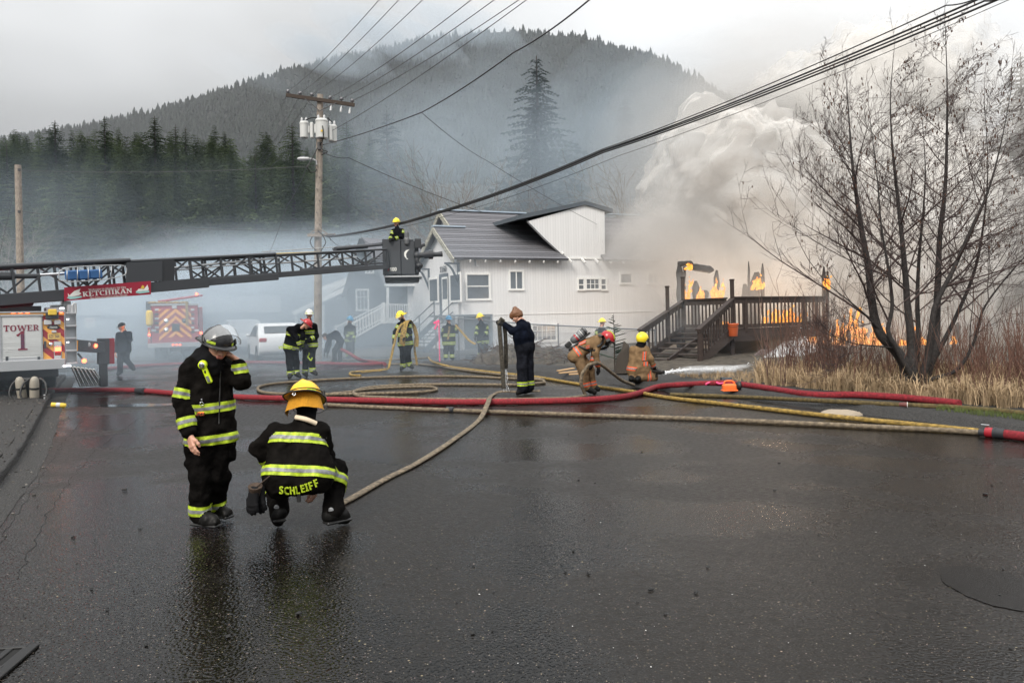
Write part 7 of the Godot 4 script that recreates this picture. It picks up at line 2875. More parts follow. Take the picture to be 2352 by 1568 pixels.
	for k in fires.size():
		var q: Array=fires[k]
		var base:=px(q[0],q[1],q[4])
		var t:=thing("flame",q[5],"fire",base,0.0,"flames of the burning house")
		var f:=Field.new()
		f.k=0.05
		f.nz=FastNoiseLite.new()
		f.nz.seed=40+k
		f.nz.frequency=3.4 if q[6] else 5.5
		f.nz.fractal_octaves=3
		f.amp=0.11 if q[6] else 0.06
		var rr:=RandomNumberGenerator.new()
		rr.seed=100+k
		var n:=30 if q[6] else 9
		for s in n:
			var w: float=q[2]
			var x:=rr.randf_range(-w,w)
			var h: float=q[3]*rr.randf_range(0.25,1.0)*(1.0 - 0.5*absf(x)/w)
			var p:=Vector3(x,rr.randf_range(0,0.15)*q[3],rr.randf_range(-0.3,0.3)*w)
			var mid:=p+Vector3(rr.randf_range(-0.1,0.2)*h,h*0.5,0)
			var rad: float=minf(0.12*w+0.02,0.085)
			f.add(p,mid,rad,rad*0.7)
			f.add(mid,mid+Vector3(rr.randf_range(-0.1,0.25)*h,h*0.5,0),rad*0.7,rad*0.08)
		var net:=f.nets(0.036 if q[6] else 0.02)
		var mesh:=net_mesh(net,[[[0],fm]])
		var fo:=MeshInstance3D.new()
		fo.name="flame_body"
		fo.mesh=mesh
		t.add_child(fo,true)
		if q[2]>0.25:
			var l:=OmniLight3D.new()
			l.name="flame_light"
			l.light_color=Color(1.0,0.86,0.72)
			l.light_energy=8.0 if q[6] else 1.2
			l.light_size=q[2]*0.5
			l.omni_range=60.0
			l.omni_attenuation=2.0
			l.shadow_enabled=true
			t.add_child(l)
			l.position=Vector3(0,q[3]*0.5,-q[2] - 0.5)
# ---------------------------------------------------------------- poles and wires
func cable(called: String,label: String,pts: Array,r0: float,sag: float,m: Material,group: String) -> void:
	var out:=PackedVector3Array()
	for k in pts.size() - 1:
		var a:=px(pts[k][0],pts[k][1],pts[k][2])
		var b:=px(pts[k+1][0],pts[k+1][1],pts[k+1][2])
		for s in 24:
			var f:=s/24.0
			out.append(a.lerp(b,f) - Vector3(0,sag*4.0*f*(1.0 - f),0))
	var l: Array=pts[pts.size() - 1]
	out.append(px(l[0],l[1],l[2]))
	var mb:=MB.new()
	mb.tube(out,r0*0.68,6)
	tag(part(called,mb,m),label,"cable",group)
func poles() -> void:
	var wood:=mat("pole_wood",0.4,0.35,0.3,0.85)
	mottle(wood,Vector3(6,0.5,6),noise_tex("grain_long",256,0.035,95,0.6,1.0),tex.folds,0.5)
	mottle(mat("crossarm_wood",0.07,0.05,0.038,0.85),Vector3(2,6,6),tex.grain_long)
	var iron:=mat("line_iron",0.05,0.05,0.052,0.5)
	mat("porcelain",0.12,0.12,0.13,0.2)
	var grey:=mat("transformer_grey",0.5,0.51,0.5,0.45)
	var d:=29.0
	var bot:=px(730,850,d)
	bot.y=-0.2
	var o:=thing("utility_pole","tall wooden utility pole with crossarm and three grey transformers in mid street","utility pole",Vector3(bot.x,0,bot.z))
	var r:=o.position
	var Q:=func(x: float,y: float,z:=0.0) -> Vector3:
		return px(x,y,d - z) - r
	var m:=MB.new()
	m.tube(PackedVector3Array([bot - r,Q.call(730,560),Q.call(735,217)]),PackedFloat32Array([0.155,0.14,0.115]),16)
	var pole:=part("pole",m,wood,o)
	for k in 14:
		var y:=380.0+k*27.0
		var pm:=MB.new()
		pm.tube(PackedVector3Array([Q.call(731+(2 if k % 2 else -3),y,0.12),Q.call(731+(3 if k % 2 else -4),y,0.2)]),0.018,5)
		part("step_bolt",pm,iron,pole)
	m=MB.new()
	m.bar(Q.call(657,218,0.16),Q.call(814,241,0.16),0.1,0.13)
	m.bar(Q.call(657,218,-0.16),Q.call(814,241,-0.16),0.1,0.13)
	part("crossarm",m,mt.crossarm_wood,o)
	m=MB.new()
	m.bar(Q.call(700,226,0.23),Q.call(733,254,0.18),0.04,0.03)
	m.bar(Q.call(772,236,0.23),Q.call(735,254,0.18),0.04,0.03)
	part("crossarm_brace",m,iron,o)
	for q in [[661,212],[689,216],[716,219],[758,226],[784,229],[809,233]]:
		m=MB.new()
		m.lathe(PackedVector2Array([Vector2(0,-0.12),Vector2(0.02,-0.1),Vector2(0.025,-0.02),Vector2(0.075,0.0),Vector2(0.08,0.03),Vector2(0.05,0.05),Vector2(0.065,0.07),Vector2(0.04,0.1),Vector2(0,0.11)]),12,tf(Q.call(q[0],q[1],0.16)))
		part("insulator",m,mt.porcelain,o)
	for q in [[761,240],[784,243],[804,247]]:
		m=MB.new()
		m.tube(PackedVector3Array([Q.call(q[0],q[1],0.2),Q.call(q[0] - 1,q[1]+5,0.22),Q.call(q[0] - 1,q[1]+6,0.22),Q.call(q[0] - 2,q[1]+14,0.24)]),PackedFloat32Array([0.02,0.03,0.05,0.04]),8)
		part("cutout_fuse",m,mt.lamp_grey,o)
	for q in [[699,282,317,10.0,-0.1],[739,277,318,13.5,0.42],[764,290,326,9.5,0.0]]:
		m=MB.new()
		var c: Vector3=Q.call(q[0],q[2],q[4])
		var h: float=(q[2] - q[1])*d/F
		var w: float=q[3]*d/F
		m.lathe(PackedVector2Array([Vector2(0,0),Vector2(w*0.9,0.0),Vector2(w,0.03),Vector2(w,h - 0.05),Vector2(w*1.06,h - 0.05),Vector2(w*1.06,h),Vector2(w*0.9,h+0.05),Vector2(0,h+0.07)]),22,tf(c))
		var t:=part("transformer",m,grey,o)
		for s in [-0.5,0.5]:
			m=MB.new()
			m.lathe(PackedVector2Array([Vector2(0.04,0),Vector2(0.055,0.05),Vector2(0.035,0.07),Vector2(0.05,0.11),Vector2(0.02,0.17),Vector2(0,0.18)]),8,tf(c+Vector3(s*w,h+0.03,0.03)))
			part("bushing",m,mt.lamp_grey,t)
		m=MB.new()
		m.box(tf(c+Vector3(w*(1.0 if q[0]<735 else -1.0),h*0.55,0)),Vector3(0.1,h*0.5,0.1),0.02)
		part("mounting",m,grey,t)
	m=MB.new()
	m.box(tf(Q.call(739,300,0.66)),Vector3(0.09,0.07,0.01))
	part("warning_sticker",m,mt.bag_yellow,o)
	m=MB.new()
	m.box(tf(Q.call(716,299,0.25)),Vector3(0.13,0.6,0.13),0.03)
	m.box(tf(Q.call(759,305,0.25)),Vector3(0.13,0.6,0.13),0.03)
	part("meter_box",m,grey,o)
	m=MB.new()
	m.tube(curve(PackedVector3Array([Q.call(727,378,0.12),Q.call(726,369,0.14),Q.call(718,365,0.2),Q.call(706,364,0.3)]),0.08),0.03,8)
	var lamp:=part("lamp_arm",m,mt.lamp_grey,o)
	m=MB.new()
	m.ball(Q.call(695,364.5,0.36),Vector3(0.22,0.07,0.11),Basis(Vector3.BACK,-0.03),14)
	m.box(tf(Q.call(704,364,0.32)),Vector3(0.2,0.1,0.13),0.03)
	part("lamp_head",m,mt.lamp_grey,lamp)
	m=MB.new()
	for q in [[[737,277,0.5],[742,300,0.68],[741,322,0.5],[734,332,0.2]],[[702,276,0.1],[716,270,0.3],[738,272,0.5],[752,275,0.3]],[[752,270,0.3],[762,280,0.1]],[[734,330,0.2],[726,345,0.2],[716,365,0.4],[704,385,0.5]],[[705,383,0.5],[712,395,0.4],[724,394,0.2],[727,388,0.15]],[[734,333,0.2],[742,345,0.4],[752,348,0.6],[738,356,0.2]],[[720,540,0.2],[712,552,0.3],[716,566,0.2],[726,575,0.15]],[[740,540,0.3],[748,556,0.4],[738,574,0.2],[733,590,0.16]],[[730,530,0.3],[742,540,0.4],[756,545,0.3],[760,552,0.3]]]:
		var pts:=PackedVector3Array()
		for w in q:
			pts.append(Q.call(w[0],w[1],w[2]))
		m.tube(curve(pts,0.12),0.022,5)
	var loose:=part("loose_wires",m,mt.rubber,o)
	loose.set_meta("kind","stuff")
	m=MB.new()
	m.bar(Q.call(706,540,0.25),Q.call(770,540,0.25),0.09,0.11)
	m.bar(Q.call(712,535,0.25),Q.call(732,523,0.2),0.03,0.03)
	m.bar(Q.call(752,537,0.25),Q.call(732,523,0.2),0.03,0.03)
	part("lower_crossarm",m,wood,o)
	m=MB.new()
	m.box(tf(Q.call(758,541,0.4)),Vector3(0.3,0.12,0.12),0.03)
	m.box(tf(Q.call(733,335,0.17)),Vector3(0.14,0.3,0.1),0.02)
	part("line_clamp",m,iron,o)
	var b2:=px(46,640,30.0)
	b2.y=-0.2
	var o2:=thing("utility_pole","plain grey wooden pole at the far left behind the tower truck","utility pole",Vector3(b2.x,0,b2.z))
	m=MB.new()
	m.tube(PackedVector3Array([b2 - o2.position,px(40,379,30.0) - o2.position]),PackedFloat32Array([0.15,0.115]),14)
	part("pole",m,wood,o2)
	m=MB.new()
	for y in [390,486]:
		m.box(tf(px(43,y,29.85) - o2.position),Vector3(0.08,0.1,0.06))
	part("line_clamp",m,iron,o2)
	var wm:=mat("wire_dark",0.02,0.02,0.021,0.5)
	var wg:=mat("wire_grey",0.1,0.1,0.105,0.5)
	var g1:="power lines from the crossarm to the top of the picture"
	var w1:=["leftmost thin power line rising from the crossarm","second power line from the left rising from the crossarm","third power line from the left rising from the crossarm","fourth power line from the left rising from the crossarm","fifth power line from the left rising from the crossarm","rightmost power line rising from the crossarm","lone power line rising just right of the crossarm"]
	var e1:=[[661,210,870,0,-40.0],[689,214,917,-2,0],[716,217,972,-2,0],[758,224,1084,-2,0],[784,227,1140,-4,0],[809,231,1197,-4,0],[762,300,1214,-4,0]]
	for k in 7:
		var q: Array=e1[k]
		cable("power_line",w1[k],[[q[0],q[1],28.8],[q[2],q[3],15.0],[q[2]+(q[2] - q[0])*0.3,q[3] - 80.0,12.0]],0.011 if k<3 else 0.013,0.12,wm,g1)
	for q in [[661,214,586,338,"power line running down left from the crossarm's end"],[689,218,590,372,"second power line running down left from the crossarm"],[716,222,480,520,"third power line running down left from the crossarm"],[735,262,510,480,"power line running down left from beside the transformers"]]:
		cable("power_line",q[4],[[q[0],q[1],29.0],[q[2],q[3],62.0]],0.013,0.3,wm,"power lines running down left behind the pole")
	cable("twisted_cable","thick twisted cable from the transformers up to the top middle",[[735,334,28.8],[968,258,21.0],[1180,120,16.0],[1360,-6,12.5]],0.022,0.06,wm,"")
	cable("service_drop","wire dropping from the transformers to the white house gable",[[738,347,28.8],[800,362,30.0],[1106,486,37.0]],0.02,0.1,wm,"service wires to the houses")
	cable("service_drop","wire branching from the thick twisted cable down over the house roofs",[[968,258,21.0],[1120,370,30.0],[1386,522,40.0]],0.014,0.1,wm,"service wires to the houses")
	cable("service_drop","thin wire dropping from mid pole behind the aerial bucket",[[737,412,28.8],[860,506,38.0]],0.014,0.1,wm,"service wires to the houses")
	cable("thin_line","upper thin line from the short pole to the tall pole",[[48,391,29.9],[728,380,28.9]],0.012,0.15,wg,"thin lines between the two poles")
	cable("thin_line","lower thin line from the short pole to the tall pole",[[48,485,29.9],[728,528,28.9]],0.012,0.25,wg,"thin lines between the two poles")
	cable("guy_wire","thin guy wire slanting left from the short pole",[[40,400,30.0],[-10,620,30.0]],0.01,0.0,wg,"")
	cable("drop_cable","dark cable hanging from the lamp arm down left",[[704,385,28.6],[660,470,36.0],[610,600,50.0]],0.022,0.1,wm,"")
	var g2:="bundle of cables crossing to the top right"
	var says:=["uppermost cable of the bundle crossing to the top right","thickest cable of the bundle crossing to the top right","third cable of the bundle crossing to the top right","fourth cable of the bundle crossing to the top right","thin lowest wire below the bundle crossing to the top right"]
	var ends:=[[2174,12,0.016],[2248,-2,0.026],[2262,2,0.022],[2295,-2,0.026],[2326,-4,0.009]]
	for k in 5:
		var mid:=[[1000,487],[1000,489],[1000,490],[1001,492],[1010,500]][k] as Array
		var mid2:=[[1384,342],[1384,345],[1385,347],[1386,350],[1420,358]][k] as Array
		cable("communication_cable",says[k],[[760,541+k,28.6],[mid[0],mid[1],25.0],[mid2[0],mid2[1],20.0],[ends[k][0],ends[k][1],12.0],[ends[k][0]+140,ends[k][1] - 62,11.2]],ends[k][2],0.1,wm,g2)
	cable("communication_cable","cable sagging from the pole's lower crossarm to the bucket side of the grey house",[[756,545,28.6],[800,560,31.0],[870,570,38.0]],0.016,0.2,wm,"")
# ---------------------------------------------------------------- hoses
func hose(label: String,pts: Array,r: float,m: Material,group: String,flat:=false,lift:=0.0) -> Node3D:
	var p:=PackedVector3Array()
	for q in pts:
		if q.size()>2:
			p.append(px(q[0],q[1],q[2]))
		else:
			var g:=gp(q[0],q[1])
			g.y=r+0.002+lift
			if verge_line.size()>0:
				var s:=verge_side(g)
				if s>-0.02:
					g=gp(q[0],q[1],verge_height(minf(s,3.0)))
					g.y=verge_height(minf(s,3.0))+r
			p.append(g)
	var o:=part("fire_hose",MB.new(),m) if false else null
	var mb:=MB.new()
	var c:=curve(p,0.1)
	var rr:=PackedFloat32Array()
	for k in c.size():
		rr.append(r*(1.0+0.035*sin(k*1.7)*sin(k*0.31)))
	mb.tube(c,rr,12,true,3.0)
	if flat:
		for k in mb.v.size():
			pass
	o=part("fire_hose",mb,m)
	tag(o,label,"fire hose",group)
	return o
func flat_hose(called: String,label: String,pts: PackedVector3Array,w: float,th: float,up: Array,m: Material,group:="") -> void:
	var c:=curve(pts,0.06)
	var mb:=MB.new()
	var n:=c.size()
	mb.grid(8,n - 1,func(a: float,b: float) -> Vector3:
		var k:=int(round(b*(n - 1)))
		var t:=(c[mini(k+1,n - 1)] - c[maxi(k - 1,0)]).normalized()
		var f:=b*(up.size() - 1)
		var u: Vector3=(up[int(f)] as Vector3).lerp(up[mini(int(f)+1,up.size() - 1)],f - int(f))
		var x:=t.cross(u).normalized()
		var y:=x.cross(t)
		var an:=-TAU*a
		return c[k]+x*cos(an)*w*0.5+y*sin(an)*th*0.5)
	tag(part(called,mb,m),label,"fire hose",group)
func hoses() -> void:
	mottle(mt.hose_red,Vector3.ONE*4,tex.grime,noise_tex("hose_weave",256,0.2,97,0,1,3.0),0.4)
	var tan:=mottle(mat("hose_tan",0.33,0.26,0.175,0.85),Vector3.ONE*2.5,noise_tex("hose_dirt",256,0.02,98,0.35,1.0),tex.hose_weave,0.4)
	var olive:=mottle(mat("hose_olive",0.2,0.145,0.05,0.85),Vector3.ONE*2.5,tex.hose_dirt,tex.hose_weave,0.4)
	var yellow:=mottle(mat("hose_yellow",0.55,0.36,0.08,0.8),Vector3.ONE*2.5,tex.hose_dirt,tex.hose_weave,0.4)
	hose("thick red supply hose running behind the two front firefighters to the bare tree",[[-60,909],[60,906],[140,902],[318,902],[330,903],[430,912],[540,918],[700,923],[900,928],[1050,931],[1180,930],[1320,927],[1420,920],[1470,909],[1510,895],[1560,890],[1600,888],[1655,886],[1700,889],[1750,896],[1810,906],[1860,913],[1910,915],[1960,914],[2060,920],[2140,928],[2205,935]],0.058,mt.hose_red,"red supply hoses")
	hose("red supply hose at the right edge behind the coupling",[[2300,1007],[2352,1014],[2450,1028],[2560,1048]],0.058,mt.hose_red,"red supply hoses")
	hose("farther red hose crossing the street behind the walking person",[[235,852],[300,846],[420,839],[560,836],[650,837],[730,838],[820,841],[884,839]],0.06,mt.hose_red,"red supply hoses")
	hose("red hose branch lifted by the bent person near the pole",[[782,802,27.5],[792,806,27.5],[806,814,27.3],[826,826,26.8],[846,834],[884,840]],0.06,mt.hose_red,"red supply hoses")
	hose("tan hose laid in a wide loop behind the red supply hose",[[1250,882],[1238,875],[1150,871],[1050,867],[900,868],[760,874],[650,882],[602,889],[592,897],[610,905],[680,909],[760,909],[860,907],[960,904],[1002,899],[990,892],[940,892],[860,896],[800,904],[760,908]],0.032,tan,"tan hoses on the street")
	hose("tan hose bending in a small loop before the wide loop",[[1252,882],[1180,887],[1050,886],[950,887],[860,892],[822,899],[812,907],[830,914],[880,917],[1000,921],[1150,922],[1300,919],[1338,914],[1345,909,15.2],[1340,896,15.1],[1334,876,15.0],[1338,856,15.0],[1352,838,15.0],[1370,832,15.1],[1388,842,15.3],[1408,858,15.6],[1430,874,16.0],[1456,884,16.5]],0.034,tan,"tan hoses on the street")
	hose("long tan hose stretching from the crouching firefighter to the right-hand coupling",[[740,933],[850,939],[1000,945],[1150,951],[1400,960],[1600,967],[1800,976],[2000,986],[2150,993],[2252,1000]],0.034,tan,"tan hoses on the street")
	hose("yellow hose winding from the fence to the right-hand coupling",[[984,823],[992,832],[1008,838],[1040,846],[1060,849],[1130,858],[1230,869],[1330,886],[1450,903],[1530,917],[1650,931],[1800,949],[1950,966],[2100,981],[2250,997]],0.036,yellow,"yellow hoses on the street")
	hose("olive hose along the verge with a paper cup on it",[[1540,910],[1700,916],[1900,926],[2100,936],[2200,941],[2352,954],[2500,972]],0.036,olive,"yellow hoses on the street")
	hose("yellow hose folded on the street left of the hose carrier",[[828,866],[806,864],[806,858],[830,856],[868,853],[886,850]],0.036,yellow,"yellow hoses on the street")
	hose("tan hose in the distance right of the bent person",[[745,834],[760,830],[800,829],[870,829],[950,826],[985,823]],0.034,tan,"tan hoses on the street")
	hose("tan hose in the distance running right from the hose carrier",[[886,839],[950,838],[1000,843],[1060,852],[1140,862],[1250,874]],0.034,tan,"tan hoses on the street")
	var c:=gp(2262,1003)
	var e:=gp(2308,1008)
	var o:=thing("hose_coupling","red and black wye valve joining the tan, yellow and red hoses at right","coupling",c)
	var d:=e - c
	d.y=0
	var m:=MB.new()
	m.tube(PackedVector3Array([Vector3(0,0.05,0) - d*0.25,Vector3(0,0.05,0)+d*0.15]),0.045,14)
	part("inlet",m,mt.steel_dark,o)
	m=MB.new()
	m.tube(PackedVector3Array([Vector3(0,0.06,0)+d*0.1,Vector3(0,0.06,0)+d*0.5]),0.065,14)
	part("valve_body",m,mt.truck_red,o)
	m=MB.new()
	m.tube(PackedVector3Array([Vector3(0,0.06,0)+d*0.5,Vector3(0,0.06,0)+d*0.62,Vector3(0,0.06,0)+d*0.63,Vector3(0,0.06,0)+d*1.05]),PackedFloat32Array([0.075,0.075,0.066,0.066]),14)
	part("outlet",m,mt.steel_dark,o)
	m=MB.new()
	m.bar(Vector3(0,0.15,0) - d*0.15,Vector3(0,0.15,0)+d*0.25,0.035,0.016,Vector3.UP,0.004)
	m.bar(Vector3(0,0.1,0)+d*0.2,Vector3(0,0.15,0)+d*0.2,0.02,0.02)
	part("lever",m,mt.chrome,o)
	var jc:=thing("hose_coupling","black coupling in the red hose beside the orange lantern","coupling",px(1665,886,15.9))
	jc.position=gp(1668,890)+Vector3(0,0.06,0)
	m=MB.new()
	m.tube(PackedVector3Array([Vector3(-0.1,0.08,0),Vector3(-0.02,0.08,0),Vector3(-0.015,0.08,0),Vector3(0.12,0.08,0)]),PackedFloat32Array([0.085,0.085,0.07,0.08]),14)
	part("collar",m,mt.steel_dark,jc)
	for q in [[322,903,0.068,"black coupling where the red supply hose bends at left"],[1035,946,0.046,"dark coupling in the long tan hose at centre"],[1690,935,0.046,"dark coupling in the yellow hose before the deck"]]:
		var g:=gp(q[0],q[1])
		var dirv:=gp(q[0]+14,q[1]+(1.5 if q[0]!=1690 else 1.9)) - g
		var co:=thing("hose_coupling",q[3],"coupling",g+Vector3(0,q[2] - 0.008,0))
		m=MB.new()
		m.tube(PackedVector3Array([-dirv*0.6,-dirv*0.1,-dirv*0.08,dirv*0.6]),PackedFloat32Array([q[2],q[2],q[2]*1.12,q[2]*1.12]),14)
		part("collar",m,mt.steel_dark,co)
	flat_hose("drained_hose","flat dark hose held upright by the woman with auburn hair",PackedVector3Array([px(1157,893,15.5),px(1153,830,15.5),px(1148,765,15.5),px(1147,740,15.5),px(1151,732,15.55),px(1157,738,15.6)]),0.085,0.03,[Vector3(0,0,1)],mottle(mat("hose_grey",0.1,0.088,0.066,0.85),Vector3.ONE*2.5,tex.hose_dirt,tex.hose_weave,0.4),"")
	flat_hose("drained_hose","flat hose end hanging from the woman's hands with water running out",PackedVector3Array([px(1157,738,15.65),px(1160,760,15.65),px(1162,800,15.65),px(1162,846,15.65)]),0.08,0.026,[Vector3(0.2,0,1)],mt.hose_grey,"")
	var wt:=thing("pouring_water","water pouring from the hanging hose end","water",px(1162,850,15.65))
	var wmat:=glass("clear_water",0.9,0.93,0.95,0.35,0.05)
	m=MB.new()
	for k in 60:
		var f:=rng.randf()
		m.ball(Vector3(rng.randf_range(-0.05,0.05)*(0.4+f),-f*0.44,rng.randf_range(-0.04,0.04)),Vector3(0.008,0.022,0.008)*rng.randf_range(0.6,1.3),Basis(),6)
	var drops:=part("drops",m,mat("spray_white",0.8,0.82,0.84,0.2),wt)
	drops.set_meta("kind","stuff")
	var y1:=Vector3.UP
	var fp:=PackedVector3Array()
	for q in [[1240,903],[1190,905],[1150,905]]:
		fp.append(gp(q[0],q[1])+Vector3(0,0.05,0))
	for q in [[1131,910],[1125,930],[1120,945],[1100,967],[1040,1014],[960,1066],[880,1107],[805,1150],[760,1172]]:
		fp.append(gp(q[0],q[1])+Vector3(0,0.02 if q[1]>960 or q[1]<915 else 0.13,0))
	flat_hose("drained_hose","flat grey-tan hose running from the woman's feet to the crouching firefighter",fp,0.088,0.034,[Vector3(0,1,0.4),Vector3.UP,Vector3.UP],tan,"")
	for k in 3:
		var x:=925.0+k*9.0
		flat_hose("shoulder_hose",["front fold of yellow hose over the carrier's shoulder","middle fold of yellow hose over the carrier's shoulder","rear fold of yellow hose over the carrier's shoulder"][k],PackedVector3Array([px(919+k*4,790+k*2,23.1),px(922+k*4,765,23.05),px(927+k*4,742,23.15),px(938+k*2,737 - k,23.4),px(948+k*2,748,23.6),px(955+k*2,775,23.55),px(954+k*2,796+(0 if k<2 else 0),23.5)]),0.075,0.02,[Vector3(-0.2,0.2,1),Vector3(0,1,0.3),Vector3(0.4,0,1)],yellow,"folds of hose on a shoulder")
	flat_hose("shoulder_hose","yellow hose trailing from the carrier's shoulder to the street",PackedVector3Array([px(925,742,23.1),px(914,757,23.0),px(905,790,22.9),px(896,830,22.8),px(890,847,22.7),gp(872,853)+Vector3(0,0.03,0),gp(830,858)+Vector3(0,0.03,0)]),0.075,0.024,[Vector3(0,0.2,1),Vector3(0,1,0.2)],yellow,"folds of hose on a shoulder")
	flat_hose("shoulder_hose","yellow hose end hanging behind the hose carrier",PackedVector3Array([px(955,770,23.6),px(952,800,23.6),px(956,825,23.6),px(957,838,23.6)]),0.07,0.024,[Vector3(0.3,0,1)],yellow,"folds of hose on a shoulder")
	flat_hose("shoulder_hose","yellow hose leading right from the firefighter with the strap",PackedVector3Array([px(1046,746,27.8),px(1060,762,27.6),px(1078,782,27.4),px(1092,790,27.2)]),0.08,0.03,[Vector3(0,0.3,1)],yellow,"folds of hose on a shoulder")
# ---------------------------------------------------------------- the jet of water
func water_jet() -> void:
	var o:=thing("water_jet","white jet of water shot from the kneeling firefighter's nozzle into the fire","water",px(1525,856,16.7))
	var pts:=[[1525,856,16.7],[1580,850,17.6],[1640,850,18.6],[1690,852,19.6],[1740,848,20.8],[1790,832,22.2],[1850,800,24.6]]
	var p:=PackedVector3Array()
	for q in pts:
		p.append(px(q[0],q[1],q[2]) - o.position)
	var c:=curve(p,0.15)
	var rr:=PackedFloat32Array()
	for k in c.size():
		rr.append(0.02+0.05*smooth(0,0.35,float(k)/c.size()))
	var m:=MB.new()
	m.tube(c,rr,8)
	var white:=mat("spray_white",0.8,0.82,0.84,0.2)
	var half:=int(c.size()*0.42)
	m=MB.new()
	m.tube(c.slice(0,half),rr.slice(0,half),8)
	part("solid_stream",m,white,o)
	var dm:=MB.new()
	dm.ball(Vector3.ZERO,Vector3.ONE,Basis(),6)
	var list:=[]
	for k in 7000:
		var f:=pow(rng.randf(),0.7)
		var i:=int(f*(c.size() - 1))
		var spread:=0.02+0.2*f*f
		var q:=c[i]+Vector3(rng.randfn(),rng.randfn(),rng.randfn())*spread
		var s:=rng.randf_range(0.004,0.011)
		list.append(Transform3D(Basis(Vector3(0,1,0),rng.randf()).scaled(Vector3(s*1.8,s,s)),q))
	multi("spray",dm.mesh(),white,list,[],o)
	for k in 26:
		var f:=0.12+0.88*k/25.0
		var i:=mini(int(f*(c.size() - 1)),c.size() - 1)
		var s:=0.22+0.75*f
		puff(o,c[i]+o.position,Vector3(s*1.7,s*0.62,s*0.7),lerpf(3.2,0.7,f),Color(1,1,1),0.1 - 0.2*f)
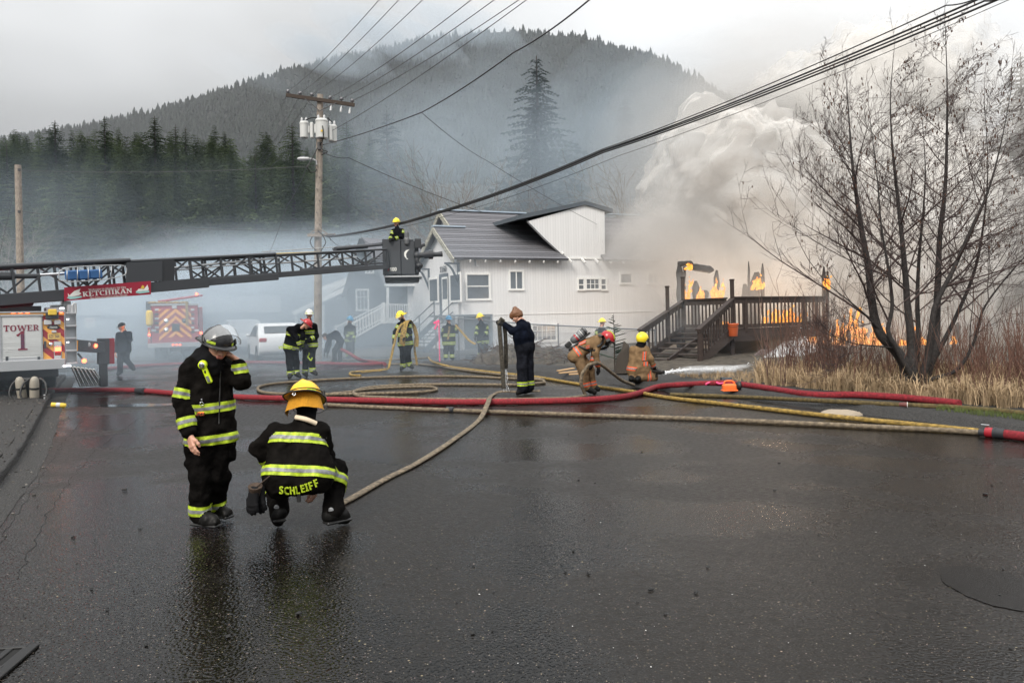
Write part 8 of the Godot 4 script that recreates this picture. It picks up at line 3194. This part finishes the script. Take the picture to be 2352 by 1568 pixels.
# ---------------------------------------------------------------- fence,heap,sapling and other small things
func yard() -> void:
	var gal:=mat("galvanised",0.2,0.21,0.22,0.5,0.4)
	var a:=px(1000,727,31.0)
	var b:=px(1505,758,24.0)
	var o:=thing("chain_link_fence","sagging chain link fence in front of the white house","fence",Vector3(a.x,0,a.z))
	var r:=o.position
	var top0:=a - r
	var top1:=b - r
	var m:=MB.new()
	m.tube(PackedVector3Array([top0,top0.lerp(top1,0.5)+Vector3(0,-0.06,0),top1]),0.025,6)
	part("top_rail",m,gal,o)
	for f in [0.0,0.13,0.36,0.62,0.85,1.0]:
		var t:=top0.lerp(top1,f)
		m=MB.new()
		m.tube(PackedVector3Array([t+Vector3(0,0.03,0),Vector3(t.x,-0.05,t.z)]),0.03,6)
		part("fence_post",m,gal,o)
	m=MB.new()
	var len:=Vector2(top1.x - top0.x,top1.z - top0.z).length()
	var n:=int(len/0.085)
	for k in n:
		for s in [-1.0,1.0]:
			var f0:=float(k)/n
			var h:=lerpf(top0.y,top1.y,f0)
			var f1: float=f0+s*h/len
			var hh:=h
			if f1>1.0 or f1<0.0:
				var lim:=1.0 if f1>1.0 else 0.0
				hh=h*absf(lim - f0)/absf(f1 - f0)
				f1=lim
			var p0:=top0.lerp(top1,f0)
			var p1:=top0.lerp(top1,f1)
			m.tube(PackedVector3Array([Vector3(p0.x,h - 0.02,p0.z),Vector3(p1.x,h - hh+0.02,p1.z)]),0.0045,3,false)
	var net:=part("wire_mesh",m,gal,o)
	net.set_meta("kind","stuff")
	var heap:=thing("brush_heap","heap of dark brush and soil before the fence","heap",gp(1225,838))
	var nz:=FastNoiseLite.new()
	nz.seed=17
	nz.frequency=1.8
	m=MB.new()
	m.grid(40,20,func(u: float,v: float) -> Vector3:
		var x:=(u - 0.5)*4.6
		var z:=(v - 0.5)*2.4
		var e:=maxf(0.0,1.0 - pow(absf(x)/2.2,2) - pow(absf(z)/1.15,2))
		return Vector3(x,e*(0.85 - 0.2*x)*0.8+0.25*nz.get_noise_2d(x,z)*minf(1.0,e*3.0) - 0.04,-z),false)
	part("soil",m,mt.dirt,heap)
	m=MB.new()
	for k in 260:
		var x:=rng.randf_range(-2.1,2.1)
		var z:=rng.randf_range(-1.0,1.1)
		var e:=maxf(0.0,1.0 - pow(absf(x)/2.2,2) - pow(absf(z)/1.15,2))
		var p:=Vector3(x,e*(0.85 - 0.2*x)*0.8,z)
		var d:=Vector3(rng.randfn(),rng.randf_range(-0.2,0.8),rng.randfn()).normalized()*rng.randf_range(0.2,0.7)
		m.tube(PackedVector3Array([p,p+d*0.5+Vector3(0,0.03,0),p+d]),PackedFloat32Array([0.012,0.009,0.004]),4,false)
	var tw:=part("twigs",m,mat("twig_brown",0.07,0.045,0.035,0.9),heap)
	tw.set_meta("kind","stuff")
	var says:=["longest broken plank lying right of the woman","broken plank crossing the longest one","short split plank nearest the road"]
	for k in 3:
		var w:=MB.new()
		w.box(tf(Vector3.ZERO,Vector3(0,[0.35,0.75,-0.3][k],0.05)),Vector3([0.75,0.6,0.4][k],0.03,0.12),0.004)
		var pl:=part("plank",w,mat("raw_wood",0.42,0.27,0.14,0.8))
		pl.position=gp([1316,1300,1326][k],[857,852,862][k],0.12)+Vector3(0,0.04,0)
		tag(pl,says[k],"plank","broken planks by the road edge")
	var jug:=thing("white_jug","small pale plastic jug standing left of the drained hose","jug",gp(1136,829))
	m=MB.new()
	m.lathe(PackedVector2Array([Vector2(0,0),Vector2(0.1,0.0),Vector2(0.11,0.03),Vector2(0.11,0.26),Vector2(0.05,0.34),Vector2(0.03,0.35),Vector2(0.03,0.4),Vector2(0,0.4)]),14)
	part("body",m,mat("jug_cream",0.6,0.52,0.42,0.5),jug)
	m=MB.new()
	m.lathe(PackedVector2Array([Vector2(0.034,0.38),Vector2(0.036,0.41),Vector2(0,0.415)]),10)
	part("cap",m,mt.orange_plastic,jug)
	var sp:=thing("spruce_sapling","thin young spruce between the stooping and the kneeling firefighters","sapling",gp(1412,848,0.13))
	m=MB.new()
	m.tube(PackedVector3Array([Vector3(0,-0.05,0),Vector3(0.01,0.8,0),Vector3(0,1.5,0)]),PackedFloat32Array([0.022,0.015,0.004]),6)
	part("trunk",m,mt.conifer_bark,sp)
	m=MB.new()
	for k in 26:
		var y:=0.2+1.25*k/26.0
		var l:=0.55*(1.0 - y/1.75)*rng.randf_range(0.7,1.2)
		var an:=rng.randf()*TAU
		var dir:=Vector3(cos(an),0.25,sin(an))
		var tip:=Vector3(0,y,0)+dir*l
		m.tube(PackedVector3Array([Vector3(0,y,0),tip]),PackedFloat32Array([0.012,0.01]),4,false)
		for s in 7:
			var q:=Vector3(0,y,0).lerp(tip,(s+1.0)/7.0)
			for sd in [-1.0,1.0]:
				var sv: Vector3=dir.cross(Vector3.UP).normalized()*sd
				m.tube(PackedVector3Array([q,q+(sv+dir*0.8).normalized()*l*0.24]),PackedFloat32Array([0.011,0.006]),4,false)
	part("branches",m,mat("sapling_green",0.035,0.055,0.04,0.85),sp)
	var st:=thing("tree_stump","weathered pointed stump beside the young spruce","stump",gp(1432,856,0.12))
	m=MB.new()
	m.grid(20,8,func(u: float,v: float) -> Vector3:
		var an:=-TAU*u
		var rr:=0.24 - 0.09*v+0.04*nz.get_noise_2d(cos(an)*2.0,sin(an)*2.0)
		var h:=0.6*v*(1.0+0.35*cos(an - 0.6))
		return Vector3(cos(an)*rr*(1.0 if v<0.98 else 0.2),h,sin(an)*rr*(1.0 if v<0.98 else 0.2)))
	part("wood",m,mt.conifer_bark,st)
	var pk:=mat("flag_pink",0.8,0.08,0.22,0.6)
	var fl:=thing("marker_stake","pink ribboned marker stake by the fence corner","stake",gp(1010,836))
	m=MB.new()
	m.bar(Vector3(0,0,0),Vector3(0,1.5,0),0.03,0.03,Vector3.RIGHT)
	part("stake",m,pk,fl)
	m=MB.new()
	m.box(tf(Vector3(-0.08,1.45,0),Vector3(0,0,0.4)),Vector3(0.22,0.08,0.02),0.005)
	m.box(tf(Vector3(-0.1,1.3,0.02),Vector3(0,0,1.1)),Vector3(0.22,0.06,0.02),0.005)
	part("ribbon",m,pk,fl)
	var tp:=MB.new()
	tp.tube(curve(PackedVector3Array([gp(1622,884,0.13)+Vector3(0,0.02,0),gp(1640,881,0.13)+Vector3(0,0.05,0),gp(1652,883,0.13)+Vector3(0,0.02,0),gp(1668,882,0.13)+Vector3(0,0.03,0)]),0.05),0.022,5)
	tag(part("pink_ribbon",tp,pk),"scrap of pink marker ribbon on the verge behind the red hose","ribbon")
	var la:=thing("orange_lantern","orange hand lantern with black lens standing on the pavement edge","lantern",gp(1676,898,0.1))
	m=MB.new()
	m.box(tf(Vector3(0,0.075,0)),Vector3(0.26,0.13,0.16),0.03)
	m.box(tf(Vector3(0,0.015,0)),Vector3(0.29,0.03,0.18),0.01)
	part("case",m,mt.orange_plastic,la)
	m=MB.new()
	m.tube(curve(PackedVector3Array([Vector3(-0.1,0.13,0),Vector3(-0.08,0.19,0),Vector3(0.06,0.19,0),Vector3(0.1,0.14,0)]),0.03),0.016,8)
	part("handle",m,mt.orange_plastic,la)
	m=MB.new()
	m.lathe(PackedVector2Array([Vector2(0,0),Vector2(0.06,0.0),Vector2(0.085,0.06),Vector2(0.085,0.09),Vector2(0,0.09)]),16,tf(Vector3(0.12,0.1,0),Vector3(0,0,-PI/2)))
	part("lens_hood",m,mt.rubber,la)
	var cu:=thing("paper_cup","brown and white paper coffee cup lying on the olive hose","cup",gp(2070,935,0.11)+Vector3(0,0.05,0.06))
	m=MB.new()
	m.lathe(PackedVector2Array([Vector2(0,0),Vector2(0.028,0.0),Vector2(0.041,0.11)]),20,tf(Vector3(-0.055,0,0),Vector3(0.0,-0.5,-PI/2)))
	var cm:=part("cup_wall",m,mat("cup_brown",0.12,0.035,0.03,0.6),cu)
	m=MB.new()
	var rim:=PackedVector3Array()
	for k in 21:
		rim.append(tf(Vector3(-0.055,0,0),Vector3(0.0,-0.5,-PI/2))*Vector3(0.041*cos(TAU*k/20),0.11,0.041*sin(TAU*k/20)))
	m.tube(rim,0.004,6,false)
	part("cup_rim",m,mt.white_paint,cu)
	m=MB.new()
	m.lathe(PackedVector2Array([Vector2(0.039,0.108),Vector2(0.027,0.01),Vector2(0,0.01)]),20,tf(Vector3(-0.055,0,0),Vector3(0.0,-0.5,-PI/2)))
	part("cup_inside",m,mt.white_paint,cu)
	var lump:=thing("concrete_lump","pale broken lump of concrete at the pavement edge","rubble",gp(1935,958))
	m=MB.new()
	m.grid(24,8,func(u: float,v: float) -> Vector3:
		var an:=-TAU*u
		var w:=1.0 - v*v
		var rr:=(0.9+0.3*nz.get_noise_2d(cos(an)*1.5,sin(an)*1.5))*sqrt(maxf(w,0.0))
		return Vector3(cos(an)*rr*0.36,0.1*v+0.03*nz.get_noise_2d(cos(an)*rr*6.0,sin(an)*rr*6.0),sin(an)*rr*0.2 - 0.15))
	part("lump",m,mat("pale_concrete",0.3,0.25,0.19,0.9),lump)
# ---------------------------------------------------------------- the leafless alder on the right,and the brush round it
func alder() -> void:
	var d:=14.3
	var root:=gp(2100,905,0.1)
	d=-root.z
	var o:=thing("bare_alder","large many-stemmed leafless tree at the right edge of the road","tree",root)
	var bark:=mat("alder_dark_bark",0.042,0.036,0.034,0.85)
	mottle(bark,Vector3(3,1.2,3),noise_tex("bark_tone",256,0.03,101,0.45,1.0),noise_tex("bark_bump",256,0.05,102,0,1,6.0),0.7)
	var twig:=mat("alder_twig",0.05,0.032,0.03,0.8)
	var Q:=func(x: float,y: float,z: float) -> Vector3:
		return px(x,y,d - z) - root
	var stems:=[
		[[[2078,912,0.1],[2085,870,0.1],[2078,835,0.1],[2058,805,0.1],[2028,775,0.15],[2012,740,0.15],[2003,690,0.15],[1996,620,0.1],[1982,540,0.1],[1968,450,0.1],[1958,370,0.1],[1950,260,0.0],[1945,190,0.0]],0.13],
		[[[2095,900,0.0],[2098,850,0.0],[2094,800,-0.1],[2092,760,-0.1],[2085,700,-0.2],[2081,640,-0.2],[2072,540,-0.2],[2060,430,-0.2],[2050,330,-0.2],[2046,230,-0.2],[2052,140,-0.2]],0.1],
		[[[2118,895,-0.1],[2130,850,-0.1],[2148,800,-0.1],[2152,740,-0.2],[2155,650,-0.2],[2160,540,-0.3],[2172,430,-0.3],[2176,300,-0.3],[2176,180,-0.3],[2172,60,-0.3]],0.095],
		[[[2112,902,0.1],[2120,860,0.15],[2132,820,0.15],[2140,760,0.2],[2150,700,0.2],[2190,620,0.2],[2230,530,0.2],[2270,440,0.2],[2300,330,0.2],[2325,200,0.2]],0.075],
		[[[2090,905,-0.2],[2100,850,-0.3],[2110,780,-0.4],[2108,690,-0.5],[2112,590,-0.5],[2122,480,-0.5],[2126,380,-0.5],[2118,260,-0.5]],0.07],
		[[[2105,880,0.2],[2075,830,0.25],[2055,790,0.3],[2040,760,0.3],[2050,700,0.3],[2040,610,0.3],[2025,520,0.3],[2015,400,0.3],[2000,280,0.3]],0.06],
		[[[2110,880,0.1],[2150,868,0.1],[2190,855,0.1],[2215,830,0.1],[2240,780,0.1],[2260,710,0.1],[2310,640,0.1],[2370,570,0.1],[2430,480,0.1]],0.045],
		[[[2125,860,-0.3],[2160,800,-0.4],[2200,720,-0.5],[2240,620,-0.6],[2262,500,-0.6],[2270,380,-0.6],[2262,240,-0.6]],0.06],
		[[[2020,755,0.2],[1985,720,0.3],[1950,690,0.4],[1900,650,0.5],[1860,600,0.5]],0.028],
		[[[2060,800,0.15],[2020,795,0.3],[1970,790,0.4],[1915,770,0.5],[1880,735,0.5]],0.022]]
	var tips:=MB.new()
	var nodes:=[]
	var ts:=MB.new()
	for k in stems.size():
		var s: Array=stems[k]
		var pts:=PackedVector3Array()
		for q in s[0]:
			pts.append(Q.call(q[0],q[1],q[2]))
		var c:=curve(pts,0.09)
		var rr:=PackedFloat32Array()
		var r0: float=s[1]*0.82
		for i in c.size():
			var f:=float(i)/(c.size() - 1)
			rr.append(maxf(0.006,r0*(pow(1.0 - f,1.25)*0.95+0.05)*(1.0+0.5*exp(-f*18.0))))
		var m:=MB.new()
		m.tube(c,rr,12 if r0>0.05 else 7,true,0.8)
		part("stem",m,bark,o)
		nodes.append([c,rr])
	var r:=RandomNumberGenerator.new()
	r.seed=23
	var stack:=[]
	for k in nodes.size():
		var c: PackedVector3Array=nodes[k][0]
		var rr: PackedFloat32Array=nodes[k][1]
		var i0:=int(c.size()*(0.26 if k<8 else 0.15))
		var i:=i0
		while i<c.size() - 2:
			var f:=float(i)/c.size()
			var t:=(c[i+1] - c[i - 1]).normalized()
			var an:=r.randf()*TAU
			var side:=t.cross(Vector3(cos(an),0.2,sin(an))).normalized()
			if absf(side.z)>0.75 and r.randf()<0.5:
				side=Vector3(signf(side.x)*0.9,0.1,side.z*0.4).normalized()
			var l:=(2.3*(1.0 - f)+0.55)*r.randf_range(0.65,1.3)*(1.0 if k<8 else 0.5)
			stack.append([c[i],(t*r.randf_range(0.5,0.9)+side).normalized(),l,rr[i]*r.randf_range(0.3,0.5),1])
			i+=r.randi_range(2,3)
		stack.append([c[c.size() - 1],(c[c.size() - 1] - c[c.size() - 3]).normalized(),0.8,0.007,2])
	var bm:=MB.new()
	var count:=0
	var cat:=[]
	while not stack.is_empty():
		var b: Array=stack.pop_back()
		var p: Vector3=b[0]
		var dir: Vector3=b[1]
		var l: float=b[2]
		var rad: float=clampf(b[3],0.0032,0.022)
		var lvl: int=b[4]
		var n:=7 if lvl==1 else 5
		var pts:=PackedVector3Array([p])
		var rr:=PackedFloat32Array([rad])
		for k in n:
			dir=(dir+Vector3(r.randf_range(-1,1),r.randf_range(-0.5,0.75)+0.32,r.randf_range(-1,1))*(0.13 if lvl==1 else 0.16)).normalized()
			p+=dir*l/n
			pts.append(p)
			rr.append(maxf(rad*(1.0 - 0.8*(k+1)/n),0.0022))
			if lvl<4 and k<n - 1 or lvl==1:
				var m:=1 if lvl>1 else r.randi_range(1,2)
				for s in m:
					if r.randf()<[0.0,0.05,0.18,0.55][lvl]:
						continue
					var an:=r.randf()*TAU
					var side:=dir.cross(Vector3(cos(an),sin(an),0.3)).normalized()
					stack.append([p,(dir*r.randf_range(0.6,1.0)+side*0.75).normalized(),l*r.randf_range(0.28,0.52),rad*(1.0 - 0.7*(k+1)/n)*0.62,lvl+1])
		if lvl==1:
			var one:=MB.new()
			one.tube(pts,rr,5,false)
			if count<290:
				part("branch",one,twig,o)
			else:
				bm.tube(pts,rr,4,false)
			count+=1
		else:
			bm.tube(pts,rr,3,false)
		if lvl>2 and r.randf()<0.07 and p.y>2.0 and p.y<7.0:
			cat.append(p)
	var tw:=part("twigs",bm,twig,o)
	tw.set_meta("kind","stuff")
	var cm:=MB.new()
	for p in cat:
		var h:=r.randf_range(0.03,0.07)
		cm.tube(PackedVector3Array([p,p+Vector3(0,-0.02,0),p+Vector3(0.004,-h,0)]),PackedFloat32Array([0.002,0.011,0.008]),5)
	var cn:=part("catkins",cm,mat("catkin",0.08,0.04,0.025,0.9),o)
	cn.set_meta("kind","stuff")
func brush() -> void:
	var r:=RandomNumberGenerator.new()
	r.seed=37
	var blades:=[]
	for k in 3:
		var m:=MB.new()
		for s in 9:
			var a:=r.randf()*TAU
			var lean:=r.randf_range(0.1,0.75)
			var h:=r.randf_range(0.4,1.0)
			var dir:=Vector3(cos(a),0,sin(a))*lean
			var w:=Vector3(-sin(a),0,cos(a))*0.009
			var p0:=Vector3(r.randf_range(-0.06,0.06),0,r.randf_range(-0.06,0.06))
			var p1:=p0+dir*h*0.35+Vector3(0,h*0.6,0)
			var p2:=p1+dir*h*0.5+Vector3(0,h*(0.3 - 0.4*lean),0)
			m.quad(p0 - w,p0+w,p1+w,p1 - w)
			m.tri(p1 - w,p1+w,p2)
		blades.append(m.mesh())
	var straw:=mat("straw",1,1,1,0.9)
	straw.vertex_color_use_as_albedo=true
	straw.backlight_enabled=true
	straw.backlight=Color(0.25,0.22,0.15)
	var lists:=[[],[],[]]
	var tints:=[[],[],[]]
	for k in 5200:
		var x:=r.randf_range(1560,2480)
		var near:=lerpf(890.0,935.0,clampf((x - 1600)/750.0,0,1.2))+4.0
		var f:=pow(r.randf(),0.8)
		var y:=near - f*lerpf(38.0,62.0,clampf((x - 1600)/500.0,0,1))
		if x<1760 and r.randf()<0.45:
			continue
		var s:=verge_side(gp(x,y,0.12))
		if s<1.35:
			continue
		var g:=gp(x,y,verge_height(minf(s,8.0)))
		var sc:=r.randf_range(0.35,0.75)*(0.4 if x<1740 else 1.0)
		lists[k % 3].append(Transform3D(Basis(Vector3.UP,r.randf()*TAU).scaled(Vector3(sc,sc*r.randf_range(0.7,1.1),sc)),g+Vector3(0,-0.03,0)))
		var t:=r.randf_range(0.55,1.15)
		tints[k % 3].append(Color(0.42*t,0.31*t,0.19*t))
	for k in 3:
		tag(multi("dead_grass",blades[k],straw,lists[k],tints[k]),"straw coloured dead grass on the verge","grass","dead grass","stuff")
	var shoots:=[]
	for k in 4:
		var m:=MB.new()
		for s in 3:
			var p:=Vector3(r.randf_range(-0.08,0.08),-0.05,r.randf_range(-0.08,0.08))
			var dir:=Vector3(r.randf_range(-0.3,0.3),1,r.randf_range(-0.3,0.3)).normalized()
			var pts:=PackedVector3Array([p])
			var rr:=PackedFloat32Array([0.006])
			var h:=r.randf_range(0.7,1.3)
			for q in 7:
				dir=(dir+Vector3(r.randf_range(-1,1),0,r.randf_range(-1,1))*0.16).normalized()
				p+=dir*h/7.0
				pts.append(p)
				rr.append(0.006*(1.0 - q/8.0)+0.0015)
				if q>1 and r.randf()<0.7:
					var sd:=(dir+Vector3(r.randf_range(-1,1),0.2,r.randf_range(-1,1))*0.8).normalized()
					var l:=r.randf_range(0.12,0.4)
					m.tube(PackedVector3Array([p,p+sd*l*0.5,p+sd*l+Vector3(0,l*0.15,0)]),PackedFloat32Array([0.0035,0.003,0.0015]),3,false)
			m.tube(pts,rr,4,false)
		shoots.append(m.mesh())
	var red:=mat("shoot_red",1,1,1,0.8)
	red.vertex_color_use_as_albedo=true
	for k in 4:
		lists.append([])
		tints.append([])
	var sl:=[[],[],[],[]]
	var st:=[[],[],[],[]]
	for k in 210:
		var x:=r.randf_range(1790,2520)
		var near:=lerpf(897.0,935.0,clampf((x - 1700)/650.0,0,1.2))
		var y:=near - 2.0 - pow(r.randf(),0.9)*55.0
		var s:=verge_side(gp(x,y,0.12))
		if s<1.5:
			continue
		var g:=gp(x,y,verge_height(minf(s,8.0)))
		var sc:=r.randf_range(0.6,1.6)
		sl[k % 4].append(Transform3D(Basis(Vector3.UP,r.randf()*TAU).scaled(Vector3(1,sc,1)),g))
		var t:=r.randf_range(0.6,1.3)
		st[k % 4].append(Color(0.14*t,0.07*t,0.05*t))
	for k in 4:
		tag(multi("brush_shoots",shoots[k],red,sl[k],st[k]),"thicket of reddish leafless shoots round the bare tree's foot","brush","thicket","stuff")
	var bl:=[[],[],[],[]]
	var bt:=[[],[],[],[]]
	for k in 30:
		var x:=r.randf_range(1765,1960)
		var g:=gp(x,r.randf_range(868,888),0.1)
		bl[k % 4].append(Transform3D(Basis(Vector3.UP,r.randf()*TAU).scaled(Vector3(1.3,r.randf_range(1.2,2.0),1.3)),g))
		bt[k % 4].append(Color(0.12,0.07,0.055))
	for k in 4:
		tag(multi("brush_clump",shoots[k],red,bl[k],bt[k]),"tall reddish shoots growing in front of the deck","brush","clumps before the deck","stuff")
	var gl:=[]
	var gt:=[]
	for k in 420:
		var x:=r.randf_range(2150,2440)
		var y:=lerpf(938,968,(x - 2150)/290.0)+r.randf_range(-2,7)
		var g:=gp(x,y,0.1)
		gl.append(Transform3D(Basis(Vector3.UP,r.randf()*TAU).scaled(Vector3.ONE*r.randf_range(0.06,0.13)),g))
		gt.append(Color(0.09,0.12,0.03)*r.randf_range(0.6,1.3))
	tag(multi("green_tufts",blades[0],straw,gl,gt),"short green tufts along the olive hose at the right","grass","","stuff")
# ---------------------------------------------------------------- smoke and mist
func puff(o: Node3D,at: Vector3,size: Vector3,density: float,color: Color,turn:=0.0) -> void:
	var key:="fog %.4f %s" % [density,color.to_html()]
	if not mt.has(key):
		var m:=FogMaterial.new()
		m.resource_name="smoke"
		m.density=density
		m.albedo=color
		mt[key]=m
	var f:=FogVolume.new()
	f.name="puff"
	f.shape=RenderingServer.FOG_VOLUME_SHAPE_ELLIPSOID
	f.size=size
	f.position=at - o.position
	f.rotation.z=turn
	f.material=mt[key]
	f.set_meta("kind","stuff")
	o.add_child(f,true)
func soft_puff(o: Node3D,at: Vector3,size: Vector3,density: float,color: Color,turn:=0.0) -> void:
	puff(o,at,size,density*0.3,color,turn)
	puff(o,at+size*Vector3(0.03,-0.02,0.02),size*0.78,density*0.35,color,turn+0.2)
	puff(o,at+size*Vector3(-0.02,0.03,0),size*0.55,density*0.45,color,turn - 0.2)
func smoke() -> void:
	var r:=RandomNumberGenerator.new()
	r.seed=61
	var blue:=Color(0.87,0.94,1.0)
	var warm:=Color(1.0,0.985,0.965)
	var o:=thing("street_smoke","","")
	tag(o,"bluish smoke drifting low across the street and before the wood","smoke","","stuff")
	for q in [[120,750,34,18,5,9,0.088],[420,745,36,16,5,9,0.099],[620,715,40,18,6,10,0.111],[250,800,24,9,3,6,0.024],[560,800,25,9,3,5,0.04],[800,790,29,10,3.4,5,0.047],[1010,780,31,9,3,4,0.043],[700,610,52,26,6,10,0.055],[480,630,50,22,5,10,0.051],[250,650,52,22,5,10,0.036],[900,640,50,16,8,10,0.051],[100,820,17,7,2.4,4,0.044],[1150,800,30,8,2.4,4,0.073],[560,640,26,12,3.4,4,0.073],[300,620,22,7,2.4,3,0.044],[330,700,44,20,5,8,0.052],[560,600,46,12,4,6,0.058],[650,650,43,14,5,6,0.065],[790,590,44,9,5,6,0.052],[400,600,48,12,3,6,0.039],[860,700,40,10,6,6,0.052],[500,680,30,7,2,3,0.052],[700,820,24.5,8,1.4,3,0.052],[380,840,21,8,1.4,3,0.052],[450,790,26,26,4,9,0.025],[900,780,28,22,4,8,0.03],[200,790,30,20,4,8,0.052],[600,745,33,24,5,6,0.065],[1150,810,24,16,2.4,6,0.037],[700,830,21,16,1.6,4,0.031],[200,500,62,44,12,14,0.005],[560,470,62,40,12,14,0.003],[300,600,62,44,6,12,0.01],[580,585,60,36,6,12,0.014],[820,590,27,14,4,4,0.03],[1010,650,31,9,5,4,0.025],[300,450,66,60,14,10,0.002]]:
		soft_puff(o,px(q[0],q[1],q[2]),Vector3(q[3],q[4],q[5]),q[6],blue,r.randf_range(-0.15,0.15))
	var w:=thing("rising_smoke","","")
	tag(w,"pale smoke rising before the mountain and over the roofs","smoke","","stuff")
	for q in [[980,420,62,18,16,12,0.035,0.4],[1100,330,70,20,20,14,0.02,-0.3],[1250,420,62,20,16,12,0.028,0.2],[1420,420,58,20,18,12,0.04,-0.3],[880,330,75,18,16,12,0.022,0.5],[1180,230,90,26,22,14,0.01,0.3],[1520,330,60,20,20,14,0.045,0.4],[60,520,48,14,12,8,0.02,0.2]]:
		soft_puff(w,px(q[0],q[1],q[2]),Vector3(q[3],q[4],q[5]),q[6],blue,q[7])
	var c:=thing("fire_smoke","","")
	tag(c,"thick cream smoke billowing from the burning house up to the right","smoke","","stuff")
	for q in [[1560,640,31.5,7,4,4,0.062],[1680,620,34,10,7,6,0.068],[1800,560,36,14,10,8,0.033],[1950,620,36,14,12,8,0.022],[2150,640,35,14,10,8,0.034],[2350,620,34,12,12,8,0.029],[1640,470,40,14,10,8,0.057],[1760,400,42,18,12,10,0.049],[1900,420,44,20,14,10,0.026],[1720,290,48,22,14,12,0.058],[1900,250,52,30,20,14,0.016],[2150,300,48,26,22,12,0.009],[2300,420,44,18,18,10,0.029],[1480,600,34,8,5,4,0.06],[1590,540,36,11,7,6,0.046],[2050,130,60,40,24,16,0.007],[1500,560,35.5,7,6,2,0.099],[1474,568,35,3.7,2.6,2.5,0.107],[1471,576,35.4,5.3,3.8,3.5,0.178],[1555,546,35.8,4.4,3.1,2.9,0.174],[1510,521,36.1,3.5,2.5,2.3,0.278],[1590,562,36.5,5.4,3.8,3.6,0.068],[1552,532,36.9,5.3,3.8,3.6,0.267],[1624,473,37.3,5.1,3.6,3.4,0.1],[1601,464,37.7,4.7,3.4,3.2,0.061],[1658,504,38,5.1,3.6,3.4,0.075],[1669,464,38.4,6.4,4.5,4.3,0.112],[1644,436,38.8,5.5,3.9,3.7,0.084],[1623,412,39.2,6.4,4.5,4.3,0.058],[1626,422,39.6,4.6,3.2,3.1,0.091],[1683,383,40,7.4,5.2,4.9,0.068],[1691,356,40.3,6.1,4.3,4.1,0.072],[1700,384,40.7,5,3.6,3.4,0.091],[1769,317,41.1,4.1,2.9,2.7,0.07],[1769,342,41.5,4.9,3.5,3.3,0.077],[1725,314,41.9,4.2,3,2.8,0.102],[1811,338,42.2,7.2,5.1,4.8,0.213],[1738,269,42.6,8.3,5.9,5.6,0.19],[1791,305,43,7,4.9,4.6,0.196],[1470,560,33.5,5,4,2.5,0.1],[1540,620,32.5,6,5,3,0.189],[1420,640,33,4,3,2,0.06],[1560,400,50,14,12,6,0.03],[1640,280,54,16,13,6,0.03],[1700,180,58,18,12,6,0.03]]:
		soft_puff(c,px(q[0],q[1],q[2]),Vector3(q[3],q[4],q[5]),q[6],warm,r.randf_range(-0.5,0.5))
	for q in [[1830,830,25,5,1.6,2.5,0.16],[1640,760,25.5,5,2,2.5,0.07],[2000,800,27,7,2.4,3,0.1],[1250,760,31,9,3,3,0.04],[2250,780,25,8,3,3,0.06],[1600,690,26.6,5,3,2,0.18],[1730,680,26.8,6,3,2,0.15],[1950,740,26.5,5,3,2,0.08]]:
		soft_puff(c,px(q[0],q[1],q[2]),Vector3(q[3],q[4],q[5]),q[6],warm,r.randf_range(-0.2,0.2))
	var bm:=mat("smoke_billow",0.84,0.825,0.8,1.0)
	bm.metallic_specular=0.0
	bm.transparency=BaseMaterial3D.TRANSPARENCY_ALPHA
	bm.albedo_color.a=0.15
	var nz:=FastNoiseLite.new()
	nz.seed=12
	nz.frequency=1.5
	nz.fractal_octaves=5
	nz.fractal_gain=0.62
	for k in 58:
		var f:=k/57.0
		var at:=px(1560.0+480.0*f+r.randf_range(-60,120),620.0 - 440.0*f+r.randf_range(-50,50),41.5+6.0*f+r.randf_range(-1.0,1.5))
		if k % 3==0:
			at=px(1660.0+500.0*r.randf(),680.0 - 260.0*r.randf(),39.5+r.randf_range(-2,3))
		var s:=r.randf_range(1.3,2.6)*(1.0+1.1*f)
		var mb:=MB.new()
		mb.grid(64,40,func(a: float,b: float) -> Vector3:
			var th:=PI*(b*0.998+0.001)
			var an:=TAU*a
			var dd:=Vector3(sin(th)*cos(an),-cos(th),-sin(th)*sin(an))
			return dd*s*(1.0+0.42*nz.get_noise_3dv(dd+Vector3(k*3.1,0,0))))
		var bo:=part("billow",mb,bm,c,tf(at - c.position))
		bo.set_meta("kind","stuff")
	var m:=thing("mountain_cloud","","")
	tag(m,"low cloud trailing over the left shoulder of the mountain","cloud","","stuff")
	for q in [[900,96,1150,260,60,200,0.009],[1050,66,1180,240,50,200,0.0075],[760,130,1100,200,50,160,0.0075],[600,172,1080,220,40,150,0.0012]]:
		soft_puff(m,px(q[0],q[1],q[2]),Vector3(q[3],q[4],q[5]),q[6],blue,-0.35)
	var hz:=FogVolume.new()
	hz.name="valley_haze"
	hz.shape=RenderingServer.FOG_VOLUME_SHAPE_BOX
	hz.size=Vector3(2600,460,1100)
	hz.position=Vector3(0,229,-790)
	var hm:=FogMaterial.new()
	hm.density=0.00016
	hm.albedo=Color(0.95,0.97,1.0)
	hz.material=hm
	add_child(hz)
	tag(hz,"thin haze in the valley before the mountain","haze","","stuff")
